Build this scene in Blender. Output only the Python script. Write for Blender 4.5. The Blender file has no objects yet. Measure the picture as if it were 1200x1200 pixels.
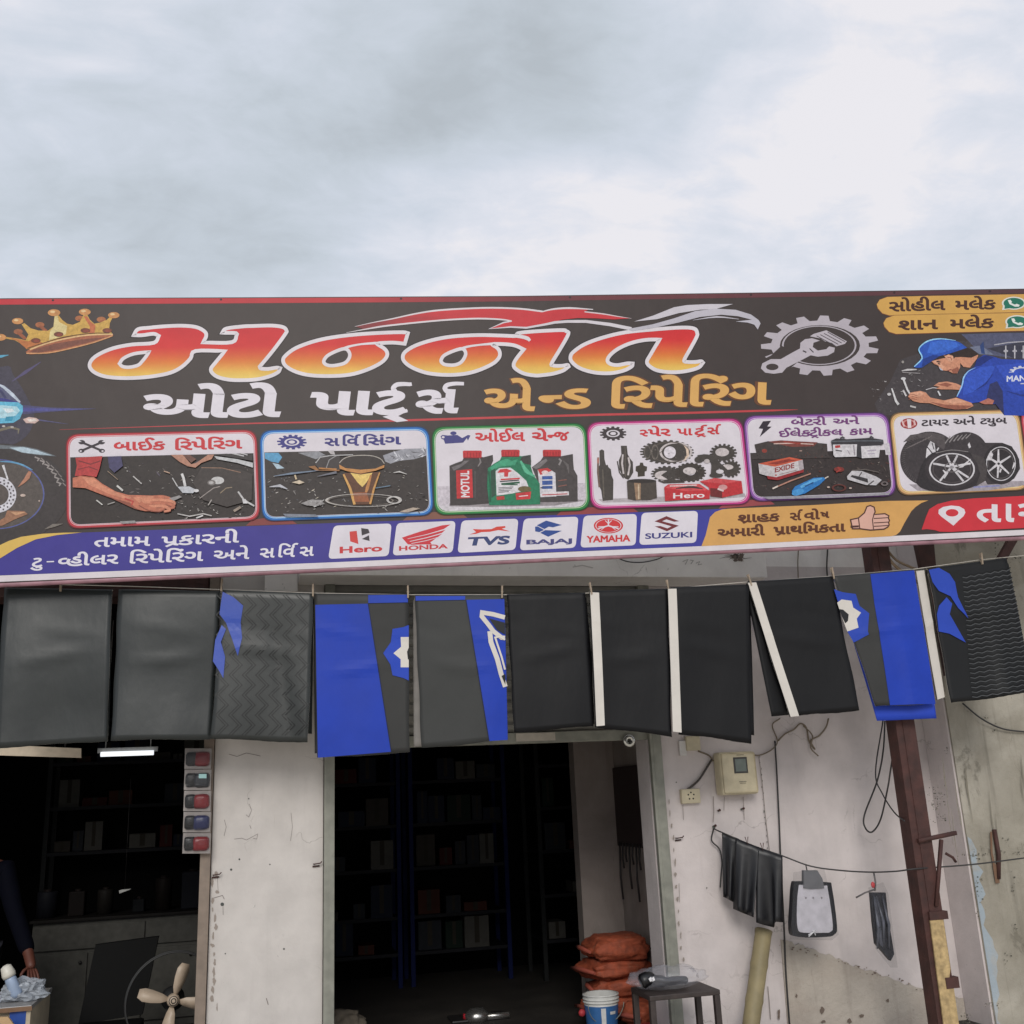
import bpy, bmesh, math, random
from mathutils import Vector, Matrix, noise
from mathutils.geometry import tessellate_polygon
random.seed(7)
sc = bpy.context.scene
COL = sc.collection

# ------------------------------------------------------------------ camera
F = 1200.0                                   # focal length in photo pixels (photo is 1200 wide)
RT = Vector((0.97218463, -0.02041588, -0.23332431))     # world X (along the shop front) in camera space
FW = Vector((-0.22999946, -0.27138892, -0.93458456))    # world Y (into the shop)
UP = Vector((-0.04424127, 0.96225321, -0.26853578))     # world Z
CAM = Vector((0.0, -7.0, 1.65))
W2C = Matrix((RT, FW, UP))                   # camera vector -> world components
cd = bpy.data.cameras.new('camera'); cam = bpy.data.objects.new('camera', cd); COL.objects.link(cam)
cd.sensor_width = 36; cd.lens = 36 * F / 1200.0; cd.clip_start = 0.05; cd.clip_end = 3000
M4 = W2C.to_4x4(); M4.translation = CAM; cam.matrix_world = M4
sc.camera = cam

# ------------------------------------------------------------------ light
SUN_EL, SUN_AZ = math.radians(29), math.radians(193)     # behind and above the photographer, high
w = bpy.data.worlds.new('World'); sc.world = w; w.use_nodes = True
nt = w.node_tree; nt.nodes.clear()
def N(tree, t, **kw):
    n = tree.nodes.new(t)
    for k, v in kw.items(): setattr(n, k, v)
    return n
def ray(px, py): return W2C @ Vector(((px - 600) / F, (600 - py) / F, -1.0))
out = N(nt, 'ShaderNodeOutputWorld'); bg = N(nt, 'ShaderNodeBackground'); bg.inputs[1].default_value = 0.1
sky = N(nt, 'ShaderNodeTexSky'); sky.sky_type = 'NISHITA'; sky.sun_disc = False
sky.sun_elevation = SUN_EL; sky.sun_rotation = SUN_AZ
tc = N(nt, 'ShaderNodeTexCoord')
nrm = N(nt, 'ShaderNodeVectorMath', operation='NORMALIZE'); nt.links.new(tc.outputs['Generated'], nrm.inputs[0])
sep = N(nt, 'ShaderNodeSeparateXYZ'); nt.links.new(nrm.outputs[0], sep.inputs[0])
zc = N(nt, 'ShaderNodeMath', operation='MAXIMUM'); nt.links.new(sep.outputs[2], zc.inputs[0]); zc.inputs[1].default_value = 0.0
za = N(nt, 'ShaderNodeMath', operation='ADD'); nt.links.new(zc.outputs[0], za.inputs[0]); za.inputs[1].default_value = 0.22
pl = N(nt, 'ShaderNodeVectorMath', operation='DIVIDE'); nt.links.new(nrm.outputs[0], pl.inputs[0])
cz = N(nt, 'ShaderNodeCombineXYZ')
for i in range(3): nt.links.new(za.outputs[0], cz.inputs[i])
nt.links.new(cz.outputs[0], pl.inputs[1])       # direction projected on a cloud layer
def cloud_noise(scale, detail, rough, dist, seed):
    mp = N(nt, 'ShaderNodeMapping'); mp.inputs['Location'].default_value = (seed, seed * 1.7, 0); mp.inputs['Scale'].default_value = (scale * 0.8, scale * 1.15, scale * 0.4)
    mp.inputs['Rotation'].default_value = (0, 0, math.radians(28))
    nt.links.new(pl.outputs[0], mp.inputs[0])
    n = N(nt, 'ShaderNodeTexNoise'); n.inputs['Scale'].default_value = 1; n.inputs['Detail'].default_value = detail
    n.inputs['Roughness'].default_value = rough; n.inputs['Distortion'].default_value = dist
    nt.links.new(mp.outputs[0], n.inputs['Vector']); return n.outputs['Fac']
n1 = cloud_noise(1.25, 5, 0.50, 0.35, 3.3)
n2 = cloud_noise(3.4, 7, 0.55, 0.6, 8.1)
n3 = cloud_noise(13.0, 6, 0.6, 0.4, 1.7)
def madd(a, k, c):
    m = N(nt, 'ShaderNodeMath', operation='MULTIPLY_ADD'); m.inputs[1].default_value = k
    nt.links.new(a, m.inputs[0])
    if isinstance(c, (int, float)): m.inputs[2].default_value = c
    else: nt.links.new(c, m.inputs[2])
    return m.outputs[0]
den = madd(n1, 0.70, -0.30); den = madd(n2, 1.05, den); den = madd(n3, 0.42, den)          # bright when high
# banks of cloud: (direction, sharpness, weight); they stay where they are in the sky
BANKS = [((40, 265), 160, -0.170), ((190, 250), 130, -0.221), ((320, 265), 160, -0.187), ((400, 215), 200, -0.136), ((450, 160), 260, -0.170), ((530, 118), 260, -0.170), ((610, 75), 260, -0.170), ((700, 30), 260, -0.187), ((320, 40), 300, -0.102),
         ((100, 50), 160, 0.066), ((240, 90), 300, 0.055), ((480, 235), 300, 0.066), ((610, 280), 220, 0.077), ((740, 210), 300, 0.088), ((880, 200), 260, 0.110), ((960, 120), 260, 0.110), ((1040, 50), 200, 0.110), ((1130, 200), 160, 0.066), ((780, 60), 260, 0.033), ((450, 335), 200, 0.088), ((20, 335), 300, 0.110), ((950, 300), 160, 0.055)]
for (p, k, wt) in BANKS:
    d = ray(*p).normalized()
    dt = N(nt, 'ShaderNodeVectorMath', operation='DOT_PRODUCT'); nt.links.new(nrm.outputs[0], dt.inputs[0]); dt.inputs[1].default_value = d
    e = madd(dt.outputs['Value'], k, -k)
    ex = N(nt, 'ShaderNodeMath', operation='EXPONENT'); nt.links.new(e, ex.inputs[0])
    den = madd(ex.outputs[0], wt, den)
ramp = N(nt, 'ShaderNodeValToRGB'); nt.links.new(den, ramp.inputs[0])
cr_ = ramp.color_ramp; cr_.elements[0].position = 0.34; cr_.elements[0].color = (0.52, 0.57, 0.62, 1)
cr_.elements[1].position = 1.16; cr_.elements[1].color = (0.93, 0.915, 0.955, 1)
for p, c in ((0.55, (0.62, 0.68, 0.75, 1)), (0.72, (0.70, 0.755, 0.845, 1)), (0.90, (0.82, 0.845, 0.925, 1))):
    el = cr_.elements.new(p); el.color = c
sc10 = N(nt, 'ShaderNodeVectorMath', operation='SCALE'); nt.links.new(ramp.outputs[0], sc10.inputs[0]); sc10.inputs['Scale'].default_value = 9.4
mx = N(nt, 'ShaderNodeMix', data_type='RGBA'); mx.inputs[0].default_value = 0.94
nt.links.new(sky.outputs[0], mx.inputs[6]); nt.links.new(sc10.outputs[0], mx.inputs[7])
nt.links.new(mx.outputs[2], bg.inputs[0]); nt.links.new(bg.outputs[0], out.inputs[0])

sd = bpy.data.lights.new('sun', 'SUN'); sun = bpy.data.objects.new('sun', sd); COL.objects.link(sun)
sd.energy = 1.5; sd.angle = math.radians(24); sd.color = (1.0, 0.96, 0.90)
sdir = Vector((math.sin(SUN_AZ) * math.cos(SUN_EL), math.cos(SUN_AZ) * math.cos(SUN_EL), math.sin(SUN_EL)))
sun.rotation_euler = sdir.to_track_quat('Z', 'Y').to_euler(); sun.location = (0, -20, 30)
sc.view_settings.view_transform = 'Standard'; sc.view_settings.look = 'None'
sc.view_settings.exposure = 0.0; sc.view_settings.gamma = 1.0
sc.cycles.max_bounces = 8; sc.cycles.transparent_max_bounces = 12

# ------------------------------------------------------------------ helpers: points
def on_y(px, py, Y):
    r = ray(px, py); return CAM + r * ((Y - CAM.y) / r.y)
def on_plane(px, py, p0, n):
    r = ray(px, py); return CAM + r * ((p0 - CAM).dot(n) / r.dot(n))
SH = Vector((0.99355, -0.1134, 0)).normalized()      # the sign runs along this, a little off the wall's line
SN = Vector((SH.y, -SH.x, 0))                        # its outward normal (towards the street)
SP = Vector((1.3, -0.75, 3.6))
CP = SP - SN * 0.14                                  # plane of the cover line, just behind the sign
def on_sign(px, py, off=0.0): return on_plane(px, py, SP + SN * off, SN)
def on_line(px, py, off=0.0): return on_plane(px, py, CP + SN * off, SN)

# ------------------------------------------------------------------ helpers: objects
def lin(c):
    c = c / 255.0
    return c / 12.92 if c <= 0.04045 else ((c + 0.055) / 1.055) ** 2.4
def L3(c, k=1.0): return tuple(min(0.85, lin(v) * k) for v in c) + (1.0,)
def tag(o, label=None, cat=None, group=None, kind=None):
    if label: o['label'] = label
    if cat: o['category'] = cat
    if group: o['group'] = group
    if kind: o['kind'] = kind
    return o
def empty(name, loc, label=None, cat=None, group=None):
    o = bpy.data.objects.new(name, None); COL.objects.link(o); o.location = loc; o.empty_display_size = 0.1
    return tag(o, label, cat, group)
def world(o):
    m = o.matrix_basis.copy()
    return m if o.parent is None else world(o.parent) @ o.matrix_parent_inverse @ m
def link(name, me, mat, parent=None, smooth=False):
    o = bpy.data.objects.new(name, me); COL.objects.link(o)
    for m in (mat if isinstance(mat, (list, tuple)) else [mat]): me.materials.append(m)
    if smooth:
        for p in me.polygons: p.use_smooth = True
    if parent is not None:
        o.parent = parent; o.matrix_parent_inverse = world(parent).inverted()
    return o
class MB:
    """collects solids in world space and links them as one mesh"""
    def __init__(s): s.bm = bmesh.new()
    def box(s, a, b, rot=None, bevel=0.0, mi=0):
        a, b = Vector(a), Vector(b); c = (a + b) / 2; d = b - a
        r = bmesh.ops.create_cube(s.bm, size=1.0)
        vs = r['verts']
        fs = list({f for v in vs for f in v.link_faces})
        for v in vs: v.co = Vector((v.co.x * abs(d.x), v.co.y * abs(d.y), v.co.z * abs(d.z)))
        for f in fs: f.material_index = mi
        if bevel:
            es = list({e for v in vs for e in v.link_edges})
            r2 = bmesh.ops.bevel(s.bm, geom=es, offset=bevel, segments=2, affect='EDGES', profile=0.6)
            vs = list(set(r2['verts']) | {v for v in vs if v.is_valid})
            for f in r2['faces']: f.material_index = mi
        for v in vs:
            if rot is not None: v.co = rot @ v.co
            v.co += c
        return s
    def quadbox(s, c4, n, mi=0):
        """prism: four corners and an extrusion vector"""
        n = Vector(n); A = [s.bm.verts.new(p) for p in c4]; B = [s.bm.verts.new(Vector(p) + n) for p in c4]
        k = len(c4)
        fs = [s.bm.faces.new(A), s.bm.faces.new(B[::-1])]
        for i in range(k): fs.append(s.bm.faces.new((A[i], B[i], B[(i + 1) % k], A[(i + 1) % k])))
        for f in fs: f.material_index = mi
        return s
    def tube(s, pts, r, seg=8, cap=True, mi=0):
        pts = [Vector(p) for p in pts]; n = len(pts); rings = []
        rr = r if isinstance(r, (list, tuple)) else [r] * n
        prev = None
        for i, p in enumerate(pts):
            t = (pts[min(i + 1, n - 1)] - pts[max(i - 1, 0)])
            if t.length < 1e-9: t = Vector((0, 0, 1))
            t.normalize()
            if prev is None:
                u = t.orthogonal().normalized()
            else:
                u = (prev - t * prev.dot(t))
                u = u.normalized() if u.length > 1e-6 else t.orthogonal().normalized()
            prev = u; v = t.cross(u)
            rings.append([s.bm.verts.new(p + (u * math.cos(a) + v * math.sin(a)) * rr[i]) for a in [2 * math.pi * k / seg for k in range(seg)]])
        for a, b in zip(rings, rings[1:]):
            for k in range(seg):
                f = s.bm.faces.new((a[k], a[(k + 1) % seg], b[(k + 1) % seg], b[k])); f.material_index = mi; f.smooth = True
        if cap:
            for ring in (rings[0][::-1], rings[-1]):
                f = s.bm.faces.new(ring); f.material_index = mi
        return s
    def lathe(s, base, axis, prof, seg=24, mi=0):
        """prof: (radius, height) along axis from base"""
        axis = Vector(axis).normalized(); u = axis.orthogonal().normalized(); v = axis.cross(u); base = Vector(base); rings = []
        for r, h in prof:
            rings.append([s.bm.verts.new(base + axis * h + (u * math.cos(a) + v * math.sin(a)) * max(r, 1e-4)) for a in [2 * math.pi * k / seg for k in range(seg)]])
        for a, b in zip(rings, rings[1:]):
            for k in range(seg):
                f = s.bm.faces.new((a[k], a[(k + 1) % seg], b[(k + 1) % seg], b[k])); f.material_index = mi; f.smooth = True
        return s
    def ball(s, c, rx, ry=None, rz=None, seg=12, rot=None, mi=0):
        ry = rx if ry is None else ry; rz = rx if rz is None else rz
        r = bmesh.ops.create_uvsphere(s.bm, u_segments=seg, v_segments=max(6, seg // 2 + 2), radius=1.0)
        for v in r['verts']:
            p = Vector((v.co.x * rx, v.co.y * ry, v.co.z * rz))
            v.co = (rot @ p if rot is not None else p) + Vector(c)
        for f in {f for v in r['verts'] for f in v.link_faces}: f.smooth = True; f.material_index = mi
        return s
    def build(s, name, mat, parent=None, recalc=True):
        if recalc: bmesh.ops.recalc_face_normals(s.bm, faces=s.bm.faces[:])
        me = bpy.data.meshes.new(name); s.bm.to_mesh(me); s.bm.free()
        return link(name, me, mat, parent)
def spline(pts, n=6, closed=False):
    """Catmull-Rom through points (2-D tuples or Vectors)"""
    P = [Vector(p) for p in pts]; m = len(P); o = []
    rng = range(m) if closed else range(m - 1)
    for i in rng:
        p0 = P[(i - 1) % m] if closed or i > 0 else P[0] * 2 - P[1]
        p1 = P[i]; p2 = P[(i + 1) % m]
        p3 = P[(i + 2) % m] if closed or i + 2 < m else P[-1] * 2 - P[-2]
        for k in range(n):
            t = k / n
            o.append(0.5 * ((2 * p1) + (p2 - p0) * t + (2 * p0 - 5 * p1 + 4 * p2 - p3) * t * t + (3 * p1 - p0 - 3 * p2 + p3) * t ** 3))
    if not closed: o.append(P[-1])
    return o

# ------------------------------------------------------------------ helpers: materials
def mat_new(name):
    m = bpy.data.materials.new(name); m.use_nodes = True; t = m.node_tree
    return m, t, t.nodes['Principled BSDF']
def simple(name, col, rough=0.6, metal=0.0, spec=0.5, var=0.12, scale=18, bump=0.0, bscale=60, alpha=1.0, trans=0.0):
    """plain paint / plastic / metal with a little uneven colour and roughness"""
    m, t, b = mat_new(name); c = L3(col)
    tc = N(t, 'ShaderNodeTexCoord'); n = N(t, 'ShaderNodeTexNoise'); n.inputs['Scale'].default_value = scale; n.inputs['Detail'].default_value = 5
    t.links.new(tc.outputs['Object'], n.inputs['Vector'])
    r = N(t, 'ShaderNodeValToRGB'); t.links.new(n.outputs['Fac'], r.inputs[0])
    r.color_ramp.elements[0].position = 0.3; r.color_ramp.elements[1].position = 0.7
    r.color_ramp.elements[0].color = tuple(v * (1 - var) for v in c[:3]) + (1,); r.color_ramp.elements[1].color = tuple(min(1, v * (1 + var)) for v in c[:3]) + (1,)
    t.links.new(r.outputs[0], b.inputs['Base Color'])
    mr = N(t, 'ShaderNodeMapRange'); mr.inputs[3].default_value = max(0, rough - 0.08); mr.inputs[4].default_value = min(1, rough + 0.08)
    t.links.new(n.outputs['Fac'], mr.inputs[0]); t.links.new(mr.outputs[0], b.inputs['Roughness'])
    b.inputs['Metallic'].default_value = metal; b.inputs['Specular IOR Level'].default_value = spec
    b.inputs['Alpha'].default_value = alpha; b.inputs['Transmission Weight'].default_value = trans
    if bump:
        n2 = N(t, 'ShaderNodeTexNoise'); n2.inputs['Scale'].default_value = bscale; n2.inputs['Detail'].default_value = 6
        t.links.new(tc.outputs['Object'], n2.inputs['Vector'])
        bp = N(t, 'ShaderNodeBump'); bp.inputs['Strength'].default_value = bump; bp.inputs['Distance'].default_value = 0.01
        t.links.new(n2.outputs['Fac'], bp.inputs['Height']); t.links.new(bp.outputs[0], b.inputs['Normal'])
    return m
def print_material(name='printed_vinyl', photo=0.0):
    """printed vinyl: the ink colour is stored per corner, the film is slightly glossy and wavy"""
    m, t, b = mat_new(name)
    a = N(t, 'ShaderNodeVertexColor', layer_name='ink'); g = N(t, 'ShaderNodeNewGeometry'); L = t.links.new
    def nz(scale, det, rough, lo, hi):
        n = N(t, 'ShaderNodeTexNoise'); n.inputs['Scale'].default_value = scale; n.inputs['Detail'].default_value = det; n.inputs['Roughness'].default_value = rough; n.inputs['Distortion'].default_value = 0.4
        L(g.outputs['Position'], n.inputs['Vector']); r = N(t, 'ShaderNodeMapRange'); r.inputs[1].default_value = 0.3; r.inputs[2].default_value = 0.7; r.inputs[3].default_value = lo; r.inputs[4].default_value = hi; L(n.outputs['Fac'], r.inputs[0]); return r.outputs[0]
    # print grain and road dust; a photographic print is far less even than a flat ink
    k1 = nz(6, 6, 0.6, 0.93, 1.05); k2 = nz(46, 8, 0.7, 1 - 0.55 * photo - 0.03, 1 + 0.45 * photo + 0.03); mk = N(t, 'ShaderNodeMath', operation='MULTIPLY'); L(k1, mk.inputs[0]); L(k2, mk.inputs[1])
    ms = N(t, 'ShaderNodeVectorMath', operation='SCALE'); L(a.outputs[0], ms.inputs[0]); L(mk.outputs[0], ms.inputs['Scale']); L(ms.outputs[0], b.inputs['Base Color'])
    b.inputs['Roughness'].default_value = 0.45; b.inputs['Specular IOR Level'].default_value = 0.26
    n = N(t, 'ShaderNodeTexNoise'); n.inputs['Scale'].default_value = 2.2; n.inputs['Detail'].default_value = 3
    mp = N(t, 'ShaderNodeMapping'); mp.inputs['Scale'].default_value = (1.3, 1, 0.8); t.links.new(g.outputs['Position'], mp.inputs[0]); t.links.new(mp.outputs[0], n.inputs['Vector'])
    n2 = N(t, 'ShaderNodeTexNoise'); n2.inputs['Scale'].default_value = 260; t.links.new(g.outputs['Position'], n2.inputs['Vector'])
    b1 = N(t, 'ShaderNodeBump'); b1.inputs['Strength'].default_value = 0.22; b1.inputs['Distance'].default_value = 0.03; t.links.new(n.outputs['Fac'], b1.inputs['Height'])
    b2 = N(t, 'ShaderNodeBump'); b2.inputs['Strength'].default_value = 0.08; b2.inputs['Distance'].default_value = 0.002; t.links.new(n2.outputs['Fac'], b2.inputs['Height']); t.links.new(b1.outputs[0], b2.inputs['Normal'])
    t.links.new(b2.outputs[0], b.inputs['Normal'])
    return m
PRINT = print_material(); PHOTO = print_material('printed_photo', 0.5)
KINK = 0.90          # seen ink colour -> ink reflectance

# ------------------------------------------------------------------ flat printed artwork
def offset_loop(P, d):
    n = len(P); o = []
    for i in range(n):
        a, b, c = P[i - 1], P[i], P[(i + 1) % n]
        e1 = (b - a); e2 = (c - b)
        if e1.length < 1e-7 or e2.length < 1e-7: o.append(b.copy()); continue
        e1.normalize(); e2.normalize()
        n1 = Vector((e1.y, -e1.x)); n2 = Vector((e2.y, -e2.x)); m = n1 + n2
        if m.length < 0.2: m = n1
        else: m = m.normalized() / max(0.5, math.sqrt(max(0.05, (1 + n1.dot(n2)) / 2)))
        o.append(b + m * d)
    return o
class Art:
    """a printed graphic: polygons laid on a surface, painter's order; put(px, py, lift) maps to the surface"""
    STEP = 0.00005
    def __init__(s, put=on_sign, base=0.001):
        s.put = put; s.base = base; s.k = 0; s.V = []; s.Fc = []; s.C = []; s.T = (0, 0, 1); s.sub = 0
    def z(s, ox, oy, sc_): s.T = (ox, oy, sc_); return s
    def px(s, p):
        if callable(s.T): return Vector(s.T(*p))
        return Vector((s.T[0] + p[0] / s.T[2], s.T[1] + p[1] / s.T[2]))
    def raw(s, tris, pts, col, lift):
        if s.sub:
            pts = list(pts); todo = [list(t) for t in tris]; tris = []
            while todo:
                t = todo.pop()
                if len(t) > 3: todo += [[t[0], t[i], t[i + 1]] for i in range(1, len(t) - 1)]; continue
                L = [(pts[t[i]] - pts[t[(i + 1) % 3]]).length for i in range(3)]; m = max(L)
                if m <= s.sub: tris.append(t); continue
                i = L.index(m); a, b, c = t[i], t[(i + 1) % 3], t[(i + 2) % 3]
                pts.append((pts[a] + pts[b]) / 2); k = len(pts) - 1
                todo += [[a, k, c], [k, b, c]]
        i0 = len(s.V)
        for p in pts: s.V.append(s.put(p[0], p[1], lift))
        s.C.extend([col(p) if callable(col) else col for p in pts])
        for t in tris: s.Fc.append([i0 + i for i in t])
    def poly(s, pts, col, smooth=0, holes=(), k=KINK, stepup=True):
        P = [s.px(p) for p in pts]
        if smooth: P = spline(P, smooth, True)
        loops = [P]
        for h in holes:
            H = [s.px(p) for p in h]
            loops.append(spline(H, smooth, True) if smooth else H)
        s.loops(loops, col, k)
        return P
    def loops(s, loops, col, k=KINK):
        tr = tessellate_polygon([[Vector((p[0], p[1], 0)) for p in l] for l in loops])
        pts = [p for l in loops for p in l]
        c = (lambda p: L3(col(p), k)) if callable(col) else L3(col, k)
        s.k += 1
        s.raw(tr, pts, c, s.base + s.k * s.STEP)
    def ribbon(s, pts, wd, col, smooth=0, closed=False, k=KINK, pxw=True):
        """a line of width wd (photo px), may taper with a list"""
        P = [s.px(p) for p in pts]
        if smooth: P = spline(P, smooth, closed)
        n = len(P); A = []; B = []
        for i in range(n):
            a = P[(i - 1) % n] if closed or i > 0 else P[0]; b = P[i]; c = P[(i + 1) % n] if closed or i < n - 1 else P[-1]
            e1 = b - a; e2 = c - b
            if e1.length < 1e-7: e1 = e2.copy()
            if e2.length < 1e-7: e2 = e1.copy()
            e1.normalize(); e2.normalize()
            n1 = Vector((e1.y, -e1.x)); n2 = Vector((e2.y, -e2.x)); m = n1 + n2
            if m.length < 0.3: m = n1
            else: m = m.normalized() / max(0.6, math.sqrt(max(0.05, (1 + n1.dot(n2)) / 2)))
            if isinstance(wd, (list, tuple)):
                f = i / max(1, n - 1) * (len(wd) - 1); j = min(int(f), len(wd) - 2); ww = wd[j] + (wd[j + 1] - wd[j]) * (f - j)
            else: ww = wd
            A.append(b + m * ww / 2); B.append(b - m * ww / 2)
        tris = []
        for i in range(n if closed else n - 1):
            j = (i + 1) % n; tris += [(i, j, n + j), (i, n + j, n + i)]
        c = L3(col, k)
        s.k += 1; s.raw(tris, A + B, c, s.base + s.k * s.STEP)
    def ell(s, cx, cy, rx, ry, col, rot=0, n=28, k=KINK, hole=None):
        def ring(a, b): return [s.px((cx + a * math.cos(t) * math.cos(rot) - b * math.sin(t) * math.sin(rot), cy + a * math.cos(t) * math.sin(rot) + b * math.sin(t) * math.cos(rot))) for t in [2 * math.pi * i / n for i in range(n)]]
        l = [ring(rx, ry)]
        if hole: l.append(ring(rx * hole, ry * hole))
        s.loops(l, col, k)
    def gear(s, cx, cy, rx, ry, teeth, col, depth=0.2, hole=0.5, wfrac=0.5, ph=0.0, sh=(0, 0)):
        P = []
        for i in range(teeth):
            for a, r in ((-0.5 * wfrac - 0.1, 1 - depth), (-0.5 * wfrac + 0.04, 1), (0.5 * wfrac - 0.04, 1), (0.5 * wfrac + 0.1, 1 - depth)):
                t = ph + (i + a) * 2 * math.pi / teeth
                P.append(s.px((cx + rx * r * math.cos(t) + sh[0] * r * math.sin(t), cy + ry * r * math.sin(t))))
        l = [P]
        if hole: l.append([s.px((cx + rx * hole * math.cos(t), cy + ry * hole * math.sin(t))) for t in [2 * math.pi * i / 28 for i in range(28)]])
        s.loops(l, col)
    def rrect(s, quad, r, col, inset=0.0, hole=None, k=KINK):
        """rounded quadrilateral, corners TL TR BR BL in the current coordinates; hole = inner inset -> a frame"""
        Q = [s.px(p) for p in quad]
        l = [round_quad(Q, r, inset)]
        if hole is not None: l.append(round_quad(Q, max(1.0, r - hole * 0.6), hole))
        s.loops(l, col, k)
    def specks(s, quad, n, cols, size=(1, 4), seed=1, thin=0.35):
        rr = random.Random(seed)
        for i in range(n):
            u, v = rr.random(), rr.random(); q = quad
            cx = (q[0][0] * (1 - u) + q[1][0] * u) * (1 - v) + (q[3][0] * (1 - u) + q[2][0] * u) * v
            cy = (q[0][1] * (1 - u) + q[1][1] * u) * (1 - v) + (q[3][1] * (1 - u) + q[2][1] * u) * v
            L = rr.uniform(*size); th = rr.uniform(-0.6, 1.2); h = L * thin * rr.uniform(0.4, 1)
            d = Vector((math.cos(th), math.sin(th))) * L; e = Vector((-math.sin(th), math.cos(th))) * h
            c = s.px((cx, cy)); P = [c - d, c - d * 0.2 + e * rr.uniform(.4, 1), c + d * 0.6 + e * rr.uniform(.1, .6), c + d, c + d * .1 - e * rr.uniform(.3, 1)]
            s.loops([P], rr.choice(cols))
    def build(s, name, parent, mat=None):
        me = bpy.data.meshes.new(name); me.from_pydata([tuple(v) for v in s.V], [], s.Fc)
        ca = me.color_attributes.new('ink', 'FLOAT_COLOR', 'POINT')
        for i, c in enumerate(s.C): ca.data[i].color = c
        me.validate()
        return link(name, me, mat or PRINT, parent)
def round_quad(Q, r, inset=0.0, seg=6):
    c = sum(Q, Vector((0, 0))) / 4
    if inset:
        n = 4; o = []
        for i in range(4):
            a, b, d = Q[i - 1], Q[i], Q[(i + 1) % 4]
            e1 = (b - a).normalized(); e2 = (d - b).normalized()
            o.append(b + (-e1 + e2).normalized() * inset * 1.414)
        Q = o
    P = []
    for i in range(4):
        a, b, d = Q[i - 1], Q[i], Q[(i + 1) % 4]
        p0 = b + (a - b).normalized() * r; p1 = b + (d - b).normalized() * r
        for k in range(seg + 1):
            t = k / seg; P.append(p0 * (1 - t) ** 2 + b * 2 * t * (1 - t) + p1 * t * t)
    return P

# ------------------------------------------------------------------ lettering
_G = {}
def _glyph_mesh(ch):
    c = bpy.data.curves.new('g', 'FONT'); c.body = ch; c.size = 1; c.resolution_u = 4
    o = bpy.data.objects.new('g', c); COL.objects.link(o)
    bpy.context.view_layer.update()
    me = bpy.data.meshes.new_from_object(o.evaluated_get(bpy.context.evaluated_depsgraph_get()))
    bpy.data.objects.remove(o); bpy.data.curves.remove(c)
    return me
def glyph(ch):
    if ch in _G: return _G[ch]
    if 'H' not in _G and ch != 'H': glyph('H')
    me = _glyph_mesh(ch); bm = bmesh.new(); bm.from_mesh(me); bpy.data.meshes.remove(me)
    bmesh.ops.remove_doubles(bm, verts=bm.verts[:], dist=1e-5)
    for f in bm.faces:
        if f.normal.z < 0: f.normal_flip()
    xs = [v.co.x for v in bm.verts] or [0]; 
    if ch == 'H': adv = 0.75; _G['Hmax'] = max(xs)
    else:
        m2 = _glyph_mesh(ch + 'H'); mxx = max(v.co.x for v in m2.vertices); bpy.data.meshes.remove(m2)
        adv = mxx - _G['Hmax']
    _G[ch] = (bm, adv, min(xs), max(xs))
    return _G[ch]
def glyph_loops(bm, bold, clip=None):
    b = bm.copy()
    if clip is not None:
        g = b.verts[:] + b.edges[:] + b.faces[:]
        bmesh.ops.bisect_plane(b, geom=g, plane_co=(clip, 0, 0), plane_no=(1, 0, 0), clear_outer=True)
        bmesh.ops.remove_doubles(b, verts=b.verts[:], dist=1e-5)
    nrm = {}
    for e in b.edges:
        if len(e.link_faces) == 1:
            l = e.link_loops[0]; a, c = l.vert, l.link_loop_next.vert; d = (c.co - a.co)
            if d.length < 1e-9: continue
            d.normalize(); n = Vector((d.y, -d.x))
            for v in (a, c): nrm.setdefault(v.index, []).append(n)
    b.verts.ensure_lookup_table(); P = []
    for v in b.verts:
        p = Vector((v.co.x, v.co.y)); ns = nrm.get(v.index)
        if ns and bold:
            m = sum(ns, Vector((0, 0)))
            if m.length > 0.25:
                mm = m.normalized(); k = max(0.55, mm.dot(ns[0])); p = p + mm * (bold / k)
        P.append(p)
    T = [[v.index for v in f.verts] for f in b.faces]
    b.free(); return P, T
DANDA = None
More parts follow.
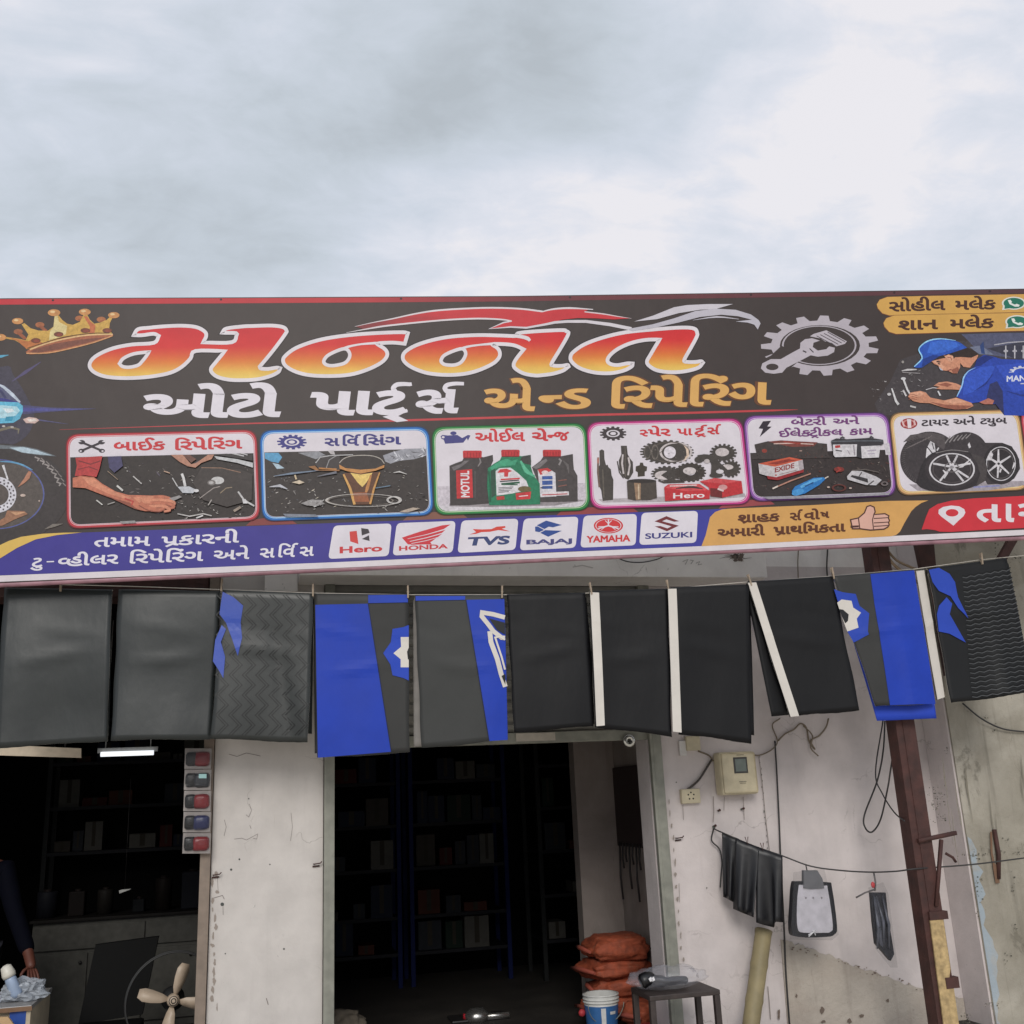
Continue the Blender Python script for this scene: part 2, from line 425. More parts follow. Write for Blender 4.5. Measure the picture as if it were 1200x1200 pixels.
def layout(txt, bold, track=0.0):
    """list of (points, tris, jitter). Marks used in the strings: '½' = the letter before loses its upright (half form),
    '^' = reph hook over the letter before, '/' = ra stroke under the letter before, '`' = ra caret below"""
    out = []; x = 0.0; j = 0; i = 0; last = None
    while i < len(txt):
        ch = txt[i]; nx = txt[i + 1] if i + 1 < len(txt) else ''
        if ch == ' ': x += 0.34 + track; i += 1; continue
        if ch in '^/`':
            lx0, lx1 = last
            if ch == '^': C = [(lx1 - 0.06, 0.60), (lx1 - 0.10, 0.72), (lx1 - 0.05, 0.82), (lx1 + 0.04, 0.85), (lx1 + 0.12, 0.82)]
            elif ch == '/': C = [(lx1 - 0.06, 0.16), (lx1 - 0.18, 0.10), (lx1 - 0.34, -0.02), (lx1 - 0.40, -0.07)]
            else: C = [(lx0 + 0.10, -0.17), (lx0 + 0.28, -0.04), (lx0 + 0.46, -0.19)]
            C = spline([Vector(c) for c in C], 4) if ch == '^' else [Vector(c) for c in C]
            hw = 0.036 + bold; A = []; B = []
            for q in range(len(C)):
                d = (C[min(q + 1, len(C) - 1)] - C[max(q - 1, 0)]).normalized(); n_ = Vector((d.y, -d.x)); A.append(C[q] + n_ * hw); B.append(C[q] - n_ * hw)
            n_ = len(C); T = []
            for q in range(n_ - 1): T += [(q, q + 1, n_ + q + 1), (q, n_ + q + 1, n_ + q)]
            out.append((A + B, T, j % 4)); j += 1; i += 1; continue
        bm, adv, x0, x1 = glyph(ch)
        clip = None
        if nx == '½': clip = x1 - {'ન': 0.235, 'સ': 0.235, 'વ': 0.235, 'ક': 0.03, 'ટ': 0.0}.get(ch, 0.2); i += 1
        P, T = glyph_loops(bm, bold, clip)
        out.append(([p + Vector((x, 0)) for p in P], T, j % 4)); j += 1
        if x1 > 0.05 and ch not in 'ેૈંુ્': last = (x + x0, x + (clip if clip is not None else x1))
        w_ = adv + track if adv > 0.05 else 0.0
        if clip is not None: w_ = clip - 0.02
        x += w_; i += 1
    return out
def art_text(self, txt, p0, p1, h, col, bold=0.03, shear=0.0, track=0.0, href=None, k=KINK, up=None):
    """ink box from p0 (left end of baseline) to p1 (right end of baseline), upright height h, in the current coordinates"""
    lay = layout(txt, bold, track)
    xs = [p.x for P, T, _ in lay for p in P]; x0, x1 = min(xs), max(xs)
    if href is None: href = 0.585 if any(ord(c) > 0xA00 for c in txt) else 0.727
    a, b = Vector(p0), Vector(p1); c = L3(col, k); top = s_k = self.k
    for P, T, j in lay:
        Q = [self.px(a + (b - a) * ((p.x - x0) / (x1 - x0)) + Vector((shear * p.y / href * h, -p.y / href * h))) for p in P]
        self.raw(T, Q, c, self.base + (s_k + 1 + j) * self.STEP)
    self.k += 5
Art.text = art_text

# ------------------------------------------------------------------ the signboard
def art_grad(self, loops, f, cuts, slope=0.0):
    """filled outline whose ink runs through a printed colour blend: f(t), t = height in the blend"""
    L = [[Vector((p[0], p[1], 0)) for p in l] for l in loops]
    tr = tessellate_polygon(L); pts = [p for l in L for p in l]
    b = bmesh.new(); vs = [b.verts.new(p) for p in pts]
    for t in tr:
        try: b.faces.new([vs[i] for i in t])
        except ValueError: pass
    nn = Vector((slope, 1, 0)).normalized()
    for y in cuts: bmesh.ops.bisect_plane(b, geom=b.verts[:] + b.edges[:] + b.faces[:], plane_co=(0, y, 0), plane_no=nn)
    b.verts.index_update(); b.verts.ensure_lookup_table()
    self.k += 1
    self.raw([[v.index for v in fc.verts] for fc in b.faces], [Vector((v.co.x, v.co.y)) for v in b.verts], lambda p: L3(f(p[1] + slope * p[0]), KINK), self.base + self.k * self.STEP)
    b.free()
Art.grad = art_grad
def mixc(stops, t):
    for (a, ca), (b, cb) in zip(stops, stops[1:]):
        if t <= b:
            k = max(0, (t - a) / (b - a)); return tuple(ca[i] + (cb[i] - ca[i]) * k for i in range(3))
    return stops[-1][1]

WHITE = (219, 212, 217); RED = (204, 52, 60); NAVY = (60, 53, 138); BLACK = (63, 54, 52); DARK = (40, 36, 38); GOLD = (206, 160, 90); GREY = (178, 170, 178)
def zz(ox, oy, s): return lambda x, y: (ox + x / s, oy + y / s)

sign = empty('signboard', on_sign(600, 660, -0.05), 'wide black printed shop signboard with red and gold Gujarati lettering under the cloudy sky', 'signboard')
TOPL = [(-110, 351.2), (0, 349.5), (300, 348.3), (600, 346.8), (900, 342.6), (1200, 338.2), (1360, 335.8)]
def top_y(x):
    for (a, ya), (b, yb) in zip(TOPL, TOPL[1:]):
        if x <= b: return ya + (yb - ya) * (x - a) / (b - a)
    return TOPL[-1][1]
def bot_y(x): return 688 - 0.0458 * x
NXS = list(range(-110, 1361, 30))
# the stretched vinyl: a grid with a slight sag between the frame members, and a back board
bm = bmesh.new(); rows = []
for j in range(15):
    v = j / 14; row = []
    for x in NXS:
        y = top_y(x) * (1 - v) + (bot_y(x) - 5) * v
        row.append(bm.verts.new(on_sign(x, y, 0.0)))
    rows.append(row)
for a, b in zip(rows, rows[1:]):
    for i in range(len(a) - 1): bm.faces.new((a[i], b[i], b[i + 1], a[i + 1]))
back = [bm.verts.new(on_sign(x, top_y(x), -0.06)) for x in NXS], [bm.verts.new(on_sign(x, bot_y(x) - 5, -0.06)) for x in NXS]
for i in range(len(NXS) - 1):
    bm.faces.new((back[0][i], back[0][i + 1], back[1][i + 1], back[1][i]))
    bm.faces.new((rows[0][i], rows[0][i + 1], back[0][i + 1], back[0][i]))
    bm.faces.new((rows[-1][i], back[1][i], back[1][i + 1], rows[-1][i + 1]))
bm.faces.new([r[0] for r in rows][::-1] + [back[0][0], back[1][0]][0:1] + [back[1][0]]); bm.faces.new([r[-1] for r in rows] + [back[1][-1], back[0][-1]])
bmesh.ops.recalc_face_normals(bm, faces=bm.faces[:])
for v in bm.verts: v.index
me = bpy.data.meshes.new('banner'); bm.to_mesh(me); bm.free()
ca = me.color_attributes.new('ink', 'FLOAT_COLOR', 'POINT')
nf = 15 * len(NXS)
for i in range(len(me.vertices)): ca.data[i].color = L3(BLACK, KINK) if i < nf else (0.74, 0.74, 0.73, 1)      # the vinyl's back is white
link('banner', me, PRINT, sign)
FRAME_M = simple('frame_wrap', (150, 110, 120), rough=0.4, var=0.3, scale=9)
mb = MB()
mb.tube([on_sign(x, bot_y(x) - 2.6, -0.018) for x in range(-110, 1361, 42)], 0.0165, 10)
mb.build('bottom_tube', FRAME_M, sign)
mb = MB(); mb.tube([on_sign(x, bot_y(x) - 6.6, -0.02) for x in range(-110, 1361, 42)], 0.006, 6); mb.build('bottom_seam', simple('seam', (60, 40, 46)), sign)

def art(name, base, fn, parent=sign, put=on_sign, mat=None):
    a = Art(put, base * 0.4); fn(a); return a.build(name, parent, mat)

# --- top trim, printed edge bands
def g_trim(a):
    P = [(x, top_y(x) + 1.0) for x in NXS]; Q = [(x, top_y(x) + 7.5 - 0.0018 * max(0, x)) for x in NXS]
    f = lambda p: mixc([(0, (188, 48, 58)), (420, (182, 50, 58)), (620, (110, 52, 58)), (1200, (84, 56, 60))], p[0])
    a.k += 1; n = len(P)
    a.raw([t for i in range(n - 1) for t in ((i, i + 1, n + i + 1), (i, n + i + 1, n + i))], [Vector(p) for p in P + Q], lambda p: L3(f(p), KINK), a.base + a.k * a.STEP)
    for x in (62, 259, 470, 668, 880, 1048, 1160): a.ell(x, top_y(x) + 2.6, 1.5, 1.3, (54, 34, 36), n=10)
art('top_trim', 0.0010, g_trim)
def g_red_rule(a):
    a.ribbon([(70, 503.5), (300, 496), (460, 493), (560, 490), (700, 486), (800, 484), (905, 481), (935, 480)], [0.3, 1.6, 2.4, 2.6, 2.6, 2.6, 2.2, 0.3], (186, 66, 70))
    for x0, y0, x1, y1, c in ((296, 612, 340, 611, (130, 62, 60)), (480, 606, 540, 604, (126, 84, 70)), (660, 600, 740, 597, (140, 62, 64)), (850, 592, 900, 588, (150, 70, 74))):
        a.poly([(x0, y0 - 3), ((x0 + x1) / 2, y0 - 6), (x1, y1 - 3), (x1 + 8, y1 + 3), (x0 - 8, y0 + 4)], c)
art('red_rule', 0.0012, g_red_rule)
def g_bottom(a):
    a.poly([(-110, 662), (0, 654), (20, 641.7), (42, 631.7), (67, 626.7), (92, 624.3), (200, 620.3), (300, 616.2), (400, 612.6), (620, 604.6), (822, 597.5), (860, 596), (822, 640), (600, 649), (400, 658.5), (200, 666.7), (0, 674.3), (-110, 679.2)], NAVY)
    a.poly([(640, 604.5), (822, 597.5), (850, 596), (822, 640), (700, 645), (640, 647)], (62, 62, 150))
    a.poly([(-110, 687), (-110, 679.3), (0, 674.5), (200, 666.7), (400, 658.5), (600, 649.6), (822, 640), (1040, 628.3), (1200, 620.8), (1360, 613.6), (1360, 619.6), (1200, 627), (1040, 635), (822, 646.3), (600, 656), (400, 665.3), (200, 673.7), (0, 681.8)], (214, 206, 210))
art('blue_band', 0.0012, g_bottom)
def g_yellow(a):
    a.poly([(-40, 662), (0, 638.7), (10, 634), (25, 629), (50, 625.5), (75, 624.2), (96, 624), (67, 627), (42, 632), (20, 642), (0, 654.3), (-30, 676)], (214, 178, 92))
art('yellow_swoosh', 0.0040, g_yellow)
def g_orange(a):
    a.poly([(856, 596), (950, 592), (1040, 587), (1088, 586.4), (1080, 589.3), (1073, 594), (1068, 599), (1060, 612.7), (1054.7, 623), (1050, 627), (1045, 628.3), (960, 633), (822, 640), (827, 627), (832, 606), (838, 600), (846, 597)], (208, 158, 92))
art('orange_band', 0.0040, g_orange)
def g_redband(a):
    a.poly([(1080, 620.7), (1085, 606), (1089, 596.7), (1098.7, 590.7), (1114.7, 586.7), (1141, 584), (1200, 581), (1350, 575.4), (1350, 609.6), (1200, 618.7), (1146.7, 621.3), (1114.7, 623.3), (1101, 623), (1096, 621.3), (1086, 620)], (200, 52, 62))
    a.z(1040, 570, 7.5)
    pin = [(580, 345), (520, 300), (470, 262), (448, 238), (450, 205), (490, 180), (560, 168), (630, 175), (675, 200), (685, 230), (668, 262), (625, 300)]
    a.poly(pin, WHITE, holes=[[(568 + 56 * math.cos(t), 232 + 33 * math.sin(t)) for t in [2 * math.pi * i / 20 for i in range(20)]]])
    a.text('ત', (785, 312), (1000, 306), 140, WHITE, bold=0.03); a.text('ા', (1040, 306), (1115, 304), 140, WHITE, bold=0.04); a.text('રા', (1146, 302), (1440, 294), 140, WHITE, bold=0.03)
art('location_band', 0.0050, g_redband)

# --- title
TA, TB, TCc, TD, TE = (100, 350, 6), (280, 350, 6), (460, 350, 6), (640, 350, 6), (820, 350, 6)
def zp(t, pts): return [Vector((t[0] + x / t[2], t[1] + y / t[2])) for x, y in pts]
MA = zp(TA, [(340, 257), (370, 215), (450, 204), (560, 194), (680, 190), (780, 200), (838, 230), (850, 262), (828, 308)]) + zp(TA, [(1030, 306), (1066, 250), (1050, 241), (962, 240), (992, 210), (1110, 195)]) \
    + zp(TB, [(100, 192), (230, 189), (310, 200), (334, 224), (325, 250), (240, 365), (146, 478), (155, 491), (205, 494), (265, 485), (290, 490), (275, 517), (215, 546), (120, 568)]) + zp(TA, [(1080, 573), (1000, 568), (930, 550), (890, 520), (884, 490), (910, 455), (982, 368), (775, 368), (740, 420), (680, 478), (600, 520), (480, 545), (350, 557), (230, 557), (130, 545), (60, 515), (30, 475), (45, 430), (100, 388), (200, 347), (330, 322), (482, 310), (516, 262), (480, 247), (400, 257)])
MAH = zp(TA, [(240, 457), (268, 420), (340, 388), (448, 374), (430, 402), (400, 440), (370, 468), (310, 482), (262, 477)])
NA1 = zp(TB, [(1188, 243), (1150, 236), (1000, 240), (820, 252), (650, 273), (520, 302), (400, 347), (332, 396), (310, 432), (330, 474), (400, 514), (500, 538), (640, 544), (780, 534), (900, 500), (1000, 450), (1042, 400), (1028, 356), (962, 314), (1080, 309), (1166, 317)])
NA1H = zp(TB, [(597, 437), (622, 402), (680, 371), (742, 352), (773, 372), (778, 410), (748, 450), (692, 467), (642, 471), (607, 460)])
NA2 = zp(TCc, [(72, 415), (88, 375), (160, 330), (280, 291), (420, 266), (600, 256), (760, 259), (872, 262), (880, 244), (960, 233), (1100, 224), (1200, 221)]) + zp(TD, [(140, 228), (156, 250), (98, 355), (40, 452), (50, 470), (110, 472), (150, 466), (158, 477), (118, 506), (50, 527)]) \
    + zp(TCc, [(1060, 537), (1000, 540), (920, 525), (862, 490), (852, 460), (872, 420), (922, 357), (862, 330), (790, 320), (692, 318), (740, 350), (755, 385), (745, 420), (700, 460), (600, 505), (500, 529), (380, 536), (250, 524), (150, 490), (92, 452)])
NA2H = zp(TCc, [(342, 432), (362, 400), (420, 371), (488, 352), (513, 376), (508, 410), (478, 450), (430, 467), (372, 464), (347, 450)])
TAA = zp(TD, [(1040, 210), (1062, 240), (1058, 270), (1015, 350), (972, 428), (985, 444), (1050, 445), (1090, 440), (1103, 450), (1070, 485), (980, 510), (880, 517), (780, 504), (722, 470), (709, 440), (730, 400), (768, 335), (798, 287), (700, 290), (600, 311), (510, 350), (452, 395), (431, 433), (450, 458), (500, 467), (570, 455), (608, 456), (600, 478), (540, 507), (450, 524), (340, 519), (240, 490), (182, 446), (171, 410), (190, 376), (270, 321), (400, 273), (560, 236), (760, 216), (950, 203)])
TSTOP = [(0, (198, 34, 46)), (0.42, (206, 46, 46)), (0.70, (216, 120, 52)), (0.9, (226, 180, 84)), (1, (228, 196, 100))]
def tcol(yy): return mixc(TSTOP, (yy - 382.5) / (446 - 382.5))
SL = 0.014
CUTS = [380 + 4 * i for i in range(19)]
letters = [(MA, MAH), (NA1, NA1H), (NA2, NA2H), (TAA, None)]
def smooth_mild(P):
    """round the traced outline, keep its sharp corners"""
    n = len(P); o = []
    for i in range(n):
        a, b, c = P[i - 1], P[i], P[(i + 1) % n]
        ang = (b - a).normalized().dot((c - b).normalized())
        o.append((b, ang < 0.35))
    Q = []
    for i in range(n):
        p0, p1, p2, p3 = o[i - 1], o[i], o[(i + 1) % n], o[(i + 2) % n]
        a = p1[0] * 2 - p2[0] if p1[1] else p0[0]; d = p2[0] * 2 - p1[0] if p2[1] else p3[0]
        for k in range(4):
            t = k / 4; A, B, C_, D = a, p1[0], p2[0], d
            Q.append(0.5 * ((2 * B) + (C_ - A) * t + (2 * A - 5 * B + 4 * C_ - D) * t * t + (3 * B - A - 3 * C_ + D) * t ** 3))
    return Q
def g_title(a):
    for P, H in letters: a.ribbon(smooth_mild(P), 6.4, (46, 40, 42), closed=True)
    for P, H in letters:
        L = [smooth_mild(P)] + ([smooth_mild(H)] if H else [])
        a.grad(L, tcol, CUTS, SL)
def g_title_edge(a):
    for P, H in letters:
        a.ribbon(smooth_mild(P), 4.3, WHITE, closed=True)
        if H: a.ribbon(smooth_mild(H), 4.0, WHITE, closed=True)
    a.ribbon(zp(TB, [(735, 352), (780, 335), (860, 320), (965, 312)]), [3.6, 2.6, 2.2, 3.0], WHITE, smooth=4)
    a.ribbon(zp(TCc, [(480, 354), (530, 337), (610, 325), (700, 317)]), [3.6, 2.6, 2.2, 3.0], WHITE, smooth=4)
    a.ribbon(zp(TCc, [(860, 262), (910, 268), (950, 280), (966, 296)]), [3.6, 4.2, 4.4, 3.0], WHITE, smooth=4)
title = art('title_lettering', 0.0016, g_title)
art('letter_edge', 0.0032, g_title_edge, title)
def g_swoosh(a):
    red = zp(TB, [(820, 196), (940, 170), (1080, 143)]) + zp(TCc, [(150, 110), (300, 86), (500, 71), (700, 65), (900, 72), (1050, 92), (1120, 76), (1200, 68)]) + zp(TD, [(200, 68), (300, 76), (270, 90), (400, 106), (500, 122), (590, 138), (480, 146), (350, 138), (220, 136), (110, 148)]) + zp(TCc, [(1080, 182), (940, 203), (830, 198), (690, 211), (780, 165), (838, 156), (760, 146), (600, 140), (400, 149), (200, 165), (0, 188)]) + zp(TB, [(1000, 196), (880, 216)])
    red2 = [p for p in red]
    a.poly(red2, lambda p: mixc([(0, (120, 50, 54)), (1, (196, 50, 58))], min(1, max(0, (p[0] - 430) / 60))))
    up = zp(TB, [(815, 196), (940, 168), (1080, 141)]) + zp(TCc, [(150, 108), (300, 84), (500, 70), (700, 64), (900, 71), (1055, 90)])
    a.ribbon(up, [0.4, 1.4, 2, 2, 2], (214, 206, 210), smooth=3)
    a.ribbon(zp(TCc, [(1050, 92), (1120, 75), (1200, 67)]) + zp(TD, [(200, 67), (330, 76)]), [1.2, 2, 2.2, 1.0], (214, 206, 210), smooth=3)
    a.ribbon(zp(TD, [(270, 92), (400, 107), (500, 124), (600, 139)]), [1.4, 1.4, 1.0, 0.3], (214, 196, 200), smooth=3)
    lo = zp(TB, [(755, 239), (900, 213), (1000, 196), (1080, 186)]) + zp(TCc, [(200, 165), (400, 148), (600, 140), (760, 146), (838, 157)])
    a.ribbon(lo, [0.4, 2, 2, 2, 2, 1.4], (214, 206, 210), smooth=3)
    a.ribbon(zp(TCc, [(838, 157), (780, 168), (680, 212), (830, 199), (940, 205), (1080, 180)]) + zp(TD, [(60, 167), (150, 160), (280, 160), (450, 182), (600, 212)]), [1.6, 1.6, 1.8, 1.8, 2.2, 2.6, 3.0, 3.2, 3.4, 4.0, 4], (208, 202, 208))
    a.poly([(743, 376.8), (765, 370), (790, 360), (805, 357.5), (830, 356.3), (859, 356.3), (839, 362), (820, 363), (795, 367), (770, 374)], (200, 195, 203))
    a.poly([(736, 385.5), (765, 380), (790, 373), (815, 364.5), (838, 361.6), (862, 363), (880, 368.5), (889, 375), (891.3, 379), (888, 386.2), (884, 380.5), (876, 378), (862, 376.8), (881, 374.6), (865, 370.6), (845, 368.8), (820, 371.5), (795, 378), (765, 384.5), (741, 388)], (186, 182, 192))
    a.ribbon([(812, 375.2), (840, 371.4), (866, 374)], [0.3, 2, 0.5], (190, 186, 196), smooth=3)
art('flame_swoosh', 0.0060, g_swoosh)
# --- subtitle lettering
def g_sub(a):
    W = (220, 214, 222)
    a.text('ઓટો', (165, 489), (329, 487), 24.5, W, bold=0.042, shear=0.12)
def g_sub2(a):
    W = (220, 214, 222)
    a.text('પાર્ટ'.replace('ર્', '') , (361, 486), (478, 484), 24.5, W, bold=0.042, shear=0.12)
    a.ribbon(zp(TB, [(1100, 655), (1085, 630), (1110, 605), (1160, 600), (1200, 602)]) + zp(TCc, [(135, 600)]), [5.5, 5.5, 5, 4.4, 4], W, smooth=4)
    a.poly(zp(TB, [(1010, 830), (1060, 818), (1180, 775), (1188, 790), (1120, 825), (1190, 858), (1110, 868)]), W)
    a.text('સ', (485, 484), (537, 482.5), 24.5, W, bold=0.042, shear=0.12)
    a.ribbon(zp(TCc, [(385, 655), (368, 630), (385, 607), (440, 597), (502, 598)]), [5.5, 5.5, 5, 4.4, 4], W, smooth=4)
def g_sub_gold(a):
    for c, b, d in (((104, 66, 44), 0.06, 0.3), ((214, 166, 96), 0.03, 0)):
        a.text('એ', (566 - d, 481.5 + d), (627 + d, 480.5 + d), 24, c, bold=b, shear=0.04)
        a.text('ન½ડ', (630 - d, 479 + d), (692 + d, 477.5 + d), 21, c, bold=b, shear=0.08, track=-0.03)
        a.text('િરપેિરંગ', (716 - d, 478 + d), (904 + d, 473 + d), 23.5, c, bold=b, shear=0.04)
art('subtitle_lettering', 0.0016, g_sub); art('subtitle_lettering', 0.0016, g_sub2)
art('gold_lettering', 0.0016, g_sub_gold)
# --- gear and spanner emblem
def g_gear(a):
    a.z(820, 350, 6)
    a.gear(845, 330, 415, 212, 15, (180, 172, 180), depth=0.17, hole=0.68, wfrac=0.42, ph=0.18)
    a.ell(840, 328, 262, 138, (176, 168, 176), hole=0.955, n=40)
    a.poly([(700, 395), (575, 330), (500, 400), (460, 420), (440, 520), (600, 520), (690, 445)], BLACK)
    c = (184, 176, 184)
    a.poly([(775, 265), (800, 248), (890, 222), (1035, 300), (1020, 318), (960, 335), (930, 312), (880, 300), (850, 280)], c)
    for k in range(4):
        a.ribbon([(822 + k * 26, 262 - k * 9), (950 + k * 24, 330 - k * 9)], 0.9, (74, 66, 70))
    a.poly([(430, 490), (440, 455), (500, 425), (570, 425), (640, 385), (705, 350), (708, 310), (740, 285), (790, 278), (845, 295), (800, 310), (795, 340), (830, 365), (890, 355), (910, 335), (950, 345), (945, 375), (900, 400), (830, 408), (780, 398), (700, 440), (610, 485), (580, 520), (520, 528), (460, 520)], c,
           holes=[[(510 + 44 * math.cos(t), 480 + 23 * math.sin(t)) for t in [2 * math.pi * i / 18 for i in range(18)]]])
    a.ribbon([(725, 366), (750, 378)], 1.6, (60, 54, 58)); a.ribbon([(772, 350), (800, 378)], 1.2, (60, 54, 58))
art('gear_emblem', 0.0016, g_gear)
# --- crown
def g_crown(a):
    a.z(0, 360, 7.5)
    for x, y, c in ((160, 215, (150, 92, 62)), (350, 155, (160, 96, 60)), (700, 98, (168, 102, 62)), (890, 108, (168, 104, 64))):
        a.ell(x, y, 40, 24, c); a.poly([(x - 18, y + 10), (x + 20, y + 5), (x + 80, y + 60), (x + 50, y + 70)], (150, 84, 54))
    a.poly([(20, 270), (60, 262), (150, 275), (225, 290), (250, 240), (190, 150), (215, 140), (270, 185), (340, 205), (420, 208), (470, 170), (480, 70), (510, 65), (545, 110), (590, 145), (640, 155), (700, 130), (735, 65), (765, 62), (790, 110), (830, 145), (880, 135), (940, 110), (970, 80), (990, 90), (965, 140), (960, 180), (985, 235), (800, 235), (560, 265), (380, 320), (235, 370), (190, 325), (130, 290)], (198, 158, 78))
    a.poly([(470, 170), (480, 75), (505, 75), (520, 130), (590, 165), (580, 235), (520, 265), (430, 290), (440, 210)], (214, 196, 140))
    a.poly([(735, 80), (765, 80), (800, 130), (840, 160), (830, 230), (780, 232), (790, 170)], (186, 104, 66))
    a.poly([(60, 265), (150, 278), (250, 300), (300, 270), (380, 318), (235, 368), (150, 295)], (184, 112, 62))
    for x, y, rx in ((0, 265, 55), (155, 122, 50), (475, 48, 55), (745, 42, 52), (1000, 70, 50)):
        a.ell(x, y, rx, rx * 0.55, (196, 138, 84)); a.ell(x - 12, y - 8, rx * 0.4, rx * 0.2, (222, 190, 140))
    for x, y in ((315, 293), (515, 238), (750, 205), (942, 205)): a.ell(x, y, 42, 22, (112, 62, 44)); a.ell(x + 6, y + 3, 26, 12, (138, 66, 50))
    a.poly([(225, 395), (260, 365), (380, 318), (560, 268), (760, 237), (985, 232), (998, 245), (960, 270), (800, 320), (600, 370), (420, 405), (260, 415)], (164, 96, 66))
    a.poly([(250, 398), (300, 370), (480, 320), (700, 285), (940, 262), (760, 315), (520, 370), (330, 402)], (122, 72, 58))
    a.ribbon([(262, 372), (400, 322), (580, 275), (780, 244), (990, 238)], 1.6, (222, 184, 132), smooth=3)
    a.ribbon([(232, 405), (420, 402), (620, 362), (830, 308), (990, 250)], 1.4, (206, 150, 104), smooth=3)
    a.ribbon([(240, 360), (390, 312), (560, 262), (790, 230), (960, 226)], 0.7, (80, 52, 40), smooth=3)
art('crown_graphic', 0.0016, g_crown, mat=PHOTO)
# --- motorcycle front at the left end
def g_bike(a):
    a.poly([(-95, 470), (0, 430), (16, 440), (34, 470), (40, 490), (30, 512), (0, 525), (-95, 540)], (66, 62, 76), smooth=4)
    a.ribbon([(14, 447), (30, 436), (48, 424)], [0.5, 4, 0.6], (84, 76, 112)); a.ribbon([(-10, 419), (2, 417.5), (10, 416)], [3, 3, 0.6], (90, 160, 190))
    a.ribbon([(26, 480), (60, 480), (112, 479)], [11, 5, 0.3], (74, 72, 112), smooth=4); a.ribbon([(26, 480), (60, 480), (100, 479.5)], [5, 2.4, 0.3], (76, 76, 140), smooth=4); a.ribbon([(44, 492), (80, 497)], [2, 0.3], (84, 82, 120))
    a.z(0, 360, 7.5)
    a.poly([(-300, 560), (-80, 640), (0, 672), (60, 700), (120, 760), (180, 820), (185, 850), (100, 860), (-300, 820)], (86, 88, 116))
    a.ribbon([(-60, 660), (30, 700), (110, 770), (175, 835)], [1, 3, 4, 2], (190, 200, 214)); a.ribbon([(-60, 700), (10, 740), (50, 800)], 3, (60, 62, 100)); a.ribbon([(-100, 800), (40, 815), (160, 845)], 3.4, (58, 56, 126))
    a.z(0, 470, 7.06)
    a.poly([(-400, 0), (0, 5), (150, 10), (190, 40), (188, 90), (165, 145), (110, 180), (0, 185), (-400, 170)], (96, 176, 206))
    a.poly([(-300, 30), (20, 35), (140, 45), (165, 80), (130, 120), (60, 140), (-300, 150)], (176, 214, 226)); a.poly([(20, 60), (100, 62), (120, 85), (60, 100)], (216, 226, 230)); a.poly([(50, 130), (110, 125), (100, 165), (40, 165)], (52, 140, 170))
    a.poly([(190, 150), (240, 132), (300, 140), (325, 160), (290, 185), (215, 182)], (206, 178, 170)); a.poly([(225, 150), (290, 145), (305, 165), (240, 172)], (226, 214, 206))
    a.ribbon([(-80, 235), (0, 240), (90, 215), (155, 235), (150, 270)], [2, 3, 3, 2, 1], (120, 112, 96)); a.ell(30, 208, 14, 8, (190, 182, 178)); a.ell(100, 215, 14, 8, (180, 172, 170))
    # tyre, rim, fender
    a.ell(-30, 770, 600, 420, (60, 54, 54), n=60); a.ell(-30, 770, 400, 290, (86, 78, 74), n=50)
    a.ell(-30, 770, 398, 290, (84, 92, 150), n=50, hole=0.972)
    a.ribbon([(0, 500), (100, 505), (190, 530), (270, 570)], [1, 2, 2, 0.6], (96, 150, 186), smooth=4)
    a.poly([(-400, 330), (0, 362), (130, 372), (200, 375), (300, 395), (400, 430), (470, 458), (350, 450), (200, 430), (80, 395), (-60, 395), (-400, 380)], (104, 110, 116)); a.poly([(80, 385), (190, 380), (300, 405), (430, 450), (300, 440), (180, 425)], (176, 194, 206))
    for k in range(7):
        t = math.radians(-50 + k * 6.2); r = 1.0; x, y = -30 + 540 * math.cos(t), 770 + 378 * math.sin(t)
        a.ribbon([(x - 30, y - 18), (x + 6, y - 4), (x - 8, y + 16)], 1.6, (150, 142, 140)); a.ribbon([(x + 22, y - 10), (x + 50, y + 18)], 1.2, (134, 126, 124))
    a.ell(-30, 775, 165, 150, (206, 204, 212), n=40, hole=0.62)
    for k in range(22):
        t = 2 * math.pi * k / 22
        for q in (0.72, 0.88): a.ell(-30 + 165 * q * math.cos(t + q), 775 + 150 * q * math.sin(t + q), 7, 8, (84, 78, 80), n=8)
    a.poly([(145, 715), (200, 640), (235, 580), (262, 585), (245, 640), (200, 680)], (172, 120, 96)); a.poly([(60, 905), (200, 910), (230, 935), (120, 980), (20, 1030), (-80, 1040), (40, 960)], (150, 108, 84)); a.poly([(80, 915), (210, 920), (130, 945)], (196, 150, 116))
    a.ribbon([(25, 530), (45, 590), (65, 650)], [3, 2, 2], (206, 204, 208)); a.ell(190, 780, 22, 12, (190, 170, 160)); a.ell(325, 826, 7, 6, (190, 170, 160))
    a.ribbon([(370, 1060), (440, 1030), (520, 1015)], [0.5, 4, 0.5], (120, 112, 106))
art('motorcycle_picture', 0.0014, g_bike, mat=PHOTO)
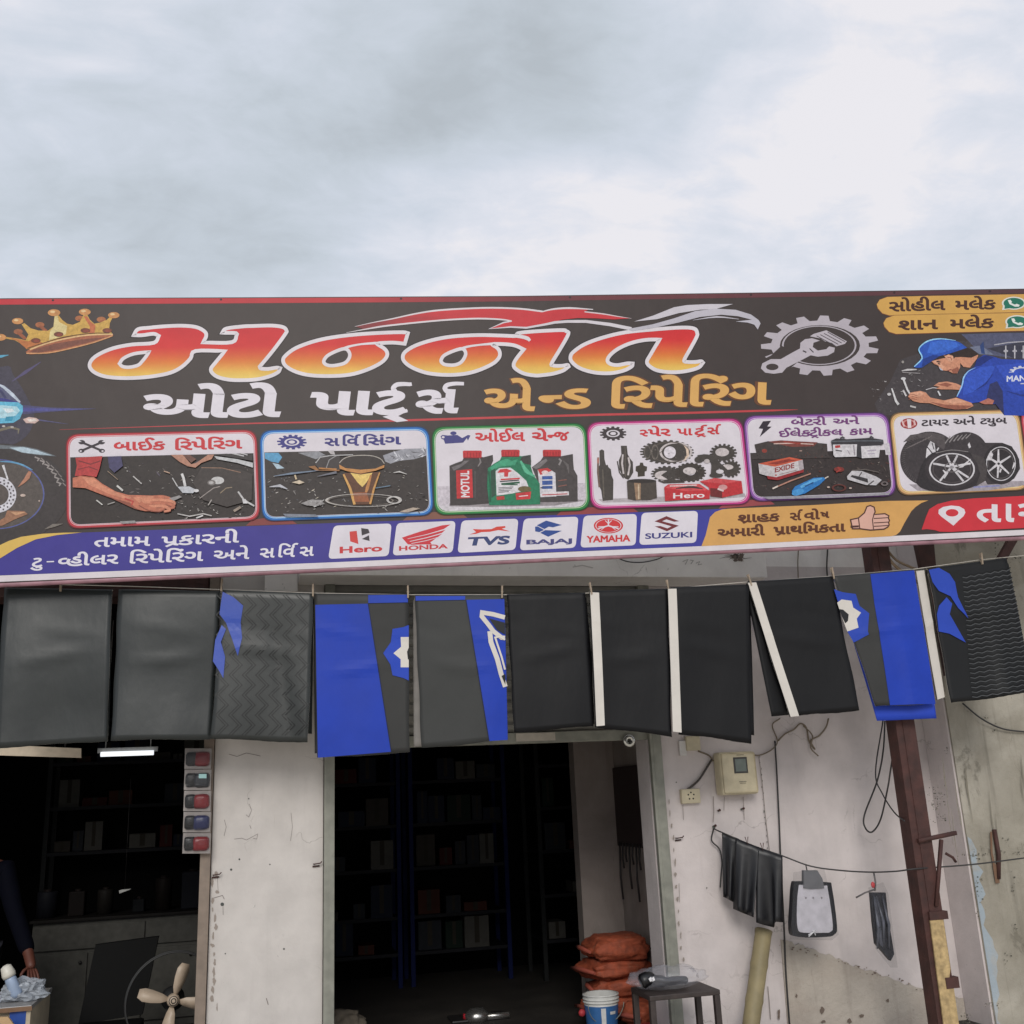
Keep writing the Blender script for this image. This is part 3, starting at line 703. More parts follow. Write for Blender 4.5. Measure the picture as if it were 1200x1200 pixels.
# --- gold name pills at the right end
def g_pills(a):
    a.z(1000, 340, 6)
    for (y0, x0, dy) in ((38, 165, 0), (168, 212, 0)):
        s_ = -0.008
        P = [(x0 + 75, y0 + 10), (x0 + 400, y0 + 2), (1900, y0 - 22), (1900, y0 + 100), (x0 + 520, y0 + 128), (x0 + 90, y0 + 140), (x0 + 40, y0 + 125), (x0 + 8, y0 + 90), (x0, y0 + 62), (x0 + 20, y0 + 30)]
        a.poly([(p[0] - 3, p[1] + (5 if p[1] > y0 + 60 else -3)) for p in P], (110, 66, 48)); a.poly(P, (206, 160, 84))
    a.text('સોહીલ', (250, 150), (648, 138), 62, (72, 42, 34), bold=0.03); a.text('મલેક', (716, 138), (1004, 131), 60, (72, 42, 34), bold=0.03)
    a.text('શાન', (315, 281), (596, 272), 62, (72, 42, 34), bold=0.03); a.text('મલેક', (680, 270), (992, 262), 60, (72, 42, 34), bold=0.03)
    for cx, cy in ((1128, 92), (1152, 222)):
        a.ell(cx, cy, 84, 46, (216, 214, 206)); a.poly([(cx - 82, cy + 48), (cx - 74, cy + 8), (cx - 20, cy + 40)], (216, 214, 206))
        a.ell(cx, cy, 72, 38, (36, 112, 92)); a.poly([(cx - 66, cy + 40), (cx - 62, cy + 8), (cx - 20, cy + 34)], (36, 112, 92))
        a.poly([(cx - 42, cy - 22), (cx - 22, cy - 24), (cx - 12, cy - 8), (cx - 20, cy - 2), (cx + 8, cy + 10), (cx + 20, cy + 4), (cx + 42, cy + 12), (cx + 36, cy + 24), (cx + 8, cy + 24), (cx - 30, cy + 6)], (222, 224, 220))
art('name_labels', 0.0016, g_pills)
# --- mechanic picture
def g_mech(a):
    a.z(1000, 380, 6)
    a.poly([(330, 250), (700, 120), (1000, 110), (1900, 90), (1900, 660), (900, 640), (180, 640), (150, 560), (260, 400)], (70, 64, 66))
    a.poly([(760, 70), (1000, 62), (1900, 50), (1900, 250), (1150, 240), (900, 210), (840, 150)], (84, 86, 110)); a.poly([(940, 170), (1200, 120), (1900, 100), (1900, 240), (1150, 245)], (58, 58, 72))
    a.poly([(820, 160), (900, 150), (990, 215), (880, 210)], (112, 118, 140)); a.poly([(890, 150), (915, 120), (925, 210), (900, 205)], (50, 70, 120))
    a.ribbon([(990, 145), (1090, 128), (1400, 110)], 1.2, (170, 168, 176))
    for x in (1072, 1135, 1195): a.ribbon([(x, 150), (x, 240)], 1.4, (186, 184, 190)); a.ell(x, 188, 16, 9, (176, 174, 182), hole=0.5)
    # engine parts and tools in front of him
    a.specks([(100, 420), (520, 300), (560, 560), (200, 630)], 70, [(150, 144, 146), (112, 104, 106), (190, 186, 186), (94, 86, 86)], (0.6, 2.4), 5)
    a.ribbon([(270, 450), (300, 540), (318, 565)], [1.5, 2.6, 3], (206, 204, 206)); a.ell(252, 492, 14, 10, (196, 192, 194)); a.ell(352, 382, 18, 10, (200, 198, 200)); a.ribbon([(352, 385), (380, 460), (398, 490)], [2.4, 2, 2], (210, 208, 210)); a.ribbon([(350, 462), (372, 505)], 2, (196, 192, 194))
    a.ribbon([(340, 328), (380, 320), (445, 318)], [1, 2.4, 1.4], (190, 186, 188)); a.ribbon([(345, 338), (470, 345)], 1.0, (150, 144, 146)); a.ell(348, 265, 9, 10, (150, 144, 140)); a.ribbon([(400, 575), (440, 585)], 2, (190, 186, 186))
    SK, SK2, SK3 = (200, 140, 112), (216, 160, 132), (150, 92, 74)
    # far hand with the screwdriver
    a.ribbon([(510, 460), (560, 446), (610, 452)], 0.9, (196, 192, 196)); a.poly([(590, 470), (600, 468), (618, 500), (606, 504)], (206, 206, 210))
    a.poly([(565, 432), (600, 408), (660, 402), (720, 415), (760, 432), (755, 462), (690, 458), (620, 458), (580, 452), (610, 440)], SK); a.poly([(590, 425), (650, 410), (700, 425), (660, 440)], SK3)
    # neck, face, ear, hair
    a.poly([(700, 235), (780, 190), (880, 210), (870, 240), (820, 305), (775, 300), (750, 270)], SK)
    a.poly([(545, 255), (590, 245), (640, 215), (700, 225), (750, 260), (752, 300), (730, 345), (700, 345), (670, 328), (640, 325), (610, 318), (600, 292), (570, 280)], SK)
    a.poly([(555, 258), (590, 250), (610, 270), (640, 300), (625, 322), (605, 312), (598, 290)], SK2); a.poly([(690, 320), (735, 300), (745, 320), (728, 344), (700, 344)], SK3)
    a.ribbon([(585, 262), (612, 266)], 1.6, (56, 40, 36)); a.ribbon([(594, 276), (612, 280)], 1.4, (60, 44, 40)); a.ribbon([(662, 326), (690, 318)], 1.2, (132, 70, 62)); a.poly([(600, 296), (622, 316), (632, 326), (612, 322)], (176, 186, 206))
    a.poly([(540, 262), (600, 225), (690, 210), (720, 180), (790, 160), (850, 185), (885, 210), (830, 235), (760, 230), (715, 232), (700, 255), (690, 230), (650, 235), (600, 246)], (52, 40, 36))
    a.poly([(640, 225), (670, 212), (700, 222), (708, 250), (690, 265), (665, 258), (655, 240)], SK2); a.ribbon([(662, 232), (686, 236), (692, 254)], 1.0, SK3)
    # cap
    a.poly([(425, 300), (480, 240), (470, 205), (458, 180), (480, 145), (530, 115), (600, 103), (690, 108), (750, 128), (800, 165), (740, 185), (680, 205), (600, 225), (550, 260), (480, 305), (440, 306)], (44, 84, 178))
    a.poly([(540, 130), (620, 112), (700, 118), (760, 145), (690, 180), (580, 210), (520, 200)], (58, 104, 200)); a.poly([(490, 245), (560, 215), (610, 222), (545, 262), (480, 302)], (34, 60, 136))
    a.ribbon([(428, 298), (484, 238), (460, 180), (486, 142), (540, 112), (620, 102), (720, 114)], [1.2, 1.6, 1.2, 1.6, 1.4, 0.5], (150, 206, 240), smooth=3)
    # shirt
    a.poly([(850, 300), (870, 245), (920, 215), (990, 228), (1040, 245), (1200, 250), (1900, 260), (1900, 660), (1060, 640), (1000, 560), (960, 560), (900, 545), (830, 555), (725, 510), (760, 430), (772, 375), (800, 330)], (44, 70, 166))
    a.poly([(850, 300), (870, 245), (925, 218), (990, 230), (940, 260), (900, 290)], (32, 48, 118)); a.poly([(960, 420), (1010, 400), (1050, 470), (1060, 640), (1000, 560), (930, 540)], (48, 52, 96)); a.poly([(800, 345), (900, 300), (1000, 290), (960, 380), (860, 470), (770, 500), (780, 400)], (54, 86, 190))
    a.poly([(1000, 290), (1300, 262), (1500, 300), (1400, 420), (1120, 480)], (52, 80, 184))
    a.ribbon([(728, 508), (764, 432), (776, 375), (810, 330), (860, 305)], [1, 1.6, 1.8, 1.2, 0.4], (150, 196, 240), smooth=3)
    a.ribbon([(850, 470), (930, 420), (980, 350)], [0.6, 1.8, 0.5], (34, 50, 124)); a.ribbon([(1080, 470), (1180, 500), (1260, 500)], [0.6, 2.4, 0.6], (36, 52, 126))
    # near forearm and hand
    a.poly([(385, 510), (400, 480), (470, 468), (510, 480), (540, 515), (640, 535), (725, 515), (830, 552), (845, 575), (800, 595), (720, 600), (640, 588), (540, 555), (470, 552), (420, 540)], SK)
    a.poly([(395, 505), (410, 482), (470, 472), (500, 490), (460, 510)], SK2); a.poly([(540, 545), (650, 565), (760, 570), (840, 572), (790, 595), (720, 600), (640, 588)], SK3); a.poly([(640, 540), (725, 518), (800, 545), (700, 560)], SK2)
    for y in (500, 514, 528): a.ribbon([(388, y), (420, y - 6), (450, y + 2)], 0.8, SK3)
    a.poly([(885, 548), (950, 520), (990, 535), (980, 562), (920, 562)], (178, 112, 96))
    # print on his back
    a.gear(1185, 338, 92, 46, 13, (206, 208, 222), depth=0.22, hole=0.62, ph=0.2)
    a.poly([(1080, 340), (1300, 330), (1300, 400), (1080, 400)], (52, 80, 184))
    a.text('MANNAT', (1078, 402), (1345, 392), 40, (214, 216, 228), bold=0.03); a.ribbon([(1175, 418), (1290, 412)], 1.2, (200, 204, 220))
art('mechanic_picture', 0.0014, g_mech, mat=PHOTO)

# --- service panels
PANELS = [
 ('red', [(78, 509.5), (300, 504), (304, 609), (79, 619)], (184, 56, 66), (214, 178, 184)),
 ('blue', [(305, 505), (502, 500.5), (507.5, 603), (308, 610)], (40, 112, 190), (170, 206, 232)),
 ('green', [(506.5, 501), (686, 496.5), (691, 597), (510, 603)], (40, 128, 62), (190, 206, 176)),
 ('magenta', [(688, 495.5), (869, 490.5), (880, 590), (693, 596)], (190, 60, 130), (226, 180, 206)),
 ('purple', [(871.5, 488), (1040, 484), (1050, 580.5), (880, 587)], (136, 84, 160), (206, 170, 214)),
 ('gold', [(1042.5, 484.5), (1193, 480.6), (1206, 573), (1053, 580)], (204, 160, 110), (226, 206, 150)),
 ('pink', [(1195.5, 480.4), (1330, 477), (1342, 566), (1209, 572.5)], (196, 70, 84), (226, 180, 184))]
panel_obj = {}
for nm, q, c1, c2 in PANELS:
    def g(a, q=q, c1=c1, c2=c2):
        a.rrect(q, 15, tuple(v * 0.55 for v in c1), -1.2); a.rrect(q, 15, c1, 0.0)
        a.rrect(q, 14, c2, 2.0, hole=3.0)
        a.rrect(q, 13, (214, 207, 214), 3.4)
    o = art('service_panel', 0.0140, g); o['label'] = {'red': 'red framed printed panel with a mechanic arm', 'blue': 'blue framed printed panel with oil pouring', 'green': 'green framed printed panel with three oil bottles', 'magenta': 'magenta framed printed panel with spare gears', 'purple': 'purple framed printed panel with batteries', 'gold': 'gold framed printed panel with tyres', 'pink': 'pink framed printed panel at the right end'}[nm]
    panel_obj[nm] = o
def inner(q, r, inset): return [tuple(p) for p in round_quad([Vector(p) for p in q], r, inset)]
def lower_part(q, v0l, v0r, inset=4.0, r=12):
    """the picture area of a panel: below a line from (left, v0l) to (right, v0r)"""
    P = inner(q, r, inset); o = []
    xl, xr = q[0][0], q[1][0]
    cutf = lambda x: v0l + (v0r - v0l) * (x - xl) / (xr - xl)
    n = len(P)
    for i in range(n):
        a, b = Vector(P[i]), Vector(P[(i + 1) % n]); da, db = a.y - cutf(a.x), b.y - cutf(b.x)
        if da >= 0: o.append(tuple(a))
        if (da >= 0) != (db >= 0): o.append(tuple(a + (b - a) * (da / (da - db))))
    return o
BG = (52, 45, 43)
def p_red(a):
    q = PANELS[0][1]; a.poly(lower_part(q, 536, 531), BG)
    a.z(70, 490, 5)
    a.specks([(250, 250), (1120, 240), (1130, 580), (250, 600)], 60, [(98, 90, 88), (58, 52, 52), (120, 112, 108), (86, 78, 90)], (1.0, 4.5), 3)
    a.specks([(380, 260), (1120, 250), (1125, 590), (420, 590)], 90, [(176, 172, 168), (30, 27, 27), (140, 130, 124), (206, 202, 198), (40, 36, 36)], (0.4, 1.8), 33, 0.5)
    a.specks([(700, 330), (960, 330), (960, 560), (700, 560)], 50, [(150, 146, 142), (34, 30, 30), (196, 192, 188), (90, 84, 80)], (0.5, 2.4), 34, 0.6)
    a.poly([(280, 225), (360, 222), (370, 280), (320, 320), (290, 290)], (70, 66, 100))
    a.poly([(650, 215), (720, 214), (770, 270), (800, 262), (870, 214), (905, 213), (890, 240), (830, 262), (795, 290), (750, 282), (700, 255)], (176, 128, 108)); a.poly([(720, 216), (770, 262), (800, 240), (760, 214)], (110, 76, 66))
    a.poly([(905, 222), (1040, 240), (1132, 262), (1132, 290), (1040, 262), (920, 240)], (190, 190, 192)); a.poly([(900, 212), (980, 208), (1080, 220), (1130, 216), (1130, 250), (1040, 235)], (60, 56, 56)); a.ribbon([(1010, 206), (1080, 222)], 1.4, (190, 188, 190)); a.ribbon([(1060, 205), (1100, 216)], 1.2, (190, 188, 190))
    a.poly([(830, 290), (1060, 300), (1130, 330), (1125, 480), (980, 520), (840, 480), (780, 380)], (64, 57, 55)); a.ribbon([(830, 290), (950, 292), (1060, 318)], 0.8, (150, 116, 96))
    a.ell(925, 365, 38, 22, (196, 194, 194)); a.ell(890, 378, 24, 16, (120, 114, 112)); a.ell(888, 378, 14, 9, (176, 172, 172))
    for P, wd, c in (([(660, 350), (690, 400)], 1.2, (190, 188, 188)), ([(715, 325), (725, 350), (735, 400)], 3, (206, 204, 204)), ([(430, 340), (480, 385)], 1.4, (180, 176, 174)), ([(335, 395), (370, 425)], 2.2, (206, 204, 200)), ([(280, 310), (340, 360)], 0.8, (150, 128, 110)), ([(820, 470), (900, 410), (940, 400)], 0.9, (160, 150, 146)), ([(1045, 430), (1080, 480), (1140, 515)], 2, (190, 188, 188)),
                     ([(870, 510), (890, 478)], 1.2, (170, 164, 160)), ([(940, 440), (975, 410), (1010, 405)], 1, (150, 132, 110)), ([(215, 480), (250, 508)], 1.4, (196, 194, 190)), ([(280, 505), (322, 492)], 1, (170, 166, 162)), ([(690, 560), (760, 575), (840, 560), (890, 572)], 1.3, (186, 182, 180)), ([(800, 585), (840, 570)], 1.6, (206, 204, 204)), ([(610, 310), (645, 322)], 1.2, (180, 150, 130)), ([(1020, 545), (1060, 520)], 3, (150, 136, 124))):
        a.ribbon(P, wd, c)
    a.poly([(690, 402), (760, 400), (800, 420), (780, 440), (720, 438)], (186, 188, 194)); a.ell(800, 425, 15, 9, (206, 204, 206)); a.poly([(1068, 470), (1090, 475), (1100, 500), (1075, 500)], (206, 204, 206)); a.poly([(350, 605), (440, 600), (450, 612), (370, 618)], (150, 148, 148))
    SK, SK2, SK3 = (186, 112, 88), (206, 136, 108), (140, 78, 62)
    a.poly([(92, 232), (250, 222), (232, 300), (215, 345), (150, 335), (88, 340), (100, 280)], (176, 60, 60)); a.ribbon([(110, 250), (180, 270), (240, 250)], 1.4, (120, 42, 44)); a.ribbon([(105, 300), (170, 285), (225, 305)], 1.2, (124, 42, 44))
    a.poly([(76, 350), (120, 338), (200, 345), (250, 385), (330, 430), (400, 450), (500, 452), (580, 455), (650, 475), (672, 495), (640, 525), (590, 545), (500, 545), (440, 530), (410, 500), (330, 480), (240, 445), (150, 410), (76, 405)], SK)
    a.poly([(130, 345), (200, 352), (260, 400), (380, 455), (420, 462), (400, 478), (280, 440), (170, 390)], SK2); a.poly([(240, 440), (330, 474), (410, 495), (440, 522), (470, 540), (500, 545), (440, 532), (330, 482)], SK3)
    a.poly([(430, 465), (520, 456), (575, 460), (560, 500), (470, 500)], SK2)
    for k, (y, x1) in enumerate(((468, 650), (486, 668), (504, 664), (522, 640))):
        P = [(548 - k * 8, y - 4), (600, y - 6), (x1 - 8, y + 4), (x1 + 2, y + 18), (x1 - 30, y + 26)]
        a.ribbon(P, [4.6, 4.6, 4.2, 3.8, 2.6], SK3, smooth=3); a.ribbon([(p[0], p[1] - 1.5) for p in P], [3.4, 3.4, 3.2, 2.8, 1.8], SK2 if k % 2 else SK, smooth=3)
    a.ribbon([(470, 500), (520, 530), (580, 540), (612, 532)], [6, 5.4, 4.4, 3], SK3, smooth=3); a.ribbon([(470, 497), (520, 526), (580, 536), (610, 529)], [4.6, 4.2, 3.4, 2.2], SK, smooth=3)
    a.poly([(640, 470), (700, 452), (716, 462), (668, 484)], (150, 146, 146))
    a.ribbon([(380, 470), (430, 488), (420, 510)], 1.6, (176, 66, 60))
def spanner_x(a):
    for s_ in (1, -1):
        P = lambda x, y: (187 + s_ * x, 165 + y)
        a.ribbon([P(-55, -22), P(55, 24)], 2.6, (54, 46, 54)); a.ell(*P(-58, -24), 20, 13, (54, 46, 54), n=14); a.ell(*P(60, 26), 18, 12, (54, 46, 54), n=14)
        a.poly([P(-80, -38), P(-58, -26), P(-80, -24)], (214, 207, 214)); a.ell(*P(64, 28), 7, 5, (214, 207, 214), n=10)
    a.ell(187, 165, 13, 8, (54, 46, 54), n=12)
def h_red(a):
    a.z(70, 490, 5)
    a.text('બાઈક', (316, 190), (620, 184), 46, (196, 54, 60), bold=0.03); a.text('િરપેિરંગ', (676, 187), (1070, 176), 46, (196, 54, 60), bold=0.03)
def i_red(a):
    a.z(70, 490, 5)
    spanner_x(a)
def p_blue(a):
    q = PANELS[1][1]; a.poly(lower_part(q, 530.2, 526), (58, 51, 49))
    a.z(300, 490, 5.714)
    a.poly([(58, 232), (150, 232), (175, 262), (150, 300), (100, 290), (60, 270)], (92, 156, 196)); a.poly([(110, 300), (150, 308), (190, 335), (140, 340)], (176, 196, 210))
    a.poly([(280, 232), (420, 222), (470, 250), (400, 275), (330, 250)], (140, 140, 146)); a.poly([(480, 218), (520, 215), (530, 245), (500, 240)], (186, 180, 182)); a.poly([(850, 250), (920, 225), (1000, 205), (1138, 202), (1140, 250), (1060, 275), (960, 285), (900, 305), (865, 290)], (150, 150, 158)); a.specks([(880, 230), (1130, 205), (1130, 270), (900, 290)], 26, [(206, 206, 212), (110, 108, 114), (90, 88, 92)], (2, 5), 9)
    a.specks([(70, 420), (600, 400), (640, 640), (90, 640)], 46, [(190, 184, 180), (140, 134, 132), (104, 104, 112), (206, 196, 180), (60, 54, 52)], (1, 3.4), 12); a.specks([(760, 500), (1150, 480), (1160, 630), (780, 640)], 26, [(176, 170, 166), (110, 104, 102), (56, 50, 48)], (1, 3.2), 14)
    a.specks([(70, 300), (560, 260), (640, 620), (80, 620)], 70, [(176, 170, 166), (34, 30, 30), (120, 124, 136), (206, 202, 196)], (0.4, 1.8), 43, 0.5); a.specks([(860, 320), (1140, 300), (1150, 620), (800, 620)], 50, [(150, 146, 142), (34, 30, 30), (110, 112, 122), (196, 190, 180)], (0.4, 1.8), 44, 0.5)
    a.ribbon([(120, 388), (240, 370), (420, 350)], [0.6, 2.4, 0.6], (116, 130, 150)); a.ribbon([(410, 390), (540, 362)], [0.6, 3, ], (112, 112, 122)); a.ribbon([(800, 468), (900, 452)], 1, (100, 124, 146)); a.ribbon([(920, 365), (960, 358), (1010, 375)], [0.5, 1.6, 0.5], (196, 192, 190)); a.ribbon([(90, 460), (160, 452), (210, 475)], [0.6, 3.4, 1], (186, 186, 194)); a.poly([(240, 430), (290, 415), (325, 430), (290, 442)], (206, 190, 168)); a.ribbon([(260, 380), (270, 410)], 2, (200, 180, 150))
    # bottle neck and mouth
    a.poly([(350, 325), (395, 318), (420, 345), (560, 345), (560, 355), (400, 350)], (150, 104, 64)); a.poly([(395, 310), (410, 272), (450, 250), (560, 246), (570, 345), (420, 340)], (66, 60, 60)); a.ribbon([(400, 300), (430, 262), (500, 250), (650, 245)], 1, (180, 178, 180)); a.ribbon([(470, 335), (490, 280), (540, 250)], 1, (150, 148, 150)); a.ribbon([(420, 335), (540, 342)], 1.6, (176, 122, 70))
    a.ell(708, 298, 152, 50, (56, 49, 47)); a.poly([(556, 310), (600, 335), (700, 345), (800, 338), (860, 312), (858, 332), (800, 352), (700, 372), (610, 355), (560, 338)], (190, 134, 78)); a.ribbon([(558, 300), (590, 270), (650, 252), (760, 250), (830, 270), (860, 305)], 0.9, (176, 168, 160), smooth=3)
    a.poly([(580, 372), (640, 362), (700, 372), (780, 362), (832, 360), (800, 450), (770, 540), (762, 578), (650, 580), (640, 520), (610, 430)], (96, 62, 44)); a.poly([(632, 366), (700, 378), (780, 366), (740, 430), (712, 462), (680, 430)], (224, 192, 112)); a.ribbon([(586, 376), (630, 470), (660, 578)], [2, 3, 3], (206, 158, 92)); a.ribbon([(828, 364), (790, 470), (764, 576)], [1.6, 2.4, 2.4], (196, 146, 84)); a.ribbon([(770, 380), (745, 470), (735, 500)], [2, 4, 2], (186, 128, 74)); a.poly([(650, 500), (740, 495), (760, 560), (660, 560)], (150, 88, 56))
    a.ell(718, 550, 255, 44, (190, 184, 180), hole=0.93, n=48); a.ell(700, 552, 222, 34, (120, 112, 106), hole=0.95, n=40); a.ell(925, 548, 52, 26, (186, 182, 180), hole=0.7)
    a.poly([(300, 570), (370, 545), (440, 548), (460, 575), (400, 590), (340, 585)], (150, 146, 146)); a.specks([(330, 550), (450, 545), (450, 590), (340, 600)], 14, [(214, 212, 212), (70, 66, 66)], (1, 2.4), 2); a.poly([(960, 625), (1050, 598), (1100, 605), (1010, 632)], (176, 160, 146)); a.poly([(180, 640), (400, 645), (420, 662), (200, 660)], (130, 134, 146))
def h_blue(a):
    a.z(300, 490, 5.714)
    a.text('સ', (458, 186), (560, 184), 48, (60, 56, 122), bold=0.03); a.text('િવ^', (580, 184), (705, 182), 48, (60, 56, 122), bold=0.03); a.text('િસંગ', (718, 182), (972, 174), 48, (60, 56, 122), bold=0.03)
def i_blue(a):
    a.z(300, 490, 5.714)
    a.gear(240, 160, 100, 50, 14, (60, 58, 126), depth=0.22, hole=0.5, ph=0.1); a.ell(240, 160, 36, 18, (60, 58, 126), hole=0.6)
def bottle(a, body, cap, col, capc=(186, 50, 54)):
    a.poly(body, col); x0, y0, x1, y1 = cap
    a.poly([(x0, y0 + 6), (x0 + 8, y0), (x1 - 8, y0), (x1, y0 + 6), (x1 - 2, y1), (x0 + 2, y1)], capc)
    for k in range(6): a.ribbon([(x0 + (k + 0.6) * (x1 - x0) / 6.4, y0 + 14), (x0 + (k + 0.6) * (x1 - x0) / 6.4, y1 - 4)], 0.8, (146, 34, 40))
    a.ribbon([(x0 + 4, y1 + 2), (x1 - 4, y1 + 2)], 1.0, (110, 26, 32))
def p_green(a):
    q = PANELS[2][1]; a.poly(lower_part(q, 570, 566, 3.8), (196, 188, 196)); a.poly(lower_part(q, 593, 588, 3.8), (206, 200, 206))
    a.z(500, 490, 6)
    a.poly([(160, 600), (1060, 570), (1110, 580), (900, 615), (420, 625), (160, 620)], (146, 138, 142))
    bottle(a, [(160, 335), (200, 318), (250, 300), (262, 275), (385, 272), (400, 275), (465, 258), (468, 300), (450, 340), (440, 380), (450, 600), (300, 612), (165, 614)], (254, 228, 388, 278), (66, 60, 60)); a.poly([(175, 345), (240, 322), (265, 300), (300, 298), (240, 345), (190, 370)], (110, 104, 106)); a.ribbon([(372, 280), (380, 310), (360, 340)], [1, 2, 1], (130, 124, 124)); a.ribbon([(340, 370), (340, 560)], 1.0, (92, 86, 86))
    a.poly([(206, 368), (320, 358), (326, 560), (212, 566)], (190, 50, 54)); a.T = (lambda x, y: (500 + (300 + y * 1.0 - x * 0.02) / 6, 490 + (556 - x) / 6))
    a.text('MOTUL', (0, 0), (186, 0), 60, (224, 218, 222), bold=0.03)
    a.z(500, 490, 6)
    bottle(a, [(880 - 140, 345), (800, 300), (820, 270), (945, 268), (1028, 252), (1030, 300), (1035, 360), (1060, 405), (1062, 585), (900, 590), (790, 590), (770, 420)], (816, 222, 946, 268), (72, 66, 66)); a.poly([(745, 345), (810, 300), (840, 285), (850, 300), (800, 345), (770, 360)], (120, 114, 116)); a.ribbon([(930, 285), (945, 300), (930, 330)], 2, (140, 134, 134)); a.ribbon([(960, 300), (990, 330), (1000, 390)], [1, 3, 1], (100, 94, 94))
    a.poly([(780, 360), (850, 350), (905, 385), (912, 550), (800, 556)], (206, 202, 208)); a.poly([(780, 360), (850, 350), (880, 370), (800, 400)], (190, 56, 58)); a.ell(832, 382, 24, 14, (222, 200, 200))
    for k, (y, c) in enumerate(((420, (58, 86, 150)), (455, (58, 86, 150)), (488, (50, 80, 140)))): a.ribbon([(812, y), (885, y - 2)], [4, 5, 3.4][k], c)
    a.ribbon([(806, 536), (1000, 528)], 4.6, (214, 206, 210)); a.ribbon([(812, 540), (990, 532)], 1.2, (176, 70, 74)); a.ribbon([(925, 440), (985, 432)], 1, (140, 90, 80)); a.ribbon([(925, 480), (985, 470)], 1, (140, 90, 80)); a.ribbon([(800, 490), (815, 489)], 1.4, (60, 50, 50))
    bottle(a, [(430, 352), (470, 322), (515, 295), (528, 268), (652, 265), (668, 268), (730, 258), (735, 300), (732, 340), (750, 400), (795, 460), (798, 605), (640, 612), (440, 612), (425, 480)], (524, 222, 654, 268), (34, 120, 86))
    a.poly([(440, 350), (520, 300), (560, 285), (600, 300), (640, 290), (620, 330), (520, 340), (460, 365)], (66, 156, 120)); a.poly([(670, 270), (732, 258), (734, 330), (690, 320), (655, 300)], (62, 62, 60)); a.ribbon([(660, 300), (700, 370), (760, 410)], [2, 5, 2], (90, 176, 140), smooth=3); a.ribbon([(436, 370), (448, 480), (446, 590)], [2.4, 1.6, 2], (26, 92, 66)); a.poly([(450, 372), (482, 352), (486, 540), (456, 560)], (46, 76, 62))
    a.poly([(485, 372), (510, 352), (590, 348), (640, 385), (700, 440), (715, 480), (690, 510), (600, 530), (492, 545)], (214, 210, 214))
    a.poly([(497, 385), (515, 360), (560, 355), (604, 372), (575, 382), (572, 412), (545, 412), (545, 382)], (196, 56, 60)); a.ribbon([(520, 432), (655, 424)], 1.8, (196, 56, 60)); a.ribbon([(515, 446), (650, 436)], 1.4, (40, 40, 44)); a.ribbon([(525, 464), (655, 452)], 2.2, (34, 84, 60)); a.ribbon([(530, 466), (640, 468)], 1.4, (34, 84, 60))
    for y in (490, 500, 512, 522): a.ribbon([(505, y), (610 - (y - 490), y - 6)], 0.8, (90, 88, 92))
    a.ell(688, 498, 46, 20, (110, 96, 60)); a.poly([(625, 528), (735, 515), (728, 568), (630, 574)], (196, 56, 60)); a.ribbon([(648, 550), (712, 544)], 1.0, (230, 220, 220)); a.poly([(490, 552), (545, 546), (548, 572), (494, 576)], (176, 60, 56))
def h_green(a):
    a.z(500, 490, 6)
    c = (66, 64, 124)
    a.text('ઓઈલ', (340, 166), (692, 160), 58, (198, 56, 62), bold=0.03); a.text('ચેન½', (738, 160), (905, 157), 56, (198, 56, 62), bold=0.03, track=-0.02); a.text('જ', (895, 157), (1004, 154), 56, (198, 56, 62), bold=0.03)
def i_green(a):
    a.z(500, 490, 6)
    c = (66, 64, 124)
    a.poly([(98, 128), (110, 118), (150, 122), (215, 118), (250, 140), (290, 118), (308, 122), (290, 158), (282, 140), (258, 172), (130, 180), (120, 152), (104, 145)], c); a.ell(188, 106, 22, 13, c); a.ell(116, 134, 10, 8, (214, 207, 214))
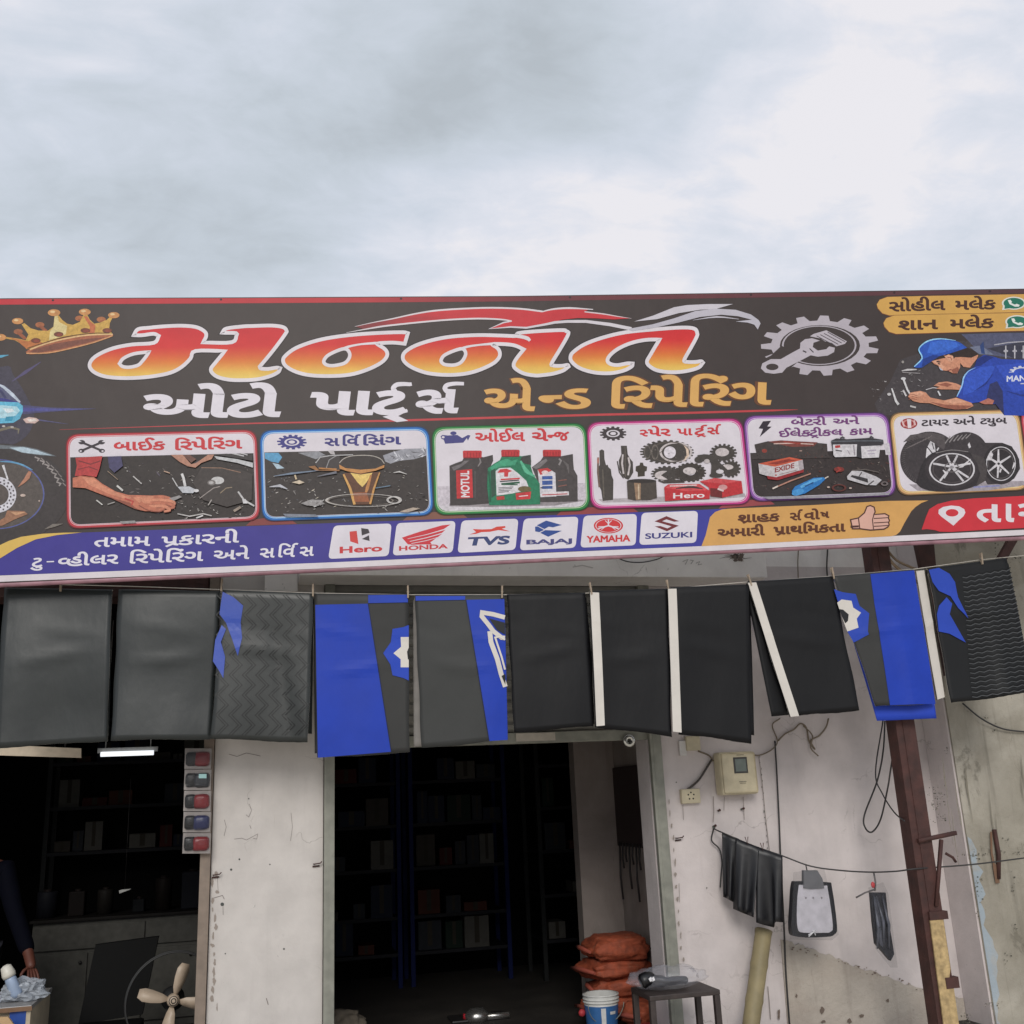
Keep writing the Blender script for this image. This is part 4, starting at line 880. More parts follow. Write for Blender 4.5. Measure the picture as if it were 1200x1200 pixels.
def p_mag(a):
    q = PANELS[3][1]
    a.z(680, 480, 5.714)
    G, G2, Lt = (70, 64, 60), (98, 90, 82), (196, 186, 186)
    a.poly([(120, 600), (1100, 560), (1110, 585), (600, 618), (150, 622)], (176, 168, 172))
    # shafts
    a.poly([(128, 275), (145, 266), (160, 275), (162, 330), (172, 370), (205, 400), (210, 440), (222, 470), (220, 605), (150, 612), (140, 540), (120, 500), (116, 400), (130, 370)], G); a.ribbon([(120, 320), (118, 420), (128, 520)], 2.2, (110, 90, 80)); a.ribbon([(180, 370), (190, 410)], 1.5, G); a.ribbon([(150, 400), (158, 590)], 1.6, G2); a.poly([(112, 330), (124, 318), (126, 360), (114, 360)], (170, 110, 96))
    a.poly([(272, 242), (312, 242), (318, 300), (335, 330), (352, 350), (355, 420), (335, 455), (322, 470), (300, 462), (280, 440), (262, 400), (258, 340), (275, 300)], G); a.ribbon([(285, 300), (280, 360), (290, 430)], 2, Lt); a.ribbon([(322, 320), (332, 370), (320, 440)], 2, Lt); a.ribbon([(248, 345), (262, 420), (290, 460)], 1.4, G); a.ribbon([(300, 250), (302, 450)], 1, G2)
    a.poly([(372, 380), (398, 372), (400, 355), (420, 355), (425, 375), (448, 382), (445, 410), (432, 415), (432, 445), (385, 450), (385, 420), (370, 410)], (66, 58, 48))
    # big gear bundle
    a.gear(580, 285, 182, 82, 26, G, depth=0.12, hole=0, ph=0.05); a.ell(640, 285, 110, 68, Lt, hole=0.86); a.ell(600, 285, 130, 72, (88, 80, 74), hole=0.9); a.ell(500, 285, 24, 52, (110, 102, 96), hole=0.8); a.ell(450, 285, 22, 46, (104, 96, 90), hole=0.8); a.ell(600, 286, 40, 40, (214, 207, 214)); a.poly([(690, 235), (725, 265), (728, 310), (690, 350), (712, 300), (708, 265)], (214, 190, 170))
    a.gear(580, 430, 108, 54, 18, G, depth=0.16, hole=0.0); a.ell(560, 440, 62, 30, Lt); a.poly([(540, 440), (600, 400), (620, 420), (650, 430), (590, 470)], G); a.gear(738, 420, 106, 66, 20, (64, 57, 52), depth=0.1, hole=0.3, ph=0.1); a.ell(732, 410, 44, 24, (206, 196, 196), n=20)
    a.poly([(520, 480), (600, 470), (690, 470), (700, 490), (560, 495)], G)
    for sd in (61, 62): a.specks([(430, 230), (740, 225), (760, 350), (450, 350)] if sd == 61 else [(490, 385), (830, 375), (830, 470), (500, 480)], 30, [(120, 112, 104), (40, 36, 34), (160, 150, 142)], (0.4, 1.5), sd, 0.5)
    # sprocket linkage
    a.gear(958, 290, 92, 62, 17, G, depth=0.2, hole=0.0); a.ell(950, 285, 46, 28, Lt); a.gear(1010, 395, 66, 60, 14, G, depth=0.2, hole=0.0); a.ell(985, 385, 40, 18, Lt); a.ribbon([(790, 330), (850, 320), (900, 350), (900, 430)], [9, 7, 9, 9], G, smooth=3); a.ell(795, 335, 30, 22, G); a.ell(848, 345, 18, 14, Lt); a.ribbon([(880, 330), (930, 370), (1000, 440)], [8, 5, 6], G, smooth=3); a.ell(910, 440, 46, 16, G); a.ell(935, 415, 26, 14, (206, 200, 204))
    # cylinder
    a.poly([(312, 480), (360, 468), (460, 466), (508, 478), (514, 590), (470, 604), (360, 606), (318, 596)], (74, 66, 60)); a.ell(412, 478, 98, 14, (52, 46, 44)); a.poly([(360, 490), (405, 492), (405, 602), (372, 604)], (150, 122, 98)); a.ribbon([(390, 500), (392, 600)], 1.6, (196, 176, 150))
    # red boxes
    a.poly([(800, 480), (900, 458), (1080, 478), (1090, 560), (950, 590), (870, 570), (860, 520)], (186, 50, 56)); a.poly([(870, 525), (950, 530), (950, 590), (872, 580)], (110, 40, 42)); a.poly([(800, 480), (900, 458), (1080, 478), (960, 498)], (200, 78, 82)); a.ell(955, 520, 30, 18, (206, 150, 150)); a.ribbon([(920, 530), (960, 545)], 2, (220, 200, 200))
    a.poly([(562, 520), (590, 500), (800, 498), (868, 545), (866, 598), (700, 604), (568, 612)], (190, 50, 56)); a.poly([(570, 522), (600, 502), (800, 500), (860, 540), (700, 545)], (206, 80, 84)); a.ribbon([(640, 528), (740, 516), (820, 530)], [1, 3, 1], (66, 50, 50)); a.ribbon([(600, 512), (780, 506)], 1.5, (220, 190, 190))
    a.text('Hero', (622, 594), (832, 588), 36, (230, 222, 224), bold=0.02)
def h_mag(a):
    a.z(680, 480, 5.714)
    c = (198, 54, 60)
    a.text('સ½', (398, 180), (455, 178), 42, c, bold=0.03); a.text('પેર', (452, 178), (606, 174), 44, c, bold=0.03)
    a.text('પા', (648, 172), (752, 170), 42, c, bold=0.03); a.text('ટ^`', (765, 170), (852, 166), 42, c, bold=0.028); a.text('સ^', (850, 165), (944, 162), 42, c, bold=0.03)
def i_mag(a):
    a.z(680, 480, 5.714)
    a.gear(220, 160, 90, 48, 14, (62, 54, 56), depth=0.2, hole=0.5, ph=0.2); a.ell(220, 160, 32, 17, (62, 54, 56), hole=0.62)
    c = (198, 54, 60)
def p_pur(a):
    q = PANELS[4][1]; a.poly(lower_part(q, 531, 527), (56, 48, 47)); a.poly([(1036, 520), (1042, 519), (1044, 533), (1038, 533)], (200, 194, 200))
    a.z(860, 470, 6)
    a.specks([(140, 400), (1080, 380), (1100, 620), (150, 640)], 60, [(90, 80, 76), (52, 46, 46), (110, 66, 58), (80, 72, 72)], (1, 4), 21)
    a.poly([(145, 305), (240, 282), (330, 290), (560, 292), (655, 300), (660, 372), (690, 400), (120, 410), (120, 372), (160, 370)], (66, 58, 56)); a.poly([(240, 285), (330, 276), (430, 282), (590, 290), (560, 318), (400, 322), (300, 300)], (120, 62, 54)); a.ribbon([(280, 300), (420, 296), (560, 304)], 1.2, (206, 178, 170)); a.ribbon([(350, 285), (470, 300)], 1.6, (150, 60, 52)); a.ell(215, 350, 18, 14, (140, 60, 50)); a.ell(470, 350, 10, 4, (170, 140, 130))
    a.specks([(150, 320), (650, 310), (660, 400), (160, 405)], 40, [(30, 26, 26), (96, 84, 78), (130, 70, 60)], (0.4, 1.6), 55, 0.5); a.specks([(520, 420), (1090, 410), (1090, 620), (600, 640)], 60, [(34, 30, 30), (110, 100, 94), (150, 140, 132), (96, 50, 44)], (0.4, 1.8), 56, 0.5)
    # white car battery
    a.poly([(684, 278), (720, 262), (800, 268), (960, 258), (1050, 272), (1054, 300), (1030, 312), (1020, 400), (900, 402), (860, 392), (720, 396), (700, 380), (690, 310)], (58, 56, 60)); a.poly([(696, 306), (866, 304), (862, 390), (712, 394), (700, 380)], (206, 202, 206)); a.poly([(894, 318), (1030, 312), (1020, 396), (900, 402)], (204, 200, 204)); a.ribbon([(684, 284), (860, 280), (1050, 280)], 1.2, (96, 100, 106)); a.ribbon([(748, 262), (765, 252), (780, 262)], 1.6, (70, 66, 68)); a.ribbon([(955, 262), (965, 248), (982, 260)], 1.6, (70, 66, 68))
    a.ribbon([(712, 322), (748, 318)], 3, (176, 60, 58)); a.ribbon([(715, 345), (760, 352)], 1.5, (90, 86, 90)); a.ribbon([(842, 310), (850, 380)], 1.6, (150, 144, 150)); a.ribbon([(800, 345), (815, 375)], 1, (160, 150, 160)); a.ribbon([(940, 350), (1000, 345)], 1.4, (170, 160, 176)); a.ribbon([(940, 372), (990, 368)], 1.2, (170, 160, 176))
    # small red and white battery
    a.poly([(172, 440), (390, 394), (484, 412), (492, 478), (300, 535), (245, 530), (180, 510)], (196, 190, 192)); a.poly([(172, 440), (390, 394), (484, 412), (290, 462)], (196, 88, 62)); a.poly([(240, 438), (380, 408), (440, 416), (300, 446)], (140, 54, 44)); a.poly([(230, 525), (300, 535), (492, 480), (490, 500), (310, 556), (240, 548)], (150, 44, 48)); a.poly([(484, 412), (492, 478), (460, 490), (452, 424)], (170, 160, 164))
    a.text('EXIDE', (288, 502), (425, 468), 34, (140, 50, 50), bold=0.03); a.ribbon([(320, 516), (440, 486)], 1, (160, 140, 140)); a.poly([(286, 526), (296, 512), (304, 524)], (176, 60, 56))
    a.ribbon([(280, 612), (400, 560), (540, 510)], [1.6, 1.6, 1.4], (176, 128, 112)); a.ribbon([(272, 616), (310, 598)], 1.8, (214, 200, 190))
    a.poly([(408, 632), (430, 600), (560, 540), (630, 535), (645, 548), (600, 590), (500, 650), (440, 666), (412, 655)], (46, 118, 184)); a.ell(450, 640, 44, 22, (72, 146, 206), rot=-0.3); a.ribbon([(470, 605), (560, 560), (620, 542)], [3, 4, 1.5], (92, 164, 216)); a.ribbon([(500, 600), (560, 572)], 1.6, (30, 76, 130)); a.ribbon([(640, 544), (665, 530)], 1.4, (200, 190, 180))
    a.poly([(795, 530), (830, 490), (900, 492), (1000, 530), (1040, 555), (1000, 592), (930, 590), (800, 552)], (190, 186, 190)); a.poly([(830, 520), (880, 530), (940, 545), (945, 575), (870, 552), (820, 532)], (56, 52, 54)); a.ribbon([(900, 500), (880, 530)], 1.4, (90, 86, 88)); a.ribbon([(985, 560), (945, 590)], 1.5, (80, 76, 78)); a.ribbon([(830, 488), (920, 480), (1020, 500)], 1.2, (96, 88, 84))
    a.ell(740, 480, 36, 18, (120, 50, 44)); a.ribbon([(720, 500), (750, 480), (730, 465)], 1.6, (160, 60, 52)); a.ell(740, 610, 52, 26, (96, 50, 44), hole=0.7); a.ell(665, 605, 10, 6, (190, 170, 160)); a.ell(820, 612, 10, 6, (190, 170, 160)); a.ell(1060, 580, 26, 16, (110, 100, 100), hole=0.5)
    a.poly([(200, 672), (700, 662), (1080, 645), (1110, 625), (1090, 660), (700, 680), (240, 690)], (150, 146, 154))
def h_pur(a):
    a.z(860, 470, 6)
    c = (112, 62, 116)
    a.text('બેટરી', (402, 172), (652, 166), 40, c, bold=0.03); a.text('અને', (696, 164), (884, 160), 38, c, bold=0.03)
    a.text('ઈલેક½ટ`ીકલ', (316, 252), (768, 240), 40, c, bold=0.028); a.text('કામ', (812, 238), (978, 232), 40, c, bold=0.03)
def i_pur(a):
    a.z(860, 470, 6)
    c = (112, 62, 116)
    a.poly([(205, 142), (262, 138), (235, 178), (266, 180), (182, 252), (205, 196), (174, 192)], (50, 42, 52))
def p_gold(a):
    a.z(1030, 470, 7.06); K1, K2, K3, Lt = (64, 58, 60), (50, 45, 47), (86, 79, 80), (206, 202, 206)
    a.poly([(250, 690), (1190, 660), (1240, 690), (900, 740), (560, 752), (320, 740)], (160, 152, 158)); a.ribbon([(780, 712), (1000, 700)], 2, (140, 140, 180))
    # back left tyre, back right tyre
    a.ell(420, 480, 245, 228, K1, n=44); a.poly([(200, 340), (260, 280), (420, 258), (540, 285), (560, 420), (380, 300)], K3); a.poly([(395, 395), (425, 330), (460, 350), (470, 420), (400, 475), (388, 470)], Lt); a.ribbon([(400, 380), (440, 430), (470, 440)], 1.2, K2); a.ribbon([(440, 345), (455, 400)], 1, K2); a.ribbon([(480, 410), (495, 385)], 1.6, Lt)
    for i in range(9): a.ribbon([(215 + i * 24, 400 - i * 11), (262 + i * 22, 372 - i * 11)], 0.8, (110, 102, 102))
    a.ell(720, 420, 180, 165, K1, n=40)
    for i in range(6): a.ribbon([(548 + i * 34, 350 - i * 8), (590 + i * 34, 290 - i * 4)], [1.6, 0.8], (140, 134, 134))
    a.poly([(735, 360), (748, 340), (762, 380), (745, 392)], Lt)
    a.poly([(880, 345), (1020, 345), (1100, 375), (1160, 480), (1168, 560), (1120, 640), (1050, 680), (900, 690), (820, 560)], K1); a.ell(1010, 520, 150, 168, K2, n=40)
    a.ell(1010, 518, 122, 142, Lt, hole=0.95, n=40); a.ell(1010, 518, 106, 124, K3, hole=0.94, n=40)
    for t in (-0.55, 0.75, 1.75, 2.6, 3.6, 4.6): a.ribbon([(990 + 10 * math.cos(t), 518 + 10 * math.sin(t)), (1000 + 104 * math.cos(t), 518 + 120 * math.sin(t))], [3, 1.6], Lt)
    a.poly([(885, 490), (925, 410), (945, 440), (930, 490)], Lt); a.ribbon([(1000, 590), (1010, 560)], 2, Lt); a.ribbon([(1105, 560), (1125, 510)], [0.8, 3], Lt)
    for i in range(26):
        t = 2.1 + i * 0.085; a.ribbon([(420 + 236 * math.cos(t), 480 + 220 * math.sin(t)), (420 + 205 * math.cos(t + .06), 480 + 192 * math.sin(t + .06))], 0.7, (88, 82, 83))
    # front tyre
    a.poly([(330, 620), (360, 520), (440, 430), (600, 402), (760, 430), (840, 500), (860, 620), (800, 700), (620, 745), (420, 740), (320, 690)], K2, smooth=3); a.poly([(760, 430), (870, 470), (900, 560), (880, 660), (800, 706), (840, 600)], (74, 68, 68)); a.ell(602, 566, 222, 160, (58, 52, 54), n=48)
    a.ribbon([(470, 430), (600, 405), (740, 420)], 0.9, (130, 124, 124), smooth=3)
    a.ell(604, 564, 190, 134, Lt, hole=0.93, n=48); a.ell(604, 564, 160, 112, K3, hole=0.95, n=40)
    for t in (-1.30, -1.84, -0.42, 0.62, 0.98, 2.2, 3.55): a.ribbon([(602 + 12 * math.cos(t), 545 + 8 * math.sin(t)), (604 + 170 * math.cos(t), 564 + 120 * math.sin(t))], [2.6, 2.2], Lt)
    a.ell(602, 548, 18, 13, (150, 146, 150)); a.ell(602, 548, 60, 42, (110, 104, 106), hole=0.85)
    a.ribbon([(760, 480), (690, 540), (665, 550)], [1, 2.5, 1], Lt); a.ribbon([(530, 570), (560, 600), (540, 640)], [1, 3, 1], Lt)
def h_gold(a):
    a.z(1030, 470, 7.06)
    c = (58, 50, 56)
    a.text('ટાયર', (352, 206), (580, 200), 46, c, bold=0.028); a.text('અને', (614, 198), (798, 192), 46, c, bold=0.028); a.text('ટ½યુબ', (838, 190), (1060, 184), 44, c, bold=0.028)
def i_gold(a):
    a.z(1030, 470, 7.06)
    a.ell(248, 186, 70, 44, (150, 52, 52)); a.ell(248, 186, 56, 34, (190, 130, 126), hole=0.7); a.poly([(232, 148), (266, 150), (268, 222), (240, 224)], (214, 206, 210)); a.ribbon([(190, 160), (210, 210)], 2, (214, 180, 180)); a.ribbon([(290, 160), (300, 200)], 2, (214, 180, 180))
    c = (58, 50, 56)
def p_pink(a):
    a.poly(lower_part(PANELS[6][1], 512, 509), (66, 60, 62)); a.poly([(1212, 520), (1260, 515), (1240, 560), (1216, 560)], (150, 110, 96))
def h_pink(a): a.poly([(1215, 490), (1240, 488), (1238, 504), (1214, 504)], (190, 60, 60))
for nm, fp, fh, fi in (('red', p_red, h_red, i_red), ('blue', p_blue, h_blue, i_blue), ('green', p_green, h_green, i_green), ('magenta', p_mag, h_mag, i_mag), ('purple', p_pur, h_pur, i_pur), ('gold', p_gold, h_gold, i_gold), ('pink', p_pink, h_pink, None)):
    art('panel_picture', 0.0156, fp, panel_obj[nm], mat=PHOTO); art('panel_heading', 0.0156, fh, panel_obj[nm]); fi and art('heading_icon', 0.0156, fi, panel_obj[nm])

# --- blue band lettering
def g_blue_text(a):
    W = (220, 216, 226)
    a.z(0, 600, 6); a.text('તમામ', (660, 246), (1055, 236), 62, W, bold=0.022, shear=0.1)
    a.z(0, 600, 6); a.text('પ/રકારની'.replace('પ/ર', 'પ/'), (1130, 238), (1680, 212), 62, W, bold=0.022, shear=0.1)
def g_blue_text2(a):
    W = (220, 216, 226); a.z(0, 600, 6)
    a.text('ટુ', (212, 386), (300, 382), 58, W, bold=0.022, shear=0.1); a.ribbon([(328, 350), (380, 348)], 1.4, W); a.text('વ½હીલર', (405, 384), (832, 362), 62, W, bold=0.022, shear=0.1)
    a.text('િરપેિરંગ', (910, 362), (1428, 342), 62, W, bold=0.022, shear=0.1)
    a.text('અને', (1498, 338), (1752, 328), 62, W, bold=0.022, shear=0.1); a.text('સ', (1824, 322), (1930, 318), 62, W, bold=0.022, shear=0.1); a.text('િવ^', (1955, 318), (2090, 313), 62, W, bold=0.022, shear=0.1); a.text('સ', (2104, 312), (2205, 306), 62, W, bold=0.022, shear=0.1)
art('band_lettering', 0.0040, g_blue_text); art('band_lettering', 0.0040, g_blue_text2)
def g_orange_text(a):
    c = (92, 52, 34); a.z(820, 570, 5)
    a.text('શ/ાહક', (222, 212), (470, 202), 42, c, bold=0.035); a.text('સ^', (528, 198), (605, 196), 40, c, bold=0.035); a.text('વો', (612, 196), (705, 190), 40, c, bold=0.035); a.text('ષ', (706, 186), (760, 182), 34, c, bold=0.035)
    a.text('અમારી', (104, 296), (382, 284), 42, c, bold=0.035); a.text('પ/ાથિમકતા', (432, 282), (855, 262), 42, c, bold=0.035)
    o = (80, 50, 44); s_ = (214, 168, 152)
    H = [(884, 195), (930, 185), (965, 155), (980, 118), (1000, 112), (1022, 122), (1028, 150), (1020, 165), (1085, 160), (1108, 172), (1105, 185), (1112, 200), (1106, 212), (1110, 225), (1102, 238), (1080, 250), (1000, 256), (940, 248), (895, 248)]
    a.poly(H, s_); a.ribbon(H, 1.5, o, closed=True); a.ribbon([(930, 186), (938, 248)], 1.3, o); a.ribbon([(884, 236), (932, 234)], 2.4, o)
    for y in (186, 212, 232): a.ribbon([(1020, y + 2), (1060, y), (1104, y - 3)], 1.1, o)
    a.ribbon([(1020, 168), (1012, 195), (1018, 250)], 1.1, o)
art('motto_lettering', 0.0060, g_orange_text)
# --- maker tiles
def tile(q, label, fn):
    o = art('logo_tile', 0.0034, lambda a: a.rrect(q, 5.5, (216, 210, 218)))
    o['label'] = label
    art('logo', 0.0040, fn, o)
def l1(a):
    a.z(380, 590, 5); a.poly([(148, 165), (190, 160), (200, 238), (152, 222)], (204, 66, 62)); a.poly([(216, 144), (258, 150), (266, 172), (220, 188)], (62, 56, 62)); a.poly([(220, 208), (262, 186), (266, 220)], (62, 56, 62))
    a.text('Hero', (90, 291), (340, 278), 38, (198, 56, 60), bold=0.035)
def l2(a):
    a.z(380, 590, 5); c = (200, 52, 62)
    a.poly([(455, 200), (560, 165), (690, 128), (740, 123), (700, 150), (600, 180), (490, 205)], c); a.poly([(470, 212), (600, 184), (710, 154), (690, 172), (600, 198), (495, 222)], c); a.poly([(485, 228), (600, 203), (690, 178), (665, 197), (600, 215), (510, 233)], c); a.poly([(502, 238), (600, 219), (655, 203), (630, 222), (590, 240), (510, 242)], c); a.poly([(560, 240), (620, 225), (630, 240)], c)
    a.poly([(455, 200), (480, 195), (515, 240), (490, 240)], c)
    a.text('HONDA', (438, 276), (725, 262), 26, (196, 56, 62), bold=0.035)
def l3(a):
    a.z(380, 590, 5); c = (206, 66, 54)
    a.poly([(850, 182), (890, 168), (870, 150), (925, 152), (980, 150), (1010, 136), (1060, 132), (1062, 142), (1040, 148), (1090, 164), (1020, 156), (970, 166), (920, 168), (890, 178)], c)
    a.text('TVS', (832, 246), (1082, 236), 48, (52, 64, 110), bold=0.045, shear=0.25)
def l4(a):
    a.z(600, 580, 5); c = (44, 72, 140)
    a.poly([(145, 178), (200, 150), (292, 176), (240, 190), (215, 186), (190, 200)], c); a.poly([(135, 186), (150, 184), (188, 205), (160, 218), (136, 214)], c); a.poly([(165, 222), (195, 206), (292, 210), (212, 245)], c)
    a.text('BAJAJ', (84, 289), (352, 280), 26, (66, 66, 120), bold=0.04)
def l5(a):
    a.z(600, 580, 5); c = (202, 54, 58)
    a.ell(565, 180, 86, 46, c); a.ell(565, 180, 76, 40, (216, 210, 218), hole=0.94)
    for t in (-1.57, 0.5, 2.64):
        a.ribbon([(565, 180), (565 + 68 * math.cos(t), 180 + 36 * math.sin(t))], 1.6, (216, 210, 218))
        for d in (-0.32, 0.32): a.ribbon([(565 + 20 * math.cos(t), 180 + 11 * math.sin(t)), (565 + 60 * math.cos(t + d), 180 + 32 * math.sin(t + d))], 0.8, (216, 210, 218))
    a.text('YAMAHA', (436, 278), (694, 270), 38, c, bold=0.04)
def l6(a):
    a.z(600, 580, 5); c = (112, 46, 50)
    a.poly([(835, 155), (905, 124), (980, 154), (950, 157), (905, 143), (880, 154), (978, 180), (908, 213), (836, 184), (870, 182), (910, 196), (935, 184)], c)
    a.text('SUZUKI', (780, 257), (1056, 247), 32, (58, 58, 122), bold=0.028)
for q, lb, fn in (([(391, 616), (459, 613.4), (455.5, 651.6), (384.5, 655)], 'white tile with a red and black shield mark', l1), ([(465, 613), (534, 610.4), (530.5, 647.6), (460, 651)], 'white tile with a red wing mark', l2), ([(541, 610), (607.6, 607.8), (604, 644.4), (536, 648)], 'white tile with a running horse mark', l3),
                  ([(614, 607.8), (678, 605.4), (674.5, 641.8), (609, 645)], 'white tile with a blue angular mark', l4), ([(684, 604.4), (746.4, 602.2), (745, 639), (680, 641.8)], 'white tile with a red round mark', l5), ([(752, 601), (818, 598.6), (816, 636), (749, 638.6)], 'white tile with a dark red S shaped mark', l6)): tile(q, lb, fn)

# ------------------------------------------------------------------ materials of the place
def plaster(name, base, dirt, amount=0.5, patches=0.35, bump=0.35, streak=1.0, blue=0.0):
    """old lime-washed plaster: blotches, rain streaks, flaked patches, fine cracks"""
    m, t, b = mat_new(name); L = t.links.new
    g = N(t, 'ShaderNodeNewGeometry'); pos = g.outputs['Position']
    def noise_(scale, det, rough, mscale=(1, 1, 1), dist=0.0, loc=0.0):
        mp = N(t, 'ShaderNodeMapping'); mp.inputs['Scale'].default_value = mscale; mp.inputs['Location'].default_value = (loc, loc, loc); L(pos, mp.inputs[0])
        n = N(t, 'ShaderNodeTexNoise'); n.inputs['Scale'].default_value = scale; n.inputs['Detail'].default_value = det; n.inputs['Roughness'].default_value = rough; n.inputs['Distortion'].default_value = dist
        L(mp.outputs[0], n.inputs['Vector']); return n.outputs['Fac']
    def rng(x, a, c, lo=0.0, hi=1.0):
        r = N(t, 'ShaderNodeMapRange'); r.inputs[1].default_value = a; r.inputs[2].default_value = c; r.inputs[3].default_value = lo; r.inputs[4].default_value = hi; L(x, r.inputs[0]); return r.outputs[0]
    def mixn(a, c, f):
        x = N(t, 'ShaderNodeMix', data_type='RGBA')
        if isinstance(f, float): x.inputs[0].default_value = f
        else: L(f, x.inputs[0])
        for s_, v in ((6, a), (7, c)):
            if isinstance(v, tuple): x.inputs[s_].default_value = v
            else: L(v, x.inputs[s_])
        return x.outputs[2]
    blot = rng(noise_(1.6, 6, 0.6, dist=0.6), 0.42, 0.72, 0, amount)
    col = mixn(L3(base), L3(tuple(v * 0.94 for v in base)), rng(noise_(5, 5, 0.55, loc=4), 0.35, 0.65))
    col = mixn(col, L3(dirt), blot)
    st = rng(noise_(4.0, 5, 0.6, (3.2, 3.2, 0.22), 0.3, 2.0), 0.56, 0.76, 0, 0.45 * streak); col = mixn(col, L3(tuple(v * 0.72 for v in dirt)), st)
    pk = rng(noise_(3.2, 9, 0.68, (1, 1, 0.7), 0.4, 9.0), 0.64 - patches * 0.1, 0.66 - patches * 0.1 + 0.03, 0, 0.75 * min(1, patches * 1.6)); col = mixn(col, L3(tuple(v * 0.8 for v in dirt)), pk)
    sp = rng(noise_(34, 4, 0.7, (1, 1, 0.7), 0, 5.0), 0.69, 0.73, 0, 0.55); col = mixn(col, L3((62, 56, 52)), sp)
    if blue: col = mixn(col, L3((150, 166, 178)), rng(noise_(2.6, 8, 0.7, (1, 1, 0.5), 0.4, 14.0), 0.45, 0.5, 0, blue))
    vo = N(t, 'ShaderNodeTexVoronoi', feature='DISTANCE_TO_EDGE'); vo.inputs['Scale'].default_value = 1.15
    wn = N(t, 'ShaderNodeTexNoise'); wn.inputs['Scale'].default_value = 5; wn.inputs['Detail'].default_value = 6; L(pos, wn.inputs['Vector'])
    wa = N(t, 'ShaderNodeVectorMath', operation='MULTIPLY_ADD'); L(wn.outputs['Color'], wa.inputs[0]); wa.inputs[1].default_value = (0.35, 0.35, 0.35); L(pos, wa.inputs[2]); L(wa.outputs[0], vo.inputs['Vector'])
    ck = N(t, 'ShaderNodeMath', operation='MULTIPLY'); L(rng(vo.outputs['Distance'], 0.002, 0.005, 0.32, 0.0), ck.inputs[0]); L(rng(noise_(2.3, 3, 0.5, loc=21.0), 0.55, 0.64), ck.inputs[1])
    col = mixn(col, L3((96, 86, 80)), ck.outputs[0])
    sc_ = N(t, 'ShaderNodeMath', operation='MULTIPLY'); L(rng(noise_(9, 3, 0.6, (5, 5, 0.5), 0.8, 31.0), 0.68, 0.72), sc_.inputs[0]); L(rng(noise_(3.1, 2, 0.5, loc=41.0), 0.55, 0.62, 0, 0.5), sc_.inputs[1]); col = mixn(col, L3((120, 108, 102)), sc_.outputs[0])
    L(col, b.inputs['Base Color']); b.inputs['Roughness'].default_value = 0.88; b.inputs['Specular IOR Level'].default_value = 0.25
    h = N(t, 'ShaderNodeMath', operation='SUBTRACT'); L(noise_(26, 8, 0.65), h.inputs[0]); L(pk, h.inputs[1])
    bp = N(t, 'ShaderNodeBump'); bp.inputs['Strength'].default_value = bump; bp.inputs['Distance'].default_value = 0.012; L(h.outputs[0], bp.inputs['Height']); L(bp.outputs[0], b.inputs['Normal'])
    return m
WALL_M = plaster('whitewashed_plaster', (206, 197, 195), (186, 173, 167), 0.16, 0.05, 0.25, 0.3)
PILLAR_M = plaster('pillar_plaster', (202, 196, 191), (184, 177, 171), 0.14, 0.04, 0.2, 0.3)
OLD_M = plaster('weathered_plaster', (172, 166, 154), (122, 116, 102), 0.75, 0.40, 0.6, 1.0)
OLDB_M = plaster('bluish_old_plaster', (170, 174, 176), (140, 138, 130), 0.6, 0.4, 0.5, 0.8, 0.6)
PATCH_M = plaster('rough_render', (182, 173, 162), (156, 140, 128), 0.55, 0.25, 0.8, 0.6)
BRIGHT_M = plaster('lifted_whitewash', (238, 233, 229), (222, 216, 210), 0.2, 0.03, 0.2, 0.3)  # whiter than the wall below, to make up for the sign's shade
INNER_M = plaster('shaded_inner_plaster', (156, 145, 139), (104, 93, 87), 0.45, 0.10, 0.2, 0.6)  # base darkened to stand in for indoor shade; the blotches are grime
DARKIN_M = simple('shaded_interior', (13, 13, 13), spec=0.05, rough=0.9, var=0.3, scale=3)  # near-black colour stands in for the deep shade of the rooms
CONC_M = simple('grey_cement', (112, 106, 100), rough=0.9, var=0.2, scale=4, bump=0.3)
FLOOR_M = simple('oily_floor', (42, 38, 34), rough=0.7, var=0.35, scale=3, bump=0.2)
STEEL_M = simple('shutter_steel', (128, 128, 118), rough=0.5, metal=0.0, var=0.18, scale=14, bump=0.1)
SHUT_M = simple('shutter_slats', (120, 118, 112), rough=0.55, var=0.15, scale=9)
RUST_M = simple('rusty_brown_paint', (66, 38, 33), rough=0.7, var=0.35, scale=11, bump=0.4, bscale=40)
BEIGE_M = simple('beige_frame_paint', (124, 110, 98), rough=0.6, var=0.15)
WOOD_M = simple('peg_wood', (150, 134, 116), rough=0.7, var=0.2)
WIREB_M = simple('black_wire', (44, 42, 42), rough=0.5); WIREG_M = simple('old_cord', (116, 104, 88), rough=0.8); WIREW_M = simple('pale_cord', (190, 184, 174), rough=0.8)

# ------------------------------------------------------------------ ground
def ground_mat():
    m, t, b = mat_new('dusty_ground'); tc = N(t, 'ShaderNodeNewGeometry'); n = N(t, 'ShaderNodeTexNoise'); n.inputs['Scale'].default_value = 1.3; n.inputs['Detail'].default_value = 8
    t.links.new(tc.outputs['Position'], n.inputs['Vector']); r = N(t, 'ShaderNodeValToRGB'); t.links.new(n.outputs['Fac'], r.inputs[0])
    r.color_ramp.elements[0].color = L3((200, 192, 178)); r.color_ramp.elements[1].color = L3((222, 214, 200)); t.links.new(r.outputs[0], b.inputs['Base Color']); b.inputs['Roughness'].default_value = 0.95
    bp = N(t, 'ShaderNodeBump'); bp.inputs['Strength'].default_value = 0.5; bp.inputs['Distance'].default_value = 0.03; t.links.new(n.outputs['Fac'], bp.inputs['Height']); t.links.new(bp.outputs[0], b.inputs['Normal']); return m
